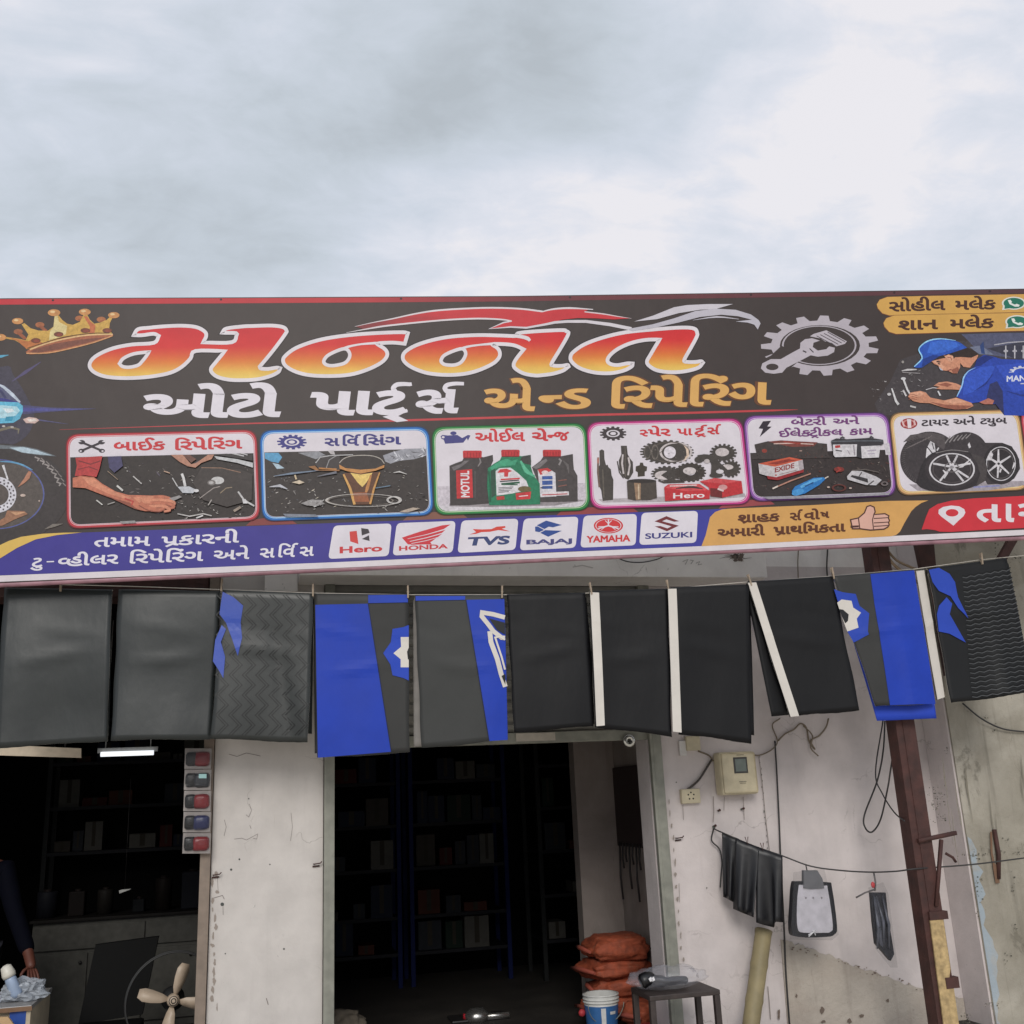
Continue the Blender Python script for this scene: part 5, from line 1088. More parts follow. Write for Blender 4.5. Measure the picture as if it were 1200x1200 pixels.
bm = bmesh.new(); vs = [bm.verts.new(p) for p in ((-900, -900, -0.06), (900, -900, -0.06), (900, 900, -0.06), (-900, 900, -0.06))]; bm.faces.new(vs)
me = bpy.data.meshes.new('ground'); bm.to_mesh(me); bm.free(); tag(link('ground', me, ground_mat()), kind='structure')
tag(MB().box((-3.2, -0.35, -0.05), (4.9, 4.2, 0.0)).build('floor', FLOOR_M), kind='structure')

# ------------------------------------------------------------------ the shop building
shop = empty('shop_building', (1.0, 0, 0), 'white plastered roadside shop building with two open dark doorways', 'building')
MB().box((-0.29, 0, 0), (0.40, 0.30, 3.27), bevel=0.008).build('pillar', PILLAR_M, shop)
MB().box((2.73, 0, 0), (4.97, 0.25, 3.27)).build('wall', WALL_M, shop)
MB().box((-3.2, 0, 0), (-2.62, 0.30, 3.27)).build('wall', PILLAR_M, shop)
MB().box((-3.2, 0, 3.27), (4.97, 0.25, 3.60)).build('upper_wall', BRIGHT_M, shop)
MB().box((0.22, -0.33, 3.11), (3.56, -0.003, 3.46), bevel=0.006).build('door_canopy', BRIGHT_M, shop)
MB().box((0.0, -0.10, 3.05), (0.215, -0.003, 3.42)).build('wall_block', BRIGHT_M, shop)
MB().box((-3.4, -0.02, 3.60), (4.88, 4.4, 3.74)).build('roof', CONC_M, shop)
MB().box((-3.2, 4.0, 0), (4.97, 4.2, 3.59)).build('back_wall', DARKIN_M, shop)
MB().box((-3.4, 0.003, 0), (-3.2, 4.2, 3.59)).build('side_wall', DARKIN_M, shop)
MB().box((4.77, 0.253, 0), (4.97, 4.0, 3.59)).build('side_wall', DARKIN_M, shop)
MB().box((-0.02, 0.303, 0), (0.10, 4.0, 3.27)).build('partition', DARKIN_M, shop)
MB().box((2.62, 1.70, 0), (2.978, 1.85, 3.27)).build('partition', INNER_M, shop)
MB().box((2.98, 0.253, 0), (3.10, 1.85, 3.27)).build('partition', INNER_M, shop)
MB().box((2.66, 0.02, 0), (2.728, 0.25, 3.20)).build('door_jamb', WALL_M, shop)
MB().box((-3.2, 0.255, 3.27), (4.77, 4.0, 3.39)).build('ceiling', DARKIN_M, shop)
# rough render left by an old stair against the wall
top = [(3.52, 0.62), (3.75, 0.55), (4.10, 0.40), (4.68, 0.17), (4.88, 0.14)]; rr = random.Random(5); edge = []
for (xa, za), (xb, zb) in zip(top, top[1:]):
    for k in range(14):
        t = k / 14; edge.append((xa + (xb - xa) * t, -0.002, za + (zb - za) * t + rr.uniform(-0.012, 0.012)))
MB().quadbox([(3.50, -0.002, 0.0)] + edge + [(4.88, -0.002, 0.14), (4.88, -0.002, 0.0)], (0, -0.008, 0)).build('rough_render', PATCH_M, shop)
for x0, x1 in ((0.402, 0.468), (2.66, 2.745)):
    mb = MB(); mb.box((x0, -0.045, 0), (x1, -0.003, 3.108), bevel=0.004); mb.box((x0 + 0.022, -0.047, 0), (x0 + 0.030, -0.044, 3.1)); mb.build('shutter_channel', STEEL_M, shop)
MB().box((-0.355, -0.04, 0), (-0.293, 0.10, 3.2), bevel=0.004).build('door_frame', BEIGE_M, shop)
for x, z in ((-0.255, 1.27), (0.36, 1.30), (2.83, 1.33)):
    mb = MB(); mb.tube([(x - 0.02, -0.004, z), (x - 0.02, -0.03, z), (x + 0.02, -0.03, z + 0.004), (x + 0.03, -0.028, z + 0.014)], 0.004, 6); mb.tube([(x - 0.028, -0.009, z - 0.015), (x + 0.016, -0.009, z - 0.013)], 0.005, 6); mb.build('wall_hook', RUST_M, shop)
mb = MB(); mb.box((-2.6, -0.02, 3.02), (-0.36, 0.22, 3.26), bevel=0.01); mb.build('shutter_box', RUST_M, shop)

# rolling shutter over the middle doorway, pulled up
sh = empty('rolling_shutter', (1.56, 0.05, 2.0), 'grey rolling shutter pulled part way up in the middle doorway behind the hanging covers', 'shutter')
mb = MB()
prof = []
z = 2.085
while z < 3.2:
    prof += [(0.03, z), (0.012, z + 0.02), (0.012, z + 0.05), (0.03, z + 0.07)]; z += 0.075
for a, b_ in zip(prof, prof[1:]):
    vs = [mb.bm.verts.new(p) for p in ((0.45, a[0] , a[1]), (2.67, a[0], a[1]), (2.67, b_[0], b_[1]), (0.45, b_[0], b_[1]))]; mb.bm.faces.new(vs)
mb.build('slat_curtain', SHUT_M, sh)
mb = MB(); mb.box((0.45, -0.004, 2.005), (2.67, 0.05, 2.08), bevel=0.006); mb.build('bottom_rail', STEEL_M, sh)
mb = MB(); mb.box((1.70, -0.012, 2.02), (1.98, -0.006, 2.075), bevel=0.002); mb.build('rail_patch', simple('pale_patch', (176, 168, 156)), sh)
c = on_y(737, 868, -0.02)
lk = MB().lathe(c, (0, -1, 0), [(0.0, 0), (0.042, 0), (0.045, 0.006), (0.040, 0.012), (0.014, 0.016), (0.012, 0.010), (0, 0.010)], 24).build('lock_plate', simple('chrome', (200, 198, 192), rough=0.25, metal=0.8), sh)
mb = MB(); mb.ball(c + Vector((0, -0.016, 0)), 0.009); mb.box(c + Vector((-0.003, -0.017, -0.024)), c + Vector((0.003, -0.013, -0.004))); mb.build('keyhole', simple('dark_hole', (24, 22, 22)), lk)

# older building on the right
nb = empty('weathered_house', (6, 0, 0), 'older weathered grey plaster building at the right beside the white shop', 'building')
mb = MB()
bm = mb.bm
mb.box((4.90, -0.30, 0), (9.5, 0.6, 4.4)); mb.build('wall', OLD_M, nb)
MB().box((4.885, -0.285, 0.0), (4.9, -0.003, 4.35)).build('corner_return', WALL_M, nb)
rr = random.Random(9); P = [on_y(1113, 985, -0.3), on_y(1121, 990, -0.3)]; 
P = [(4.902, 1.24), (4.93, 1.22)] + [(4.955 + rr.uniform(-0.022, 0.03) + 0.05 * math.sin(k * 0.5) * (k / 24), 1.2 - k * 0.05) for k in range(1, 25)] + [(4.902, -0.0)]
mb = MB(); mb.quadbox([Vector((x, -0.301, z)) for x, z in P], (0, -0.003, 0)); mb.build('blue_wash', OLDB_M, nb)
MB().box((4.8, -0.34, 4.4), (9.6, 0.7, 4.52)).build('roof', CONC_M, nb)
for (px0, py0), (px1, py1), r in (((1165, 972), (1170, 1030), 0.016), ((1108, 1000), (1120, 1010), 0.01)):
    a, b_ = on_y(px0, py0, -0.31), on_y(px1, py1, -0.31); mb = MB(); mb.tube([a, (a + b_) / 2 + Vector((0.01, -0.012, 0)), b_], r, 7); mb.build('iron_stub', RUST_M, nb)
# steel post that carries the sign
po = empty('steel_post', (4.17, -0.78, 0), 'tall rusty brown steel channel post under the right end of the sign', 'post')
mb = MB(); mb.box((4.105, -0.83, -0.05), (4.249, -0.822, 3.9)); mb.box((4.105, -0.8215, -0.05), (4.113, -0.72, 3.9)); mb.box((4.241, -0.8215, -0.05), (4.249, -0.72, 3.9)); mb.box((4.155, -0.834, -0.05), (4.163, -0.8305, 3.9)); mb.build('channel', RUST_M, po)
mb = MB()
A = on_y(1085, 985, -0.84); B = on_y(1120, 976, -0.84); Cc = on_y(1097, 1062, -0.84); D = on_y(1103, 984, -0.84)
mb.tube([A - Vector((0.06, 0, 0.0)), B], 0.018, 4); mb.tube([Cc, D], 0.014, 4); mb.build('bracket', RUST_M, po)
mb = MB(); P = [on_y(*p, -0.845) for p in ((1089, 1070), (1105, 1074), (1114, 1135), (1112, 1150), (1117, 1152), (1128, 1230), (1110, 1230))]
mb.quadbox(P, (0, 0.01, 0)); mb.build('yellow_plate', simple('peeling_yellow', (172, 148, 106), rough=0.8, var=0.35, scale=26, bump=0.5, bscale=50), po)
mb = MB(); mb.box(on_y(1089, 1069, -0.85) - Vector((0, 0, 0)), on_y(1106, 1076, -0.80)); mb.box(on_y(1108, 1146, -0.85), on_y(1119, 1156, -0.80)); mb.build('rust_band', RUST_M, po)
b2 = empty('steel_brace', on_y(1085, 700, -0.62), 'rusty brown steel channel hanging below the sign between the blue and ridged covers', 'brace')
mb = MB(); mb.quadbox([on_y(*p, -0.60) for p in ((1068, 600), (1091, 600), (1105, 745), (1108, 792), (1103, 792), (1099, 745))], (0, 0.06, 0)); mb.build('channel', RUST_M, b2)
mb = MB(); mb.quadbox([on_y(*p, -0.607) for p in ((1075, 640), (1079, 640), (1101, 760), (1099, 760))], (0, 0.006, 0)); mb.build('flange', RUST_M, b2)
b3 = empty('angle_strut', on_y(1170, 640, -0.55), 'short rusty angle strut leaning below the right end of the sign', 'strut')
mb = MB(); mb.quadbox([on_y(*p, -0.45) for p in ((1170, 655), (1196, 608), (1207, 608), (1180, 656))], (0, 0.04, 0)); mb.build('bar', RUST_M, b3)
# hidden struts that carry the sign's left end
for x in (-2.2, 1.5):
    b4 = empty('sign_strut', (x, -0.2, 3.5), 'steel strut tying the %s of the sign back to the wall' % ('left end' if x < 0 else 'middle'), 'strut')
    yy = (on_sign(600, 500, -0.06).y + (x - on_sign(600, 500).x) * SH.y / SH.x)
    MB().box((x - 0.02, yy, 3.5), (x + 0.02, -0.003, 3.54)).build('bar', RUST_M, b4)

# marks and stains that people and water left on the walls
def wall_art(name, Y, fn, parent):
    a = Art(lambda x, y, l: on_y(x, y, Y - l), 0.0012); fn(a); return a.build(name, parent, STAIN)
STAIN, _t, _b = mat_new('wall_stain'); _a = N(_t, 'ShaderNodeVertexColor', layer_name='ink'); _t.links.new(_a.outputs[0], _b.inputs['Base Color']); _b.inputs['Roughness'].default_value = 0.9
def blob(a, x, y, rx, ry, c, sd, n=14):
    rr = random.Random(sd); a.poly([(x + rx * rr.uniform(.5, 1.2) * math.cos(6.283 * i / n), y + ry * rr.uniform(.5, 1.2) * math.sin(6.283 * i / n)) for i in range(n)], c)
def m_pillar(a):
    a.z(0, 870, 3.636); c = (124, 115, 111); d = (80, 82, 80)
    for P, w_ in (([(1062, 262), (1072, 290), (1060, 318), (1048, 308)], .5), ([(956, 330), (964, 360), (955, 398)], .5), ([(998, 412), (1030, 408), (1050, 416), (1072, 404), (1098, 390), (1094, 412), (1078, 408)], .5), ([(1064, 352), (1070, 368)], .5), ([(975, 50), (1010, 60), (1050, 45), (1110, 58)], .6), ([(905, 665), (948, 652), (956, 668)], .7), ([(950, 700), (951, 735)], .5), ([(1135, 1090), (1143, 1118)], .9), ([(925, 560), (930, 640)], .4), ([(1240, 300), (1246, 360), (1238, 420)], .4)): a.ribbon(P, w_, c)
    for x, y, r in ((1020, 498, 4), (985, 542, 5), (947, 690, 8), (1060, 240, 3), (1150, 520, 3), (1210, 880, 4), (960, 900, 3)): a.ell(x, y, r, r, d, n=9)
    for k in range(16):
        rr = random.Random(k); blob(a, 900 + rr.uniform(0, 26), 560 + k * 38, rr.uniform(3, 10), rr.uniform(8, 24), (156, 145, 136), k + 3)
wall_art('wall_marks', 0.0, m_pillar, shop)
def m_wall(a):
    a.z(600, 870, 3.636); c = (146, 136, 130); d = (92, 94, 88)
    for x, y, r in ((880, 292, 4), (978, 285, 5), (860, 360, 7), (700, 170, 3), (1010, 640, 3), (830, 620, 3)): a.ell(x, y, r, r, d, n=9)
    for P, w_ in (([(858, 230), (860, 300), (857, 340)], .9), ([(905, 232), (903, 290)], .6), ([(985, 232), (990, 330)], .7), ([(728, 268), (731, 330)], .6), ([(712, 600), (714, 680)], .6), ([(1052, 60), (1062, 140), (1070, 210), (1078, 300), (1090, 400), (1098, 470)], .9), ([(1090, 1040), (1096, 1100), (1102, 1180)], 1.0)): a.ribbon(P, w_, c)
    for k in range(18): rr = random.Random(k + 50); blob(a, 1056 + 2.2 * k + rr.uniform(-3, 3), 60 + k * 26, rr.uniform(1, 3), rr.uniform(2, 7), d, k + 60, 8)
    for k in range(14): rr = random.Random(k + 90); blob(a, 672 + k * 4.2 + rr.uniform(-4, 5), 250 + k * 52, rr.uniform(2, 6), rr.uniform(6, 18), (150, 140, 131), k + 80)
    a.z(870, 870, 3.636)
    for k in range(40): rr = random.Random(k + 300); t = rr.random(); blob(a, 150 + t * 640 + rr.uniform(-10, 10), 850 + t * 205 + rr.uniform(-12, 16), rr.uniform(1, 7), rr.uniform(1, 5), (116, 100, 90) if k % 3 else (150, 136, 124), k + 200, 9)
    for x, y, rx, ry in ((340, 1140, 9, 18), (510, 1165, 12, 10), (455, 1188, 10, 12), (345, 1190, 12, 8), (155, 1160, 6, 26), (230, 1080, 5, 10), (620, 1100, 7, 9)): blob(a, x, y, rx, ry, (112, 98, 88), int(x + y))
wall_art('wall_marks', -0.0105, m_wall, shop)
def m_soot(a):
    rr = random.Random(2)
    for k in range(16):
        t = 6.283 * k / 16 + rr.uniform(-.2, .2); L = rr.uniform(6, 20); a.ribbon([(862 + 3 * math.cos(t), 652 + 2 * math.sin(t)), (862 + L * .6 * math.cos(t + .2), 652 + L * .35 * math.sin(t + .2)), (862 + L * math.cos(t), 652 + L * .45 * math.sin(t))], [1.4, .7, .2], (96, 84, 76))
    for k in range(8): blob(a, 862 + rr.uniform(-8, 8), 653 + rr.uniform(-4, 4), rr.uniform(1, 4), rr.uniform(1, 3), (110, 98, 90), k)
    a.z(600, 600, 4)
    for P in ([(800, 232), (825, 222), (812, 246)], [(835, 225), (850, 228), (838, 244)], [(862, 240), (880, 232), (872, 248), (890, 244)]): a.ribbon(P, .9, (176, 170, 166))
    a.ribbon([(285, 258), (330, 250), (380, 262)], 1.2, (196, 190, 186))
wall_art('wall_marks', -0.331, m_soot, shop)
def m_old(a):
    a.z(870, 870, 3.636); rr = random.Random(12); d = (74, 72, 62)
    for cx, cy, sx, sy, n in ((825, 240, 35, 70, 60), (855, 325, 16, 18, 14), (1000, 480, 60, 14, 26), (1010, 640, 24, 70, 26), (1120, 430, 14, 40, 12), (1150, 600, 12, 60, 14), (1060, 1120, 30, 20, 16), (945, 1175, 40, 26, 40), (1165, 780, 6, 20, 5), (1130, 930, 14, 40, 10), (1190, 470, 40, 8, 12), (870, 30, 6, 30, 8)):
        for k in range(n): blob(a, cx + rr.gauss(0, .6) * sx, cy + rr.gauss(0, .6) * sy, rr.uniform(.8, 5), rr.uniform(.8, 4), d if k % 2 else (110, 106, 94), int(rr.random() * 9999), 7)
    for P, w_ in (([(1060, 380), (1062, 470), (1080, 560)], 2.4), ([(1075, 520), (1088, 600)], 5)): a.ribbon(P, w_, (120, 92, 72))
    for k in range(12):
        x = rr.uniform(850, 1240); y = rr.uniform(20, 300); L = rr.uniform(60, 260); a.ribbon([(x, y), (x + L * .05, y + L * .5), (x + L * .13, y + L)], [.3, rr.uniform(.8, 2), .3], (132, 126, 112))
    a.z(900, 600, 4)
    for cx, cy, sx, sy, n in ((1100, 170, 40, 30, 24), (1150, 210, 30, 20, 14), (980, 240, 30, 8, 10), (1010, 960, 20, 16, 8), (1060, 1010, 10, 20, 6)):
        for k in range(n): blob(a, cx + rr.gauss(0, .6) * sx, cy + rr.gauss(0, .6) * sy, rr.uniform(.8, 5), rr.uniform(.8, 5), d if k % 2 else (120, 114, 100), int(rr.random() * 9999), 7)
o_ = wall_art('wall_marks', -0.301, m_old, nb)

# ------------------------------------------------------------------ seat cover sheets on the line
def leather(name='leatherette', spec=0.26, r0=0.40, r1=0.58):
    m, t, b = mat_new(name); a = N(t, 'ShaderNodeVertexColor', layer_name='ink'); tc = N(t, 'ShaderNodeNewGeometry')
    n = N(t, 'ShaderNodeTexNoise'); n.inputs['Scale'].default_value = 5; n.inputs['Detail'].default_value = 6; t.links.new(tc.outputs['Position'], n.inputs['Vector'])
    mr = N(t, 'ShaderNodeMapRange'); mr.inputs[3].default_value = 0.82; mr.inputs[4].default_value = 1.16; t.links.new(n.outputs['Fac'], mr.inputs[0])
    mm = N(t, 'ShaderNodeVectorMath', operation='SCALE'); t.links.new(a.outputs[0], mm.inputs[0]); t.links.new(mr.outputs[0], mm.inputs['Scale']); t.links.new(mm.outputs[0], b.inputs['Base Color'])
    r2 = N(t, 'ShaderNodeMapRange'); r2.inputs[3].default_value = r0; r2.inputs[4].default_value = r1; t.links.new(n.outputs['Fac'], r2.inputs[0]); t.links.new(r2.outputs[0], b.inputs['Roughness'])
    b.inputs['Specular IOR Level'].default_value = spec
    v = N(t, 'ShaderNodeTexVoronoi'); v.inputs['Scale'].default_value = 420; t.links.new(tc.outputs['Position'], v.inputs['Vector'])
    bp = N(t, 'ShaderNodeBump'); bp.inputs['Strength'].default_value = 0.18; bp.inputs['Distance'].default_value = 0.001; t.links.new(v.outputs['Distance'], bp.inputs['Height'])
    n3 = N(t, 'ShaderNodeTexNoise'); n3.inputs['Scale'].default_value = 9; n3.inputs['Detail'].default_value = 3; mp = N(t, 'ShaderNodeMapping'); mp.inputs['Scale'].default_value = (1.2, 1, 0.6); t.links.new(tc.outputs['Position'], mp.inputs[0]); t.links.new(mp.outputs[0], n3.inputs['Vector'])
    b3_ = N(t, 'ShaderNodeBump'); b3_.inputs['Strength'].default_value = 0.12; b3_.inputs['Distance'].default_value = 0.02; t.links.new(n3.outputs['Fac'], b3_.inputs['Height']); t.links.new(bp.outputs[0], b3_.inputs['Normal']); t.links.new(b3_.outputs[0], b.inputs['Normal'])
    return m
LEA = leather(); LEAG = leather('glossy_leatherette', 0.50, 0.32, 0.44); BACKING = simple('cloth_backing', (206, 198, 186), rough=0.9, var=0.08); BACKG = simple('grey_backing', (128, 124, 120), rough=0.9, var=0.1)
CHAR = (34, 38, 38); COAL = (12, 12, 15); BLUE = (26, 60, 172); GR2 = (50, 50, 49); OFFW = (214, 208, 200)
LINE_PTS = [(-60, 676), (0, 682), (72, 686), (150, 688), (262, 692), (367, 696), (480, 698), (590, 698), (690, 696), (782, 691), (877, 683), (977, 676), (1071, 668), (1150, 657), (1180, 654), (1260, 646)]
def line_y(x):
    for (a, ya), (b, yb) in zip(LINE_PTS, LINE_PTS[1:]):
        if x <= b: return ya + (yb - ya) * (x - a) / (b - a)
    return LINE_PTS[-1][1]
def surf_fn(q, off, seed, amp, fold=0.0):
    TL, TR, BR, BL = [Vector(p) for p in q]; rr = random.Random(seed); ph = [rr.uniform(0, 6.28) for _ in range(4)]; f1 = rr.uniform(3.5, 5.5)
    xm0, xm1 = min(TL.x, BL.x), max(TR.x, BR.x); y0, y1 = min(TL.y, TR.y), max(BL.y, BR.y)
    def disp(px, py):
        u = (px - xm0) / (xm1 - xm0); v = (py - y0) / (y1 - y0)
        d = amp * (0.9 * math.sin(f1 * u + ph[0] + 0.8 * v) * min(1.0, 0.25 + v) + 0.35 * math.sin(9 * u + 2.5 * v + ph[1]) * v + 0.25 * math.sin(7 * v + ph[2]))
        d += 0.006 * math.exp(-((v - 0.42 - 0.05 * math.sin(3 * u + ph[3])) / 0.035) ** 2) * math.sin(3.1 * u) ** 2   # packing crease
        d += 0.003 * math.exp(-((v - 0.2 - 0.1 * u) / 0.03) ** 2) * math.sin(4 * u + ph[1])
        d += fold * math.exp(-((u - 0.55 - 0.25 * v) / 0.09) ** 2) * v
        return d
    def put(px, py, lift): return on_line(px, py, off) + SN * (disp(px, py) + lift)
    return put
def cover(name, q, col, label, off=0.0, seed=1, amp=0.012, back=0.97, backshift=(3, 0), backcol=None, patches=None, backing=None, fold=0.0, group='seat cover sheets pegged on the line', nu=20, nv=26, skin=None):
    """a sheet folded over the line: front, fold and back leaf, cloth-backed, with its printed or sewn patches as parts"""
    TL, TR, BR, BL = [Vector(p) for p in q]; put = surf_fn(q, off, seed, amp, fold)
    root = empty(name, put(*((TL + TR) / 2), 0), label, 'seat cover', group)
    def grid(P, nu, nv): return [[(P[0].lerp(P[1], i / nu)).lerp(P[3].lerp(P[2], i / nu), j / nv) for i in range(nu + 1)] for j in range(nv + 1)]
    def sheet(rows3, nm, colr, inner):
        me = bpy.data.meshes.new(nm); V = [tuple(p) for r in rows3 for p in r]; w_ = len(rows3[0])
        Fc = [(j * w_ + i, (j + 1) * w_ + i, (j + 1) * w_ + i + 1, j * w_ + i + 1) for j in range(len(rows3) - 1) for i in range(w_ - 1)]
        me.from_pydata(V, [], Fc); ca = me.color_attributes.new('ink', 'FLOAT_COLOR', 'POINT')
        for i in range(len(V)): ca.data[i].color = L3(colr)
        o = link(nm, me, [skin or LEA, inner], root, smooth=True)
        md = o.modifiers.new('thickness', 'SOLIDIFY'); md.thickness = 0.002; md.offset = -1; md.material_offset = 1; md.material_offset_rim = 1; md.use_even_offset = False
        return o
    G = grid((TL, TR, BR, BL), nu, nv)
    rw = random.Random(seed * 7); wob = [rw.uniform(-1, 1) for _ in range(nu + 1)]
    for i, p in enumerate(G[-1]): p.y += 0.25 * wob[i] + 0.7 * math.sin(2.2 * i / nu * 3.1 + seed)
    for j in range(2, nv + 1):
        G[j][0].x += 0.5 * math.sin(j * 0.55 + seed); G[j][-1].x += 0.5 * math.sin(j * 0.45 + seed * 2)
    front = [[put(p.x, p.y, 0) for p in r] for r in G]
    top = front[0]
    fold_rows = [[p + SN * (-0.022) + Vector((0, 0, 0.006)) for p in top], [p + SN * (-0.008) + Vector((0, 0, 0.010)) for p in top]]
    sheet(fold_rows[:1] + fold_rows[1:] + front, 'front_leaf', col, backing or BACKING)
    bs = Vector(backshift); put2 = surf_fn(q, off - 0.05, seed + 50, amp * 0.8)
    G2 = grid((TL + bs * 0.2, TR + bs * 0.2, TL.lerp(BL, back).lerp(TR.lerp(BR, back), 1.0) + bs, TL.lerp(BL, back) + bs), nu, nv)
    bl = [[put2(p.x, p.y, 0) for p in r] for r in G2]
    bl[0] = [p + SN * (-0.026) for p in top]
    sheet([r[::-1] for r in bl], 'back_leaf', backcol or col, backing or LEA)
    if patches:
        for ip, (nm, fn) in enumerate(patches):
            a = Art(put, 0.0016 + 0.0022 * ip); a.sub = 9.0; a.STEP = 0.0012 if nm in ('star_badge', 'angular_emblem', 'blue_panel', 'blue_flash') else 0.00006; fn(a); a.build(nm, root, skin or LEA)
    return root
def flash(dx, dy, s=1.0):
    return [[(dx + x * s, dy + y * s) for x, y in P] for P in ([(1045, 375), (1095, 400), (1140, 440), (1128, 520), (1135, 590), (1115, 675), (1090, 600), (1060, 520), (1030, 480), (1036, 430)], [(1040, 530), (1060, 550), (1036, 610), (1056, 680), (1048, 780), (1025, 740), (999, 700), (1010, 600)])]
cover('seat_cover', [(5, 690), (131, 692), (125, 868), (-4, 877)], CHAR, 'plain charcoal seat cover sheet hanging at the far left of the line', 0.0, 1, 0.022, skin=LEAG)
cover('seat_cover', [(139, 692), (258, 694), (246, 866), (131, 868)], CHAR, 'plain charcoal seat cover sheet hanging left of the chevron quilted sheet', 0.0, 2, 0.022, skin=LEAG)
def chev(a):
    a.z(300, 600, 4)
    for col in range(-9, 9):
        for dx in (0, 15):
            pts = []; x0 = -60 + col * 62 + dx
            for k in range(0, 16):
                y = 388 + k * 47; x = x0 + (46 if k % 2 else 0) + (y - 388) * -0.01
                if -190 + (y - 400) * -0.05 < x < 262 - (y - 400) * 0.02 and y < 1078: pts.append((x, y))
                elif len(pts) > 1: a.ribbon(pts, 1.1, (9, 10, 10)); pts = []
                else: pts = []
            if len(pts) > 1: a.ribbon(pts, 1.1, (9, 10, 10))
def fl3(a):
    a.z(0, 600, 4)
    for P in flash(0, 0): a.poly(P, (36, 70, 170))
cover('seat_cover', [(261, 693), (367, 697), (361, 870), (247, 866)], (38, 41, 40), 'dark grey chevron stitched seat cover sheet with blue flashes at its left edge', 0.012, 3, 0.012, back=0.93, backshift=(4, 2), patches=[('chevron_stitching', chev), ('blue_flash', fl3)], fold=-0.014, skin=LEAG)
def b4(a):
    a.poly([(369.5, 709), (431, 707.5), (458, 881), (372.5, 888)], BLUE); a.ribbon([(431.5, 707.5), (458.5, 881)], 1.0, (22, 30, 60))
    a.poly([(431.5, 697.5), (478, 697), (478, 706), (431.5, 707)], (34, 68, 180))
def star4(a):
    a.z(300, 600, 4)
    a.poly([(716, 530), (690, 540), (640, 548), (632, 610), (596, 662), (630, 715), (640, 765), (690, 778), (716, 790)], (34, 68, 180))
    a.poly([(716, 586), (678, 586), (680, 632), (644, 662), (678, 690), (678, 728), (716, 728)], OFFW); a.poly([(716, 636), (708, 655), (712, 690), (716, 692)], (30, 30, 32))
cover('seat_cover', [(368, 697), (479, 698), (480, 882), (372, 888.5)], GR2, 'blue and grey seat cover sheet with half a white star badge at its right edge', 0.0, 4, 0.007, back=0.95, backshift=(-3, 4), patches=[('blue_panel', b4), ('star_badge', star4)])
def b5(a):
    a.poly([(546, 703), (591, 702), (595, 867), (573, 868.5)], BLUE); a.ribbon([(546, 703), (573, 868.5)], 1.0, (22, 28, 56)); a.poly([(487, 698.5), (545, 698.5), (545, 703), (487, 704)], (34, 68, 184))
def ang5(a):
    a.z(300, 600, 4)
    a.ribbon([(1166, 495), (1110, 480), (1060, 472), (1058, 490), (1090, 530), (1112, 560), (1150, 590), (1166, 592)], 5.2, OFFW); a.ribbon([(1095, 560), (1100, 610), (1130, 690), (1148, 760), (1168, 820)], 5.6, OFFW); a.poly([(1092, 500), (1166, 520), (1166, 575), (1130, 555)], (34, 36, 38)); a.ribbon([(1166, 600), (1140, 585), (1120, 590), (1150, 680), (1166, 740)], 2.2, OFFW); a.poly([(1150, 770), (1168, 760), (1168, 810)], (30, 32, 36))
cover('seat_cover', [(486, 698.5), (591, 698.5), (595, 867), (494, 877)], (54, 55, 54), 'grey seat cover sheet with a blue side bearing an angular white emblem', 0.006, 5, 0.008, back=0.98, backshift=(-9, 2), backcol=(140, 138, 132), patches=[('blue_panel', b5), ('angular_emblem', ang5)], backing=BACKG)
cover('seat_cover', [(594, 698), (686, 696), (696, 851), (602, 859)], COAL, 'plain black seat cover sheet right of the angular white emblem', 0.0, 6, 0.006, back=0.99, backshift=(4, -1))
def stripe(P):
    return lambda a: a.poly(P, OFFW)
cover('seat_cover', [(691, 694), (783, 691), (787, 863), (697, 852)], COAL, 'black seat cover sheet with a white strip down its left edge, above the shutter lock', 0.014, 7, 0.008, back=0.97, backshift=(-2, -2), patches=[('white_strip', stripe([(691.5, 694), (702, 694.5), (709, 850), (699, 851)]))])
cover('seat_cover', [(782, 690), (878, 686), (880.5, 871), (795, 860)], COAL, 'black seat cover sheet with a white left strip, hanging above the electricity meter', 0.02, 8, 0.010, back=0.95, backshift=(3, 0), patches=[('white_strip', stripe([(782.5, 690.2), (792.5, 690), (798.5, 858.5), (788, 857.5)]))])
cover('seat_cover', [(876, 683), (976, 676.5), (1007, 832.5), (926, 840)], COAL, 'black seat cover sheet hanging askew with a slanting white strip', 0.016, 9, 0.006, back=0.985, backshift=(-21, 2), patches=[('white_strip', stripe([(876.3, 683), (886, 682.5), (936.5, 839), (926.5, 840)]))])
def b10(a): a.poly([(1020, 672.6), (1071, 668.5), (1096, 825), (1042.5, 826.5), (1031, 750)], BLUE)
def star10(a):
    a.z(900, 600, 4)
    a.poly([(309, 362), (350, 376), (412, 384), (430, 440), (474, 475), (466, 560), (470, 575), (402, 612), (372, 560), (340, 460)], (40, 70, 176))
    a.poly([(324, 425), (345, 410), (392, 416), (400, 448), (436, 472), (416, 500), (424, 542), (372, 560), (346, 490)], OFFW); a.poly([(332, 455), (352, 458), (378, 480), (375, 510), (362, 522), (344, 485)], (36, 36, 38))
cover('seat_cover', [(977, 676), (1071, 668.5), (1096, 825), (1026, 828)], (52, 52, 51), 'grey and blue seat cover sheet with half a white star badge at its left edge', 0.022, 10, 0.010, back=1.07, backshift=(-1, 6), backcol=(36, 66, 176), patches=[('blue_panel', b10), ('star_badge', star10)], fold=0.014)
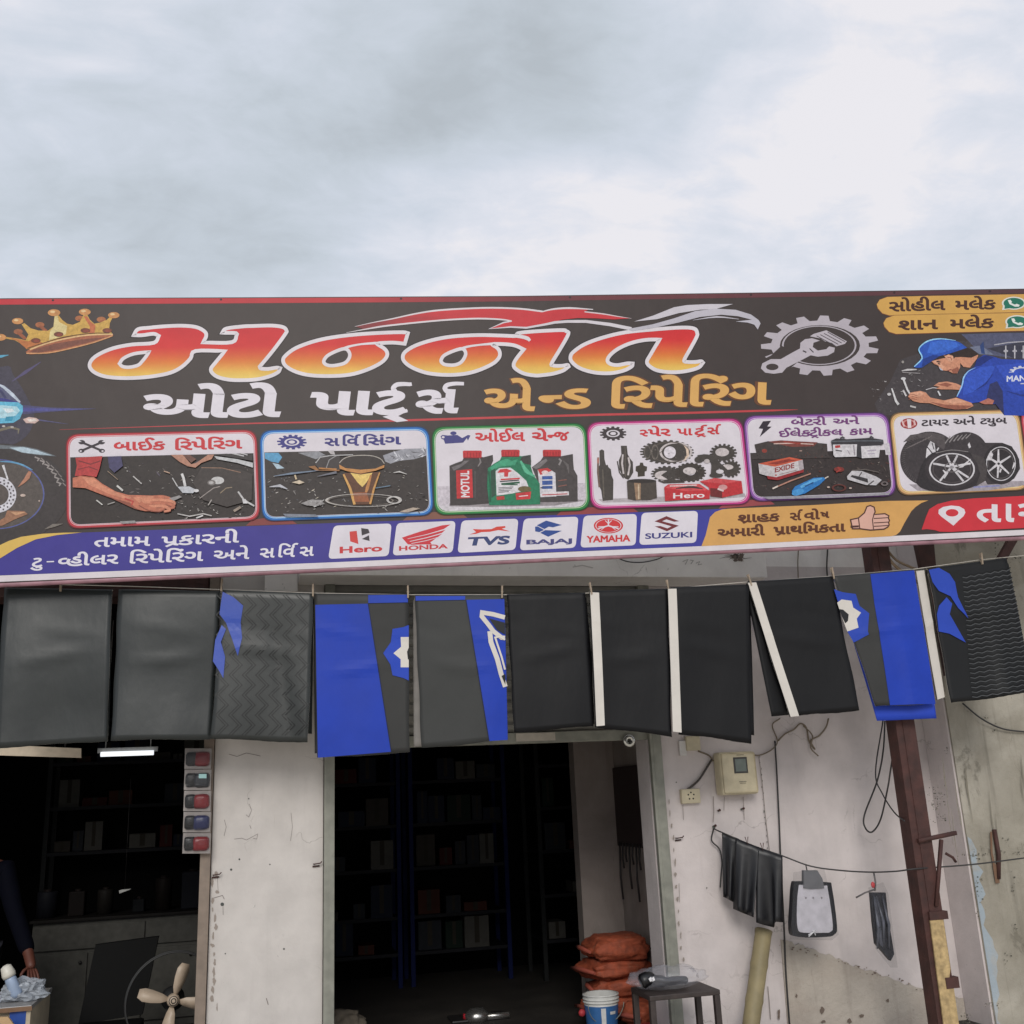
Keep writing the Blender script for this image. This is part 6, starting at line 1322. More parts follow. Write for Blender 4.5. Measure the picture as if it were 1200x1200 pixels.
cover('seat_cover', [(1073, 669), (1086, 667.5), (1107, 817), (1097, 821)], (70, 66, 60), 'narrow dark sheet showing its pale cloth back beside the rusty brace', -0.03, 17, 0.004, back=0.99, backshift=(2, 0), nu=5, backcol=(190, 182, 168), patches=[('pale_back', stripe([(1073.5, 669), (1083, 668), (1107, 817), (1098, 820)]))])
def ridge(a):
    for k in range(26):
        y = 673 + k * 5.6; pts = []
        for i in range(13):
            u = i / 12; x = 1128 + 4 * (k / 26) * 3 + u * (56 + 0.5 * k); pts.append((x, y + 2.2 - u * 9.5 + (1.0 if i % 2 else -0.6)))
        a.ribbon(pts, 1.2, (8, 8, 9)); a.ribbon([(p[0], p[1] + 1.8) for p in pts], 1.0, (78, 80, 82))  # dark and pale line pairs paint the ribs' shade and sheen
def fl11(a):
    a.z(900, 600, 4)
    a.poly([(752, 272), (800, 262), (850, 290), (876, 330), (890, 400), (938, 500), (890, 450), (855, 395), (800, 370), (770, 330)], (42, 72, 178)); a.poly([(800, 440), (835, 400), (862, 430), (850, 480), (880, 530), (928, 612), (850, 570), (800, 560), (790, 480)], (42, 72, 178))
cover('seat_cover', [(1087, 667.5), (1180, 655), (1206, 812), (1115, 824)], (22, 23, 25), 'black ripple ribbed seat cover sheet with blue flashes at the right end of the line', 0.012, 11, 0.011, back=0.97, backshift=(4, 0), patches=[('ripple_ribs', ridge), ('blue_flash', fl11)], fold=0.02)
# the line and its pegs
tag(MB().tube([on_line(x, y - 1.0, -0.012) for x, y in LINE_PTS], 0.0028, 6).build('hanging_line', WIREW_M), 'thin pale cord the seat covers hang from below the sign', 'cord')
def peg(x, y, tilt, label):
    base = on_line(x, y, 0.0); root = empty('clothes_peg', base, label, 'peg', 'clothes pegs on the cover line')
    ca_, sa = math.cos(tilt), math.sin(tilt)
    R = Matrix((SH, SN, Vector((0, 0, 1)))).transposed() @ Matrix.Rotation(tilt, 3, 'Y')
    for s_ in (1, -1):
        mb = MB(); mb.box((-0.005, s_ * 0.005 - 0.0035 + 0.014, -0.03), (0.005, s_ * 0.005 + 0.0035 + 0.014, 0.05), bevel=0.0015)
        for v in mb.bm.verts:
            v.co.y += s_ * 0.008 * max(0, v.co.z) / 0.05
            v.co = base + R @ v.co
        mb.build('jaw', WOOD_M if tilt >= -0.2 else WOOD_M, root)
    mb = MB(); mb.tube([base + R @ Vector((-0.008, 0.014, 0.01)), base + R @ Vector((0.008, 0.014, 0.01))], 0.006, 8); mb.build('spring', simple('spring_steel', (150, 146, 140), rough=0.35, metal=0.8), root)
for x, y, t, lb in ((72, 688, 0, 'small peg on the plain charcoal sheet at the far left'), (260, 688, 0.03, 'peg at the left corner of the chevron stitched sheet'), (367, 694, 0.0, 'peg between the chevron sheet and the blue panel'), (478, 696, 0.0, 'peg above the white star badge left of the doorway middle'),
                    (588, 696, 0.05, 'peg at the corner of the sheet with the angular emblem'), (692, 692, -0.12, 'peg at the top of the first white strip'), (782, 689, -0.10, 'peg at the top of the second white strip'), (878, 682, -0.22, 'tilted peg at the top of the slanting white strip'), (975, 674, -0.1, 'peg above the right hand star badge'), (1149, 657, 0.0, 'peg on the ripple ribbed sheet')):
    peg(x, y, t, lb)

# ------------------------------------------------------------------ things on and by the wall
def thing(name, loc, label, cat, group=None): return empty(name, loc, label, cat, group)
CREAM = simple('yellowed_plastic', (188, 177, 150), rough=0.5, var=0.14, scale=12, bump=0.1)
# electricity meter
mx0, mx1, mz0, mz1 = 3.14, 3.42, 1.60, 1.895
mt = thing('electric_meter', (3.28, 0, 1.6), 'cream electricity meter box with a small dark window on the white wall', 'meter')
MB().box((mx0, -0.12, mz0), (mx1, -0.004, mz1), bevel=0.022).build('case', CREAM, mt)
MB().box((mx0 + 0.012, -0.127, mz0 + 0.012), (mx1 - 0.012, -0.1195, mz1 - 0.012), bevel=0.012).build('cover', CREAM, mt)
wd = MB().box((mx0 + 0.10, -0.131, mz0 + 0.145), (mx0 + 0.205, -0.1265, mz0 + 0.255), bevel=0.002).build('window_frame', simple('meter_bezel', (52, 50, 48), rough=0.4), mt)
MB().box((mx0 + 0.112, -0.1325, mz0 + 0.157), (mx0 + 0.193, -0.1305, mz0 + 0.243)).build('window_glass', simple('meter_glass', (96, 104, 98), rough=0.15), wd)
mb = MB(); mb.box((mx0 + 0.13, -0.129, mz0 + 0.085), (mx0 + 0.185, -0.1265, mz0 + 0.090)); mb.box((mx0 + 0.135, -0.129, mz0 + 0.075), (mx0 + 0.18, -0.1265, mz0 + 0.079)); mb.box((mx0 + 0.13, -0.129, mz0 + 0.268), (mx0 + 0.185, -0.1265, mz0 + 0.273)); mb.build('marking', simple('ink_grey', (110, 104, 90)), mt)
MB().box((mx1 - 0.004, -0.075, mz0 + 0.11), (mx1 + 0.012, -0.045, mz0 + 0.15), bevel=0.003).build('latch', STEEL_M, mt)
# socket plates
sk = thing('power_socket', on_y(807, 933, 0), 'small cream power socket below and left of the meter box', 'socket')
a_, b_ = on_y(797, 942, 0), on_y(817, 924, 0)
MB().box((a_.x, -0.045, a_.z), (b_.x, -0.004, b_.z), bevel=0.006).build('plate', CREAM, sk)
mb = MB()
for dx, dz in ((0.35, 0.6), (0.5, 0.75), (0.65, 0.6), (0.4, 0.32), (0.6, 0.32)): mb.lathe((a_.x + (b_.x - a_.x) * dx, -0.0452, a_.z + (b_.z - a_.z) * dz), (0, -1, 0), [(0.0, 0.0004), (0.006, 0.0004), (0.006, 0)], 10)
mb.build('pin_holes', simple('hole_black', (30, 28, 28)), sk)
jb = thing('junction_box', on_y(806, 874, 0), 'small cream junction box on the wall beside the shutter channel', 'junction box')
a_, b_ = on_y(803, 880, 0), on_y(818, 866, 0); MB().box((a_.x, -0.035, a_.z), (b_.x, -0.004, b_.z + 0.02), bevel=0.005).build('box', CREAM, jb); a_, b_ = on_y(796, 886, 0), on_y(803, 868, 0); MB().box((a_.x, -0.02, a_.z), (b_.x - 0.004, -0.004, b_.z), bevel=0.003).build('conduit', simple('white_pvc', (206, 202, 198)), jb)
def wire(name, pts, r, mat, label, Y=-0.02, cat='cable', smooth=6, group=None):
    P = [on_y(p[0], p[1], p[2] if len(p) > 2 else Y) for p in pts]
    return tag(MB().tube(spline(P, smooth), r, 6).build(name, mat), label, cat, group)
wire('cable', [(818, 880), (830, 885), (836, 892)], 0.006, WIREG_M, 'short cable from the junction box to the meter')
wire('twisted_cable', [(806, 925), (818, 915), (828, 900), (834, 890)], 0.008, simple('twisted_flex', (70, 64, 60), var=0.5, scale=90), 'dark twisted cable running from the socket up to the meter')
wire('cable', [(876, 883), (890, 885), (905, 878), (911, 868), (905, 850), (914, 842)], 0.005, WIREG_M, 'grey cable leaving the right side of the meter')
wire('cable', [(908, 868), (910, 900), (913, 960), (915, 1010), (919, 1090), (921, 1140), (926, 1210)], 0.006, WIREB_M, 'long black vertical cable down the wall right of the meter')
wire('cable', [(912, 868), (920, 860), (930, 855), (938, 848), (945, 853), (948, 868), (955, 878), (950, 868), (960, 862), (968, 852), (971, 842)], 0.006, WIREG_M, 'tangled grey cable on the wall under the slanting sheet')
wire('cable', [(941, 850), (952, 862), (950, 876), (959, 886)], 0.005, WIREG_M, 'loose cable end under the slanting sheet', Y=-0.04)
wire('cable', [(1037, 845, -0.2), (1035, 880, -0.25), (1028, 915, -0.2), (1013, 955, -0.15), (1014, 970, -0.15), (1022, 975, -0.15), (1032, 960, -0.2), (1040, 925, -0.3), (1044, 900, -0.6), (1047, 880, -0.72)], 0.006, WIREB_M, 'black cable hanging in a loop beside the steel post')
wire('cable', [(1035, 843, -0.3), (1026, 905, -0.3), (1034, 930, -0.4), (1048, 952, -0.6), (1060, 962, -0.84)], 0.005, WIREB_M, 'second black cable crossing the loop to the steel post')
wire('cable', [(1032, 640, -0.2), (1046, 660, -0.3), (1060, 672, -0.45), (1076, 683, -0.57)], 0.012, simple('tan_hose', (150, 122, 88)), 'tan hose from the sign to the rusty brace')
wire('cable', [(1036, 640, -0.25), (1050, 656, -0.3), (1066, 664, -0.5), (1076, 668, -0.57)], 0.010, simple('tan_cable', (140, 116, 86)), 'thin tan cable under the sign beside the hose')
wire('cable', [(936, 640), (935, 660), (936, 690)], 0.004, WIREG_M, 'thin vertical line down the upper wall')
wire('cable', [(970, 640), (969, 668), (972, 690)], 0.006, WIREB_M, 'dark vertical cable on the upper wall under the sign')
wire('cable', [(720, 652, -0.36), (735, 658, -0.36), (752, 659, -0.36), (768, 656, -0.36), (778, 652, -0.36)], 0.004, WIREB_M, 'black cable sagging below the sign over the doorway canopy')
wire('cable', [(1128, 824, -0.32), (1150, 842, -0.34), (1175, 854, -0.33), (1204, 858, -0.32)], 0.006, WIREB_M, 'black cable sagging on the old wall below the ripple ribbed sheet')
wire('cable', [(836, 972, -0.01), (834, 985, -0.03), (843, 995, -0.03), (846, 1010, -0.03), (845, 1025, -0.03), (844, 1040, -0.03)], 0.005, WIREB_M, 'loose black end of the washing line at its nail')
# hole with wires under the sign
hl = on_y(862, 652, -0.332); tag(MB().lathe(hl, (0, -1, 0), [(0, 0.001), (0.018, 0.001), (0.022, 0.0)], 9).build('wall_hole', simple('soot', (44, 38, 34))), 'small dark hole with soot in the canopy front under the sign', 'hole')

# washing line with black covers
LN = [on_y(836, 971, -0.01), on_y(845, 975, -0.10), on_y(880, 990, -0.22), on_y(917, 1003, -0.33), on_y(950, 1015, -0.42), on_y(985, 1020, -0.52), on_y(1020, 1022, -0.64), on_y(1050, 1021, -0.75), on_y(1075, 1018, -0.842), on_y(1140, 1013, -0.70), on_y(1204, 1005, -0.55)]
tag(MB().tube(spline(LN, 5), 0.005, 6).build('washing_line', WIREB_M), 'sagging black washing line from a nail on the white wall past the post', 'washing line')
BLKF = simple('black_vinyl', (20, 20, 24), rough=0.42, var=0.2, bump=0.15, bscale=20)
def drape(name, tops, bots, label, cat, Y0, Y1, group, seed=0):
    """a hanging strip of vinyl with soft folds"""
    root = thing(name, on_y(tops[0][0], tops[0][1], Y0), label, cat, group); n, m = 14, 12; rows = []
    for j in range(m + 1):
        row = []
        for i in range(n + 1):
            u = i / n; v = j / m
            def pick(L):
                f = u * (len(L) - 1); k = min(int(f), len(L) - 2); t = f - k; return L[k][0] + (L[k + 1][0] - L[k][0]) * t, L[k][1] + (L[k + 1][1] - L[k][1]) * t
            (tx, ty), (bx, by) = pick(tops), pick(bots); Y = Y0 + (Y1 - Y0) * u + 0.02 * v * math.sin(u * 9 + seed) - 0.008
            row.append(tuple(on_y(tx + (bx - tx) * v, ty + (by - ty) * v, Y)))
        rows.append(row)
    me = bpy.data.meshes.new('cloth'); w_ = n + 1
    me.from_pydata([p for r in rows for p in r], [], [(j * w_ + i, (j + 1) * w_ + i, (j + 1) * w_ + i + 1, j * w_ + i + 1) for j in range(m) for i in range(n)])
    o = link('cloth', me, BLKF, root, smooth=True); md = o.modifiers.new('thickness', 'SOLIDIFY'); md.thickness = 0.003
    return root
drape('black_cover', [(846, 975), (866, 983)], [(848, 1051), (861, 1058)], 'black vinyl strip nearest the nail on the washing line', 'cover', -0.10, -0.17, 'black strips on the washing line', 0)
drape('black_cover', [(862, 982), (890, 993)], [(859, 1065), (883, 1075)], 'middle black vinyl strip on the washing line', 'cover', -0.18, -0.25, 'black strips on the washing line', 2)
drape('black_cover', [(886, 992), (917, 1003)], [(886, 1081), (895, 1084), (907, 1087), (908, 1080), (918, 1081)], 'widest black vinyl strip, right of the others on the washing line', 'cover', -0.24, -0.33, 'black strips on the washing line', 4)
for x, y, Y, lb in ((875, 986, -0.215, 'thin wire clip on the middle black strip'), (893, 993, -0.27, 'thin wire clip on the right hand black strip')):
    p = on_y(x, y, Y); tag(MB().tube([p + Vector((-0.012, -0.006, 0.03)), p + Vector((0, -0.008, -0.02)), p + Vector((0.01, -0.006, 0.03))], 0.003, 5).build('wire_clip', RUST_M), lb, 'clip', 'wire clips on the washing line')
# padded plate in a clear bag
Y = -0.40
pad = thing('seat_pad', on_y(955, 1098, Y), 'white trapezoid pad with black edging in clear plastic hanging on the washing line', 'seat pad')
def pq(pts, Y): return [on_y(x, y, Y) for x, y in pts]
mb = MB(); P = [Vector((p[0], p[1])) for p in ((931, 1036), (937, 1033), (970, 1034), (975, 1040), (981, 1085), (978, 1095), (968, 1098), (935, 1098), (928, 1090), (929, 1060))]; mb.quadbox(pq(spline(P, 3, True), Y), (0, 0.05, 0)); mb.build('edging', simple('black_rubber', (26, 26, 32), rough=0.5), pad)
P = [Vector(p) for p in ((936, 1040), (940, 1037), (966, 1038), (970, 1042), (976, 1084), (973, 1092), (966, 1093), (942, 1093), (935, 1088), (934, 1065))]; mb = MB(); mb.quadbox(pq(spline(P, 3, True), Y - 0.004), (0, 0.02, 0)); mb.build('panel', simple('white_foam', (206, 202, 210), rough=0.5), pad)
mb = MB(); mb.quadbox(pq([(942, 1020), (958, 1020), (964, 1030), (966, 1041), (950, 1042), (942, 1041)], Y - 0.012), (0, 0.03, 0)); mb.build('strap', simple('grey_strap', (112, 112, 116), rough=0.6), pad)
mb = MB()
for x in (944.5, 953, 963): mb.ball(on_y(x, 1052, Y - 0.006), 0.006)
mb.build('studs', simple('stud', (150, 146, 150)), pad)
CLEAR = simple('clear_plastic', (60, 60, 64), rough=0.10, alpha=0.10, var=0.03, spec=1.0, bump=0.6, bscale=30)
mb = MB(); P = pq([(930, 1022), (966, 1018), (983, 1095), (975, 1102), (926, 1101)], Y - 0.02); mb.quadbox(P, (0, 0.004, 0)); mb.build('clear_bag', CLEAR, pad)
mb = MB(); rr = random.Random(4); p0 = on_y(951, 1094, Y - 0.026)
mb.tube([p0 + Vector((rr.uniform(-.04, .04), rr.uniform(-.008, .004), rr.uniform(-.03, .03))) for _ in range(9)], 0.003, 5); mb.build('bag_crumple', simple('plastic_white', (220, 220, 224), rough=0.3), pad)
mb = MB(); mb.tube([on_y(946, 1021, Y), on_y(944, 1012.5, Y)], 0.004, 6); mb.build('hanger', WIREB_M, pad)
# long bag
Y = -0.63
lb_ = thing('wrapped_strip', on_y(1035, 1130, Y), 'long dark strip wrapped in plastic hanging from the washing line beside the post', 'packet')
P = [(1021, 1046), (1038, 1046), (1041, 1075), (1048, 1118), (1044, 1126), (1027, 1106), (1024, 1080)]; mb = MB(); mb.quadbox(pq(P, Y), (0, 0.03, 0)); mb.build('strip', simple('dark_grey_fabric', (38, 39, 46), rough=0.4, var=0.5, scale=30, bump=0.4), lb_)
mb = MB(); mb.quadbox(pq([(1024, 1052), (1029, 1052), (1036, 1112), (1031, 1106)], Y - 0.004), (0, 0.006, 0)); 
for k, (xa, xb) in enumerate(((1027, 1040), (1034, 1046), (1024, 1032))): mb.tube([on_y(xa, 1050, Y - .006), on_y((xa + xb) / 2 + 1.5, 1080 + 4 * k, Y - .012), on_y(xb - 4, 1112, Y - .006)], [.004, .012, .005], 6)
mb.build('highlight_fold', simple('grey_fold', (84, 86, 96), rough=0.3, var=0.4, scale=30), lb_)  # paler grey paints the highlights along the folds
mb = MB(); mb.quadbox(pq([(1018, 1040), (1035, 1034), (1041, 1047), (1052, 1134), (1044, 1134), (1026, 1112)], Y - 0.02), (0, 0.004, 0)); mb.build('clear_bag', CLEAR, lb_)
mb = MB(); mb.tube([on_y(1024, 1023, Y), on_y(1026, 1034, Y), on_y(1025, 1044, Y)], 0.006, 6); mb.tube([on_y(1026, 1042, Y), on_y(1014, 1046, Y), on_y(1003, 1052, Y + 0.03)], 0.006, 6); mb.build('tie', simple('grey_tie', (96, 92, 92)), lb_)
tagr = MB().ball(on_y(1023, 1037, Y - 0.01), 0.014, 0.008, 0.02).build('red_tag', simple('red_tag', (176, 60, 64)), lb_)
# bamboo / pipe
bp = thing('leaning_pole', on_y(884, 1200, -0.22), 'thick yellowish bamboo pole leaning on the white wall', 'pole')
A, B = on_y(895, 1090, -0.10), on_y(872, 1260, -0.30); d = (B - A); pts = []; rad = []
for k in range(25):
    t = k / 24; pts.append(A + d * t); rad.append(0.056 + (0.004 if k % 6 == 0 else 0))
mb = MB(); mb.tube(pts, rad, 14); mb.build('culm', simple('bamboo', (134, 122, 90), rough=0.6, var=0.2, scale=9), bp)
mb = MB(); n_ = d.normalized(); mb.tube([A - n_ * 0.003, A - n_ * 0.001], 0.042, 14); mb.build('hollow_end', simple('bamboo_hollow', (80, 66, 48)), bp)
# nails and hooks
for x, y, lb in ((836, 968, 'nail holding the washing line'), (841, 950, 'lone nail under the meter box'), (869, 948, 'second nail under the meter, right of the first')):
    p = on_y(x, y, 0); mb = MB(); mb.tube([p, p + Vector((0, -0.035, 0.004))], 0.005, 6); mb.lathe(p + Vector((0, -0.035, 0.004)), (0, -1, 0), [(0.0, 0.004), (0.009, 0.003), (0.009, 0)], 8); tag(mb.build('nail', RUST_M), lb, 'nail', 'nails in the white wall')

# ------------------------------------------------------------------ stool, bag, bucket, sacks
IRON = simple('dark_iron', (52, 43, 40), rough=0.55, var=0.25)
st = thing('metal_stool', (2.55, -0.35, 0), 'small dark metal stool with a bagged part on it by the doorway', 'stool')
TX0, TX1, TY0, TY1, TZ = 2.31, 2.77, -0.62, -0.28, 0.46
MB().box((TX0, TY0, TZ - 0.03), (TX1, TY1, TZ), bevel=0.006).build('top', IRON, st)
for x in (TX0 + 0.02, TX1 - 0.02):
    for y in (TY0 + 0.02, TY1 - 0.02): MB().box((x - 0.018, y - 0.018, 0), (x + 0.018, y + 0.018, TZ - 0.03), bevel=0.003).build('leg', IRON, st)
mb = MB(); mb.box((TX0 + 0.04, TY0 + 0.01, 0.12), (TX1 - 0.04, TY0 + 0.03, 0.15)); mb.build('stretcher', IRON, st)
pg = thing('bagged_grip', (2.5, -0.45, TZ), 'black bike part with a white mark in a clear plastic bag on the stool', 'bagged part')
mb = MB(); P = [Vector(p) for p in ((2.30, -0.50, TZ + .06), (2.35, -0.50, TZ + .075), (2.42, -0.48, TZ + .055), (2.50, -0.46, TZ + .045), (2.58, -0.45, TZ + .045), (2.63, -0.45, TZ + .04))]; mb.tube(spline(P, 4), [0.03] + [0.044] * 5 + [0.036] * 5 + [0.026] * 5 + [0.024] * 4 + [0.014], 12); mb.build('grip', simple('moulded_black', (16, 16, 19), rough=0.35), pg)
mb = MB()
for k in (0, 1): mb.quadbox([Vector((2.335 + k * .018, -0.556, TZ + .085)), Vector((2.352 + k * .018, -0.556, TZ + .095)), Vector((2.362 + k * .014, -0.556, TZ + .075)), Vector((2.345 + k * .014, -0.556, TZ + .068))], (0, 0.006, 0))
mb.build('mark', simple('white_mark', (214, 212, 214)), pg)
bm = bmesh.new(); rr = random.Random(3)
bmesh.ops.create_icosphere(bm, subdivisions=4, radius=1.0)
for v in bm.verts:
    k = 1 + 0.20 * noise.noise(v.co * 2.3) + 0.10 * noise.noise(v.co * 6); v.co = Vector((2.50 + v.co.x * 0.25 * k, -0.44 + v.co.y * 0.13 * k, TZ + 0.006 + max(0.0, (v.co.z * 0.9 + 0.75) * 0.075 * k)))
me = bpy.data.meshes.new('clear_bag'); bm.to_mesh(me); bm.free(); link('clear_bag', me, simple('clear_bag', (176, 176, 184), rough=0.1, spec=1.0, alpha=0.2, var=0.02, bump=0.8, bscale=25), pg, smooth=True)  # pale film colour stands in for glare on the bag
# bucket
bk = thing('paint_bucket', (2.36, 0.9, 0), 'white plastic bucket with a blue label on the shop floor inside the doorway', 'bucket'); bx, by = 2.385, 0.78
c = on_y(705, 1185, 0.78); bx = c.x
mb = MB(); mb.lathe((bx, by, 0.0), (0, 0, 1), [(0.0, 0.0), (0.108, 0.0), (0.128, 0.245), (0.122, 0.245), (0.104, 0.01), (0, 0.01)], 32); mb.build('pail', simple('bucket_white', (200, 200, 196), rough=0.4), bk)
mb = MB()
for h in (0.195, 0.215, 0.24): mb.lathe((bx, by, h), (0, 0, 1), [(0.1245, 0), (0.133, 0.003), (0.133, 0.010), (0.1245, 0.013)], 32)
mb.build('rim', simple('bucket_rim', (206, 206, 202), rough=0.4), bk)
la = MB().lathe((bx, by, 0.0), (0, 0, 1), [(0.1135, 0.05), (0.1245, 0.18)], 32).build('label', simple('bucket_label', (56, 104, 160), rough=0.4), bk)
mb = MB()
for a0, a1, z0, z1 in ((-1.9, -1.62, 0.06, 0.17), (-1.35, -0.95, 0.125, 0.145)):
    for k in range(6):
        p = []
        for a, z in ((a0 + (a1 - a0) * k / 6, z0), (a0 + (a1 - a0) * (k + 1) / 6, z0), (a0 + (a1 - a0) * (k + 1) / 6, z1), (a0 + (a1 - a0) * k / 6, z1)):
            r = 0.1102 + z * 0.085 + 0.0012; p.append(mb.bm.verts.new((bx + r * math.cos(a), by + r * math.sin(a), z)))
        mb.bm.faces.new(p)
mb.build('label_print', simple('label_white', (214, 214, 212)), la)
mb = MB(); mb.tube([Vector((bx + 0.134 * math.cos(a), by - 0.03 + 0.134 * math.sin(a) * 0.3 - 0.09, 0.20 - 0.14 * math.sin(a))) for a in [math.pi * k / 14 for k in range(15)]], 0.003, 6); mb.build('handle', STEEL_M, bk)
tag(MB().ball(on_y(682, 1187, 0.8), 0.026, 0.02, 0.026).build('red_round_object', simple('red_plastic', (176, 52, 58))), 'small red round object beside the white bucket', 'ball')  # round red object of unknown kind, modelled as a plain ellipsoid
tag(MB().box((2.38, 0.06, 0.0), (2.64, 0.30, 0.13), bevel=0.02).build('red_can', simple('red_can', (150, 44, 42), rough=0.45)), 'red container standing behind the stool legs', 'container')
# sacks
SACK = simple('orange_sack', (150, 72, 46), rough=0.7, var=0.3, scale=20, bump=0.5, bscale=70)
def sack_print():
    t = SACK.node_tree; b = t.nodes['Principled BSDF']; src = b.inputs['Base Color'].links[0].from_socket; g = N(t, 'ShaderNodeNewGeometry')
    n = N(t, 'ShaderNodeTexNoise'); n.inputs['Scale'].default_value = 9; n.inputs['Detail'].default_value = 8; n.inputs['Roughness'].default_value = 0.7; t.links.new(g.outputs['Position'], n.inputs['Vector'])
    r = N(t, 'ShaderNodeMapRange'); r.inputs[1].default_value = 0.60; r.inputs[2].default_value = 0.63; r.inputs[4].default_value = 0.6; t.links.new(n.outputs['Fac'], r.inputs[0])
    m = N(t, 'ShaderNodeMix', data_type='RGBA'); t.links.new(r.outputs[0], m.inputs[0]); t.links.new(src, m.inputs[6]); m.inputs[7].default_value = L3((150, 96, 74)); t.links.new(m.outputs[2], b.inputs['Base Color'])
    w1 = N(t, 'ShaderNodeTexWave', bands_direction='Z'); w1.inputs['Scale'].default_value = 60; w2 = N(t, 'ShaderNodeTexWave', bands_direction='X'); w2.inputs['Scale'].default_value = 60
    t.links.new(g.outputs['Position'], w1.inputs[0]); t.links.new(g.outputs['Position'], w2.inputs[0]); ad = N(t, 'ShaderNodeMath', operation='ADD'); t.links.new(w1.outputs[1], ad.inputs[0]); t.links.new(w2.outputs[1], ad.inputs[1])
    bp = [q for q in t.nodes if q.type == 'BUMP'][0]; b2 = N(t, 'ShaderNodeBump'); b2.inputs['Strength'].default_value = 0.25; b2.inputs['Distance'].default_value = 0.003; t.links.new(ad.outputs[0], b2.inputs['Height']); t.links.new(bp.outputs[0], b2.inputs['Normal']); t.links.new(b2.outputs[0], b.inputs['Normal'])
sack_print()
def sack(cx, cy, cz, lx, ly, lz, rot, label, seed):
    bm = bmesh.new(); bmesh.ops.create_icosphere(bm, subdivisions=4, radius=1.0)
    R = Matrix.Rotation(rot, 3, 'Z')
    for v in bm.verts:
        q = v.co.copy(); e = 0.55
        p = Vector((math.copysign(abs(q.x) ** e, q.x), math.copysign(abs(q.y) ** e, q.y), math.copysign(abs(q.z) ** 0.8, q.z)))
        k = 1 + 0.16 * noise.noise(q * 1.7 + Vector((seed, 0, 0))) + 0.07 * noise.noise(q * 4.5 + Vector((seed, 3, 0))) + 0.035 * noise.noise(q * 11 + Vector((seed, 1, 2))) - 0.09 * abs(noise.noise(q * 3.3 + Vector((0, seed, 0)))) ** 0.5
        edge = 1 - 0.45 * max(0, abs(p.x) - 0.72) / 0.28
        p = Vector((p.x * lx * k, p.y * ly * k, (p.z * lz * k) * edge)); v.co = R @ p + Vector((cx, cy, cz))
    me = bpy.data.meshes.new('sack_body'); bm.to_mesh(me); bm.free()
    root = thing('cement_sack', (cx, cy, cz - lz), label, 'sack', 'orange sacks stacked inside the doorway'); link('sack_body', me, SACK, root, smooth=True)
    mb = MB(); e0 = R @ Vector((-lx * 1.0, -ly * 0.8, 0)) + Vector((cx, cy, cz)); e1 = R @ Vector((-lx * 1.0, ly * 0.8, 0)) + Vector((cx, cy, cz)); mb.tube([e0, (e0 + e1) / 2 + Vector((-0.02, 0, 0.01)), e1], [0.012, 0.02, 0.012], 6); mb.build('seam', simple('sack_seam', (150, 72, 56), rough=0.8), root)
    return root
sack(2.72, 1.20, 0.085, 0.29, 0.22, 0.085, 0.16, 'orange sack at the bottom of the pile', 1.0)
sack(2.74, 1.17, 0.225, 0.25, 0.21, 0.080, -0.18, 'orange sack second from the bottom of the pile', 4.0)
sack(2.69, 1.21, 0.355, 0.27, 0.23, 0.080, 0.22, 'orange sack third from the bottom of the pile', 8.0)
sack(2.71, 1.18, 0.50, 0.26, 0.23, 0.10, -0.02, 'bulging orange sack on top of the pile', 12.0)
sack(2.76, 0.74, 0.10, 0.17, 0.14, 0.09, 0.5, 'orange sack lying in front of the pile', 16.0)
# dark board on the inner wall
bd = thing('hanging_gasket_board', (2.95, 1.3, 1.2), 'dark board hung with belts on the inner doorway wall', 'board')
mb = MB(); mb.box((2.945, 1.02, 1.22), (2.976, 1.66, 1.86), bevel=0.01); mb.build('board', simple('dark_board', (46, 34, 32), rough=0.7), bd)
rr = random.Random(8)
for k in range(7):
    y = 1.08 + k * 0.08; mb = MB(); L = rr.uniform(0.12, 0.45); mb.tube([Vector((2.935, y, 1.25)), Vector((2.93, y + 0.02, 1.25 - L * .6)), Vector((2.935, y + 0.01, 1.25 - L))], 0.008, 6); mb.build('belt', simple('belt_rubber', (40, 36, 36)), bd)

# ------------------------------------------------------------------ inside the left shop
def inside_xy(px, py, Y): return on_y(px, py, Y)
CAB = simple('cabinet_paint', (82, 81, 77), spec=0.08, rough=0.6, var=0.15)  # cabinet colour lowered to carry the shade of the back room
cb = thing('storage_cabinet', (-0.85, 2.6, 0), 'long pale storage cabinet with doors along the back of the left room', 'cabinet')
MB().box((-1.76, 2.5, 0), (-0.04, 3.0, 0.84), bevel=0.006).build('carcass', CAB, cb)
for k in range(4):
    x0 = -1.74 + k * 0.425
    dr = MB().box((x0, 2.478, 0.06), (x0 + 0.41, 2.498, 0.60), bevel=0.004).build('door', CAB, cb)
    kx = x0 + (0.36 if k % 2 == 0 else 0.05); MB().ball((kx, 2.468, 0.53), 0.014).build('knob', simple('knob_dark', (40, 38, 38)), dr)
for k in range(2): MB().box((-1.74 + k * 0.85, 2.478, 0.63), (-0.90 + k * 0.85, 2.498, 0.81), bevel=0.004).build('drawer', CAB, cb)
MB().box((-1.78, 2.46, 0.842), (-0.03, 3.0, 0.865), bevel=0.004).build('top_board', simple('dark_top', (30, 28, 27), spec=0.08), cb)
rr = random.Random(11)
cols = [(24, 25, 30), (22, 18, 17), (30, 28, 26), (18, 20, 22), (26, 22, 20)]  # can colours darkened in place of indoor shade
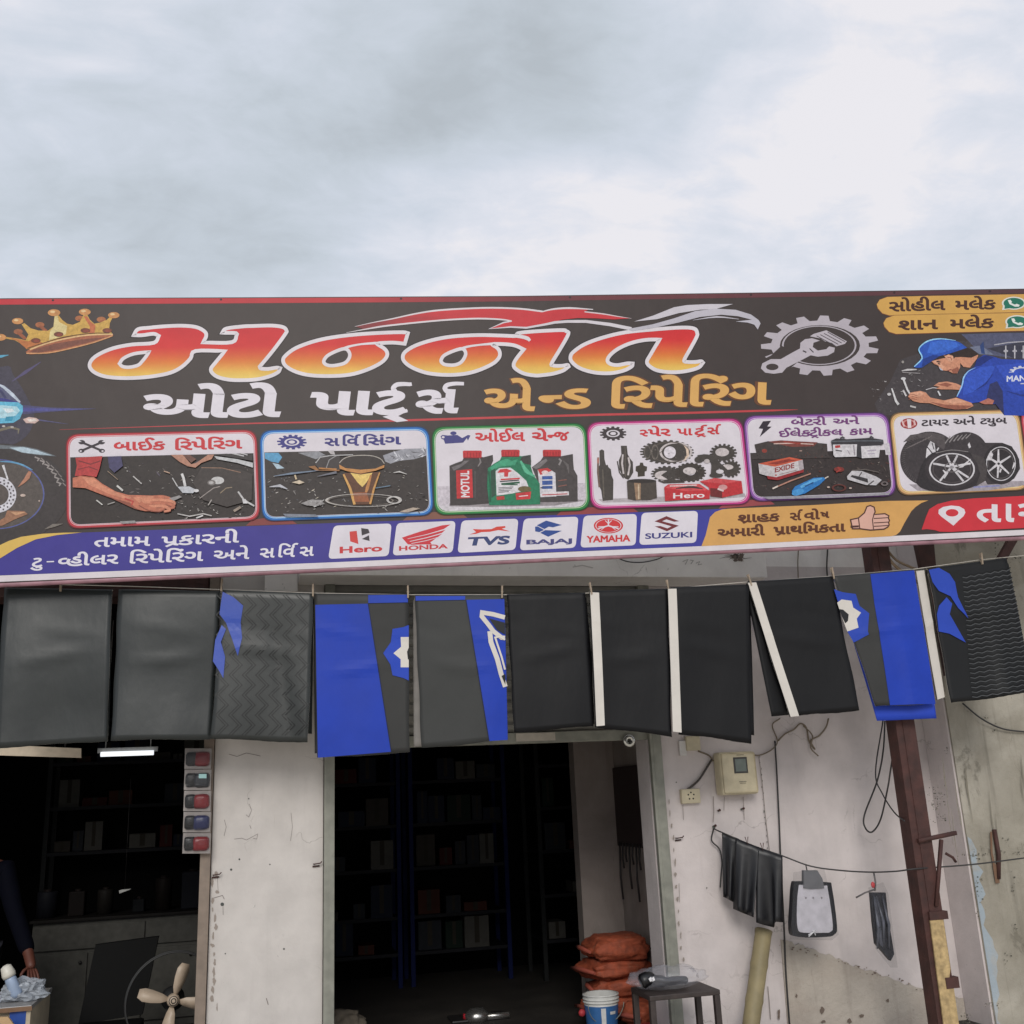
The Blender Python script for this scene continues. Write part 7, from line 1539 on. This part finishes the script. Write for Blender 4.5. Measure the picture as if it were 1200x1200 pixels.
for k in range(7):
    x = -1.70 + k * 0.235 + rr.uniform(-.03, .03); h = rr.uniform(0.08, 0.30); r = rr.uniform(0.03, 0.085)
    t_ = thing('oil_can', (x, 2.72, 0.866), 'dim container %s on the dark cabinet top' % ['far left', 'second from left', 'third from left', 'in the middle', 'right of the middle', 'second from right', 'far right'][k], 'can', 'containers on the cabinet top')
    if k % 2:
        MB().box((x - r, 2.66, 0.866), (x + r, 2.80, 0.866 + h), bevel=0.008).build('body', simple('can_paint', cols[k % 5], spec=0.08, rough=0.6), t_)
    else:
        MB().lathe((x, 2.72, 0.866), (0, 0, 1), [(0, 0), (r, 0), (r, h * 0.96), (r * 0.94, h), (0, h)], 16).build('body', simple('can_paint', cols[k % 5], spec=0.08, rough=0.6), t_)
    MB().lathe((x, 2.72, 0.866 + h), (0, 0, 1), [(r * 0.4, 0), (r * 0.4, 0.018), (0, 0.018)], 12).build('cap', simple('can_cap', (30, 25, 24), spec=0.08), t_)
p = on_y(146, 1045, 2.45); sc_ = thing('paper_scrap', p, 'small bright paper scrap hanging in the dark left room', 'paper'); mb = MB(); mb.quadbox([p + Vector(q) for q in ((-0.04, 0, -0.012), (0.035, 0, 0.012), (0.05, 0, 0.02), (-0.02, 0, 0.018), (-0.045, 0, 0.012))], (0, 0.004, 0)); mb.build('sheet', simple('paper_white', (210, 210, 206)), sc_)
mb = MB(); mb.tube([p + Vector((0, 0.004, 0.015)), p + Vector((0, 0.004, 0.9))], 0.002, 5); mb.build('string', WIREB_M, sc_)
# wall shelves with boxes, shelf and box colours darkened for the room's shade
def rack(name, x0, x1, y0, y1, zs, label, upc, seed, lev):
    r = thing(name, ((x0 + x1) / 2, y0, 0), label, 'rack'); rr = random.Random(seed)
    for x in (x0, x1):
        for y in (y0, y1): MB().box((x - 0.02, y - 0.02, 0), (x + 0.02, y + 0.02, zs[-1] + 0.3)).build('upright', upc, r)
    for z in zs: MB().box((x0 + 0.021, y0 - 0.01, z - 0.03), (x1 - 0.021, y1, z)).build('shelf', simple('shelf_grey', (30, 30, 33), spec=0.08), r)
    return r
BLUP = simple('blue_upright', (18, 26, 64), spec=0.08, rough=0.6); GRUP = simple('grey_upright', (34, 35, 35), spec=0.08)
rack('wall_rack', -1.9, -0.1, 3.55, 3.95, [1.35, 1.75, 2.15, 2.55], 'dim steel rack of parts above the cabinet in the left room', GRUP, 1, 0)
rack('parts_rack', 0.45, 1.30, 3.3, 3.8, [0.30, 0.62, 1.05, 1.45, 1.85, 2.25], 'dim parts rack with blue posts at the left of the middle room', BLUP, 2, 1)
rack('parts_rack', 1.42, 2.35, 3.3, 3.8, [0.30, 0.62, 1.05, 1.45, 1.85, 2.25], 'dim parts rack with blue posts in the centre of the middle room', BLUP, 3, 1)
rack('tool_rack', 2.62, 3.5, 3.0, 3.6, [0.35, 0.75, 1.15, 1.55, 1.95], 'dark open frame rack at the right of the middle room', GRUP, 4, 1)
BOXC = [(50, 46, 42), (36, 38, 42), (62, 34, 26), (26, 30, 42), (70, 68, 64), (54, 20, 18), (24, 34, 28)]  # carton colours hold the darkness of the unlit rooms
def cartons(x0, x1, y, zs, seed, where):
    rr = random.Random(seed)
    for li, z in enumerate(zs):
        x = x0 + 0.04; n = 0
        while x < x1 - 0.15:
            wd = rr.uniform(0.08, 0.26); h = rr.uniform(0.06, 0.30)
            if x + wd > x1: break
            if rr.random() < 0.9:
                t_ = thing('carton', (x + wd / 2, y + 0.1, z), '%s carton, number %d from the left on shelf %d of %s' % (rr.choice(['plain', 'small', 'dim']), n + 1, li + 1, where), 'carton', 'cartons on the dark shelves')
                y += rr.uniform(-0.06, 0.06); MB().box((x, y, z + 0.001), (x + wd, y + 0.25, z + h), bevel=0.004).build('box', simple('carton_board', rr.choice(BOXC), spec=0.08, var=0.1), t_)
                MB().box((x + wd * 0.4, y - 0.002, z + h * 0.15), (x + wd * 0.6, y - 0.0005, z + h)).build('tape', simple('tape', (46, 42, 36), spec=0.08), t_)
                n += 1
            x += wd + rr.uniform(0.004, 0.05)
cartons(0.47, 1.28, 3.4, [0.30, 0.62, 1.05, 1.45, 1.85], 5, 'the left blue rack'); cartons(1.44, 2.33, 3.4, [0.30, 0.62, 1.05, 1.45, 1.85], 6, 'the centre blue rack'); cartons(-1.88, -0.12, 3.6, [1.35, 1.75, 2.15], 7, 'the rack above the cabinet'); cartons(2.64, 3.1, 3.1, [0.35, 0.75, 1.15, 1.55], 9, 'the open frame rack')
# clutter on the shop floor
def floor_bits():
    p = on_y(557, 1190, 1.6); px_ = p.x
    e = thing('scooter_part', (px_, 1.55, 0.0), 'shiny chrome and red engine part lying on the shop floor', 'engine part')
    chrome = simple('dull_chrome', (190, 188, 184), rough=0.25, metal=0.9); red = simple('part_red', (170, 36, 48), rough=0.4)
    z0 = on_y(557, 1192, 1.55).z
    mb = MB(); mb.tube([Vector((px_ - 0.09, 1.55, max(0.02, z0 - 0.03))), Vector((px_ - 0.085, 1.55, z0 + 0.03))], 0.02, 10); mb.build('reflector', red, e)
    mb = MB(); mb.lathe((px_, 1.55, max(0.0, z0 - 0.06)), (0, 0, 1), [(0, 0), (0.09, 0), (0.10, 0.05), (0.05, 0.09), (0, 0.09)], 18); mb.tube([Vector((px_, 1.55, z0)), Vector((px_ + 0.25, 1.5, max(0.03, z0 - 0.02)))], 0.022, 10); mb.build('casting', chrome, e)
    mb = MB(); mb.box((px_ - 0.2, 1.5, 0.0), (px_ + 0.25, 1.75, max(0.02, z0 - 0.05)), bevel=0.01); mb.build('base', simple('black_casting', (30, 28, 28), rough=0.5), e)
floor_bits()
sk2 = thing('rag_heap', on_y(400, 1195, 1.6), 'pale rag heap on the floor beside the left shutter channel', 'rags')
bm = bmesh.new(); bmesh.ops.create_icosphere(bm, subdivisions=4, radius=1.0); c = on_y(402, 1205, 1.6); c.z = 0
for v in bm.verts:
    k = 1 + 0.35 * noise.noise(v.co * 2.5) + 0.12 * noise.noise(v.co * 7); v.co = Vector((c.x + v.co.x * 0.16 * k, c.y + v.co.y * 0.16 * k, max(0.0, 0.05 + v.co.z * 0.10 * k)))
me = bpy.data.meshes.new('cloth'); bm.to_mesh(me); bm.free(); link('cloth', me, simple('rag', (120, 110, 96), rough=0.9), sk2, smooth=True)

# chair
ch = thing('office_chair', on_y(140, 1200, 1.3), 'black high back office chair in front of the pale cabinet', 'chair'); CHM = simple('chair_black', (20, 20, 20), spec=0.08, rough=0.6)
ct = on_y(147, 1103, 1.3); X0 = ct.x
mb = MB(); mb.quadbox([Vector((X0 - 0.20, 1.30, 0.78)), Vector((X0 + 0.22, 1.36, 0.80)), Vector((X0 + 0.14, 1.28, 0.30)), Vector((X0 - 0.27, 1.22, 0.28))][::1], (0.0, 0.06, 0.0)); mb.build('backrest', CHM, ch)
z_top = ct.z
dz = z_top - 0.79
for o in ch.children:
    for v in o.data.vertices: v.co.z += dz * (v.co.z - 0.28) / 0.5
MB().box((X0 - 0.26, 0.80, 0.22), (X0 + 0.16, 1.24, 0.29), bevel=0.02).build('seat', CHM, ch)
mb = MB(); mb.tube([Vector((X0 - 0.05, 1.02, 0.22)), Vector((X0 - 0.05, 1.02, 0.06))], 0.025, 8)
mb.build('stem', CHM, ch)
for k in range(5):
    a = k * 1.2566; MB().tube([Vector((X0 - 0.05, 1.02, 0.07)), Vector((X0 - 0.05 + 0.24 * math.cos(a), 1.02 + 0.24 * math.sin(a), 0.03))], [0.022, 0.016], 8).build('foot', CHM, ch)
# pedestal fan
FY = 0.45
hub = on_y(203, 1172, FY); fn = thing('pedestal_fan', (hub.x, FY, 0), 'cream bladed pedestal fan with a thin black guard ring by the doorpost', 'fan')
FANC = simple('fan_cream', (176, 158, 138), rough=0.45, var=0.06); FANK = simple('fan_black', (34, 34, 34), rough=0.5)
ax_ = Vector((0.10, -0.99, 0.06)).normalized(); ux = ax_.cross(Vector((0, 0, 1))).normalized() * -1; uz = ux.cross(ax_) * 1
if uz.z < 0: uz = -uz
if ux.x < 0: ux = -ux
def fp(a, r, d=0.0): return hub + ux * (r * math.cos(a)) + uz * (r * math.sin(a)) + ax_ * d
for a0 in (1.25, 2.85, 4.50, 6.05):
    P = []; 
    for r, w_ in ((0.035, 0.02), (0.08, 0.034), (0.14, 0.046), (0.19, 0.048), (0.222, 0.03)):
        P.append((r, w_))
    L = [fp(a0 + w_ / r * 0.9 if r > 0.05 else a0 + 0.3, r, 0.02 + w_ * 0.3) for r, w_ in P] + [fp(a0 - w_ / r * 0.7 if r > 0.05 else a0 - 0.3, r, 0.02 - w_ * 0.3) for r, w_ in reversed(P)]
    bm = bmesh.new(); n_ = len(P); vs = [bm.verts.new(p) for p in L]
    for i in range(n_ - 1): bm.faces.new((vs[i], vs[i + 1], vs[2 * n_ - 2 - i], vs[2 * n_ - 1 - i]))
    me = bpy.data.meshes.new('blade'); bm.to_mesh(me); bm.free(); o = link('blade', me, FANC, fn, smooth=True); md = o.modifiers.new('t', 'SOLIDIFY'); md.thickness = 0.003
hb = MB().lathe(hub + ax_ * -0.02, ax_, [(0, 0.075), (0.022, 0.075), (0.036, 0.062), (0.040, 0.03), (0.040, 0)], 24).build('hub', FANC, fn)
mb = MB()
for r in (0.014, 0.026): mb.tube([fp(2 * math.pi * k / 24, r, 0.056 if r < 0.02 else 0.052) for k in range(25)], 0.003, 5)
mb.build('hub_badge', FANK, hb)
mb = MB()
for r, d in ((0.29, 0.0), (0.285, 0.05)): mb.tube([fp(2 * math.pi * k / 48, r, d) for k in range(49)], 0.0055, 6)
mb.build('guard_ring', FANK, fn)
mb = MB(); mb.lathe(hub - ax_ * 0.22, ax_, [(0, 0), (0.06, 0.01), (0.075, 0.08), (0.07, 0.16), (0, 0.19)], 18); mb.build('motor', FANK, fn)
mb = MB(); q = hub - ax_ * 0.14; mb.tube([q, Vector((q.x, q.y, 0.02))], 0.02, 8); mb.build('pole', FANK, fn)
MB().lathe((q.x, q.y, 0.0), (0, 0, 1), [(0, 0), (0.20, 0), (0.19, 0.02), (0.03, 0.04), (0, 0.04)], 24).build('base', FANK, fn)
# counter desk
dk = thing('counter_desk', (-1.5, 0.5, 0), 'small counter desk with grey top and cream side at the lower left corner', 'desk')
c0 = on_y(37, 1178, 0.15); c1 = on_y(70, 1154, 0.75); zt = c0.z
LAM = simple('grey_laminate', (150, 148, 146), rough=0.35, var=0.08); CRM = simple('cream_panel', (190, 176, 152), rough=0.5); BLP = simple('blue_panel', (40, 74, 150), rough=0.4)
MB().box((-2.2, 0.15, zt - 0.025), (c0.x, 0.80, zt), bevel=0.003).build('top', LAM, dk)
MB().box((-2.2, 0.144, zt - 0.028), (c0.x + 0.004, 0.1495, zt - 0.004)).build('edge_band', simple('brown_edge', (120, 90, 66)), dk)
MB().box((c0.x - 0.03, 0.17, 0), (c0.x - 0.006, 0.78, zt - 0.026)).build('side_panel', CRM, dk)
MB().box((c0.x - 0.12, 0.168, 0), (c0.x - 0.0305, 0.19, zt - 0.026)).build('blue_strip', BLP, dk)
MB().box((-2.18, 0.20, 0), (c0.x - 0.1205, 0.22, zt - 0.026)).build('front_panel', CRM, dk)
tb = on_y(10, 1195, 0.02); tc_ = thing('plywood_chair', (tb.x - 0.1, 0, 0), 'rounded tan plywood chair back at the bottom left edge of the view', 'chair')
TAN = simple('plywood', (176, 146, 108), rough=0.5)
P = [Vector((tb.x - 0.30, 0, zt - 0.32)), Vector((tb.x - 0.30, 0, zt - 0.06)), Vector((tb.x - 0.16, 0, zt - 0.015)), Vector((tb.x + 0.0, 0, zt - 0.03)), Vector((tb.x + 0.055, 0, zt - 0.10)), Vector((tb.x + 0.075, 0, zt - 0.32))]
mb = MB(); mb.quadbox(P, (0, 0.02, 0)); mb.build('backrest', TAN, tc_)
MB().box((tb.x - 0.30, -0.36, 0.34), (tb.x + 0.07, 0.0, 0.36), bevel=0.005).build('seat', TAN, tc_)
for x in (tb.x - 0.28, tb.x + 0.05):
    for y in (-0.34, -0.01): MB().tube([Vector((x, y, 0)), Vector((x, y, 0.345))], 0.012, 8).build('leg', IRON, tc_)
# crumpled plastic on the desk
cp = thing('crumpled_plastic', on_y(20, 1165, 0.3), 'crumpled pale plastic sheet lying on the counter desk', 'plastic')
bm = bmesh.new(); bmesh.ops.create_icosphere(bm, subdivisions=4, radius=1.0); c = on_y(24, 1160, 0.35)
for v in bm.verts:
    k = 1 + 0.45 * noise.noise(v.co * 2.1 + Vector((2, 0, 0))) + 0.25 * noise.noise(v.co * 6); v.co = Vector((c.x + v.co.x * 0.13 * k, 0.40 + v.co.y * 0.12 * k, zt + 0.002 + max(0.0, 0.04 + v.co.z * 0.07 * k)))
me = bpy.data.meshes.new('sheet'); bm.to_mesh(me); bm.free(); link('sheet', me, simple('milky_plastic', (190, 196, 204), rough=0.25, alpha=0.6), cp, smooth=False)
bt = thing('squeeze_bottle', on_y(8, 1150, 0.3), 'pale blue and white squeeze bottle leaning on the counter desk', 'bottle')
A = on_y(20, 1176, 0.3); A.z = zt + 0.03; B = on_y(6, 1131, 0.3)
mb = MB(); dd = B - A; mb.tube([A, A + dd * 0.1, A + dd * 0.55, A + dd * 0.62], [0.02, 0.033, 0.033, 0.03], 14); mb.build('body', simple('pale_blue_plastic', (150, 166, 190), rough=0.4), bt)
mb = MB(); mb.tube([A + dd * 0.62, A + dd * 0.72, A + dd * 0.95, A + dd], [0.036, 0.04, 0.03, 0.012], 14); mb.build('cap', simple('white_cap', (204, 200, 188), rough=0.4), bt)
# shopkeeper at the counter
def person():
    NAVY_C = simple('navy_cloth', (6, 7, 17), spec=0.08, rough=0.85, var=0.15); SKIN = simple('skin', (92, 52, 40), rough=0.55, var=0.06); TROU = simple('dark_trousers', (40, 40, 46), spec=0.08, rough=0.85)  # shirt and skin colours darkened to stand in for the room's shade
    X, Yp = -1.90, 1.18
    J = [((X, Yp, 0.80), .13), ((X, Yp, 1.00), .135), ((X + .01, Yp - .02, 1.18), .15), ((X + .02, Yp - .04, 1.34), .12), ((X + .02, Yp - .06, 1.44), .055), ((X + .03, Yp - .09, 1.52), .06),
         ((X + .19, Yp - .05, 1.33), .065), ((X + .28, Yp - .15, 1.08), .046), ((X + .44, Yp - .36, 0.80), .036), ((X + .48, Yp - .44, 0.715), .03),
         ((X - .16, Yp - .05, 1.33), .065), ((X - .24, Yp - .10, 1.07), .046), ((X - .16, Yp - .36, 0.90), .036),
         ((X + .10, Yp + .02, 0.74), .095), ((X + .11, Yp - .02, 0.42), .065), ((X + .11, Yp + .02, 0.08), .045), ((X + .11, Yp - .12, 0.03), .035),
         ((X - .10, Yp + .02, 0.74), .095), ((X - .11, Yp - .02, 0.42), .065), ((X - .11, Yp + .02, 0.08), .045), ((X - .11, Yp - .12, 0.03), .035)]
    E_ = [(0, 1), (1, 2), (2, 3), (3, 4), (4, 5), (3, 6), (6, 7), (7, 8), (8, 9), (3, 10), (10, 11), (11, 12), (0, 13), (13, 14), (14, 15), (15, 16), (0, 17), (17, 18), (18, 19), (19, 20)]
    root = thing('person', (X, Yp, 0), 'person in dark navy clothes leaning a hand on the counter in the dim left room', 'person')
    def skinned(name, J, E_, mats, matf):
        me = bpy.data.meshes.new(name); me.from_pydata([j[0] for j in J], E_, [])
        o = link(name, me, mats, None); o.modifiers.new('skin', 'SKIN')
        for i, j in enumerate(J): me.skin_vertices[0].data[i].radius = (j[1], j[1] * (0.72 if i in (0, 1, 2, 3) and name == 'body' else 1))
        me.skin_vertices[0].data[0].use_root = True
        s_ = o.modifiers.new('sub', 'SUBSURF'); s_.levels = 2; s_.render_levels = 2
        bpy.context.view_layer.update(); em = bpy.data.meshes.new_from_object(o.evaluated_get(bpy.context.evaluated_depsgraph_get()))
        bpy.data.objects.remove(o)
        return em
    em = skinned('body', J, E_, SKIN, None)
    # fingers, head shape
    bm = bmesh.new(); bm.from_mesh(em); bpy.data.meshes.remove(em)
    hp = Vector(J[9][0]); fd = (hp - Vector(J[8][0])).normalized(); sd_ = fd.cross(Vector((0, 0, 1))).normalized()
    def finger(o0, d, L, r):
        n0 = len(bm.verts); P = [o0 - d * 0.02, o0 + d * L * .4 + Vector((0, 0, 0.004)), o0 + d * L * .75 - Vector((0, 0, 0.004)), o0 + d * L - Vector((0, 0, 0.014))]
        t_ = MB(); t_.tube(spline(P, 3), [r] * 8 + [r * .85, r * .6], 8); tm = bpy.data.meshes.new('f'); t_.bm.to_mesh(tm); t_.bm.free(); bm.from_mesh(tm); bpy.data.meshes.remove(tm)
    for k, L in enumerate((0.065, 0.078, 0.074, 0.058)): finger(hp + fd * 0.02 + sd_ * (0.024 - k * 0.016), (fd + sd_ * (0.16 - k * 0.1)).normalized(), L, 0.0085)
    finger(hp + sd_ * 0.028 - fd * 0.01, (fd * 0.6 + sd_ * 0.8).normalized(), 0.055, 0.0095)
    hc = Vector((X + .03, Yp - .10, 1.61))
    r_ = bmesh.ops.create_icosphere(bm, subdivisions=4, radius=1.0)
    for v in r_['verts']:
        q = v.co.copy(); w_ = 0.076 * (1 - 0.18 * max(0, -q.z)); z_ = 0.112; y_ = 0.095
        p = Vector((q.x * w_, q.y * y_, q.z * z_))
        if q.y < -0.6:
            p.y -= 0.022 * math.exp(-(q.x / 0.16) ** 2 - ((q.z + 0.12) / 0.2) ** 2)                         # nose
            for s_ in (1, -1): p.y += 0.010 * math.exp(-((q.x - s_ * 0.38) / 0.16) ** 2 - ((q.z - 0.08) / 0.12) ** 2)   # eye sockets
            p.y -= 0.006 * math.exp(-(q.x / 0.3) ** 2 - ((q.z + 0.45) / 0.08) ** 2)                          # lips
        for s_ in (1, -1): p.x += s_ * 0.014 * math.exp(-((q.y - 0.05) / 0.16) ** 2 - ((q.z + 0.05) / 0.25) ** 2) * (1 if q.x * s_ > 0.8 else 0)   # ears
        v.co = p + hc
    for f in bm.faces: f.smooth = True
    me = bpy.data.meshes.new('body'); bm.to_mesh(me); bm.free(); link('body', me, SKIN, root)
    def clothes(name, idx, edges, grow, mat):
        m = {k: i for i, k in enumerate(idx)}; JJ = [(J[k][0], J[k][1] + grow) for k in idx]; EE = [(m[a], m[b]) for a, b in edges]
        em = skinned(name, JJ, EE, mat, None)
        for p in em.polygons: p.use_smooth = True
        o = bpy.data.objects.new(name, em); COL.objects.link(o); em.materials.clear(); em.materials.append(mat); o.parent = root; o.matrix_parent_inverse = world(root).inverted()
    clothes('shirt', [0, 1, 2, 3, 6, 7, 10, 11, 8, 12], [(0, 1), (1, 2), (2, 3), (3, 6), (6, 7), (3, 10), (10, 11), (7, 8), (11, 12)], 0.016, NAVY_C)
    clothes('trousers', [0, 13, 14, 15, 17, 18, 19], [(0, 13), (13, 14), (14, 15), (0, 17), (17, 18), (18, 19)], 0.014, TROU)
    bm = bmesh.new(); bmesh.ops.create_icosphere(bm, subdivisions=4, radius=1.0)
    bmesh.ops.delete(bm, geom=[v for v in bm.verts if v.co.z < 0.15 - 0.5 * v.co.y * 1.0], context='VERTS')
    for v in bm.verts:
        k = 1.0 + 0.05 * noise.noise(v.co * 9); v.co = Vector((v.co.x * 0.084 * k, v.co.y * 0.103 * k, v.co.z * 0.121 * k)) + hc
    me = bpy.data.meshes.new('hair'); bm.to_mesh(me); bm.free(); link('hair', me, simple('black_hair', (24, 20, 18), rough=0.6), root, smooth=True)
person()
# tube light and plank near the ceiling
tl = thing('tube_light', on_y(148, 883, 2.2), 'bright white tube light glowing high in the dark left room', 'tube light')
A, B = on_y(118, 884, 2.2), on_y(180, 883, 2.2); B.z = A.z
m, t, b = mat_new('lit_tube'); b.inputs['Base Color'].default_value = (0.9, 0.9, 0.9, 1); b.inputs['Emission Color'].default_value = (0.92, 0.96, 1.0, 1); b.inputs['Emission Strength'].default_value = 1.1
MB().tube([A, B], 0.020, 10).build('tube', m, tl)
mb = MB(); mb.box(A + Vector((-0.03, 0.02, 0.012)), B + Vector((0.03, 0.06, 0.05))); mb.tube([A + Vector((0.03, 0.04, 0.04)), Vector((A.x + 0.03, A.y + 0.04, 3.28))], 0.005, 5); mb.tube([B + Vector((-0.03, 0.04, 0.04)), Vector((B.x - 0.03, B.y + 0.04, 3.28))], 0.005, 5); mb.build('fitting', simple('fitting_white', (170, 170, 168)), tl)
pk = thing('ceiling_plank', on_y(50, 880, 0.35), 'pale plank hung under the ceiling at the upper left of the left room', 'plank')
P = [on_y(-40, 871, 0.35), on_y(95, 877, 0.35), on_y(95, 888, 0.35), on_y(-40, 884, 0.35)]; mb = MB(); mb.quadbox(P, (0, 0.03, 0)); mb.build('board', simple('pale_plank', (190, 176, 156), rough=0.7), pk)
mb = MB()
for x in (-1.65, -1.25): mb.tube([Vector((x, 0.365, P[1].z - 0.02)), Vector((x, 0.365, 3.28))], 0.006, 5)
mb.build('hanger', WIREB_M, pk)
# packets hung on the doorpost
PK = [('red and black', (116, 12, 20)), ('dark grey', (40, 42, 48)), ('red', (122, 14, 22)), ('black and blue', (24, 32, 80)), ('bright red', (126, 14, 20))]
wh = ['topmost in the strip, under the chevron sheet', 'second from the top of the strip', 'in the middle of the strip', 'second from the bottom of the strip', 'lowest in the strip']
CARD = simple('packet_card', (150, 142, 138), rough=0.5); BLKP = simple('packet_black', (16, 15, 16), rough=0.35, bump=0.3)
for k in range(5):
    y0 = 877 + k * 24.8; xs = -0.6 * k; Yq = -0.085
    q = [(217 + xs, y0), (248 + xs * .3, y0), (247 + xs * .3, y0 + 24), (216 + xs, y0 + 24)]
    root = thing('hanging_packet', on_y(231, y0 + 24, Yq), '%s spare part packet, %s' % (PK[k][0], wh[k]), 'packet', 'packets strung on the doorpost')
    mb = MB(); mb.quadbox([on_y(*p, Yq) for p in q], (0, 0.004, 0)); mb.build('card', CARD, root)
    def lump(x0, x1, yy0, yy1, mat, nm, dep, sd):
        bm = bmesh.new(); bmesh.ops.create_icosphere(bm, subdivisions=3, radius=1.0); a, b_ = on_y(x0, yy1, Yq), on_y(x1, yy0, Yq); c = (a + b_) / 2
        for v in bm.verts:
            qv = v.co; e = 0.5; kx = 1 + 0.10 * noise.noise(qv * 3 + Vector((sd, 0, 0)))
            v.co = Vector((c.x + math.copysign(abs(qv.x) ** e, qv.x) * (b_.x - a.x) / 2 * kx, Yq - 0.002 - abs(qv.y) * dep * kx if qv.y < 0 else Yq - 0.001, c.z + math.copysign(abs(qv.z) ** e, qv.z) * (b_.z - a.z) / 2 * kx))
        me = bpy.data.meshes.new(nm); bm.to_mesh(me); bm.free(); link(nm, me, mat, root, smooth=True)
    lump(217.5 + xs, 232 + xs, y0 + 4, y0 + 21, BLKP, 'black_part', 0.022, k)
    lump(227 + xs, 246.5 + xs * .4, y0 + 3.5, y0 + 21.5, simple('packet_colour', PK[k][1], rough=0.3, bump=0.4, bscale=30), 'coloured_part', 0.028, k + 9)
    mb = MB(); mb.quadbox([on_y(*p, Yq - 0.034) for p in q], (0, 0.002, 0)); mb.build('clear_wrap', CLEAR, root)
    if k == 1:
        mb = MB(); mb.quadbox([on_y(*p, Yq - 0.037) for p in ((233, 907), (242, 907), (242, 912), (233, 912))], (0, 0.002, 0)); mb.build('sticker', simple('sticker', (150, 190, 190)), root)
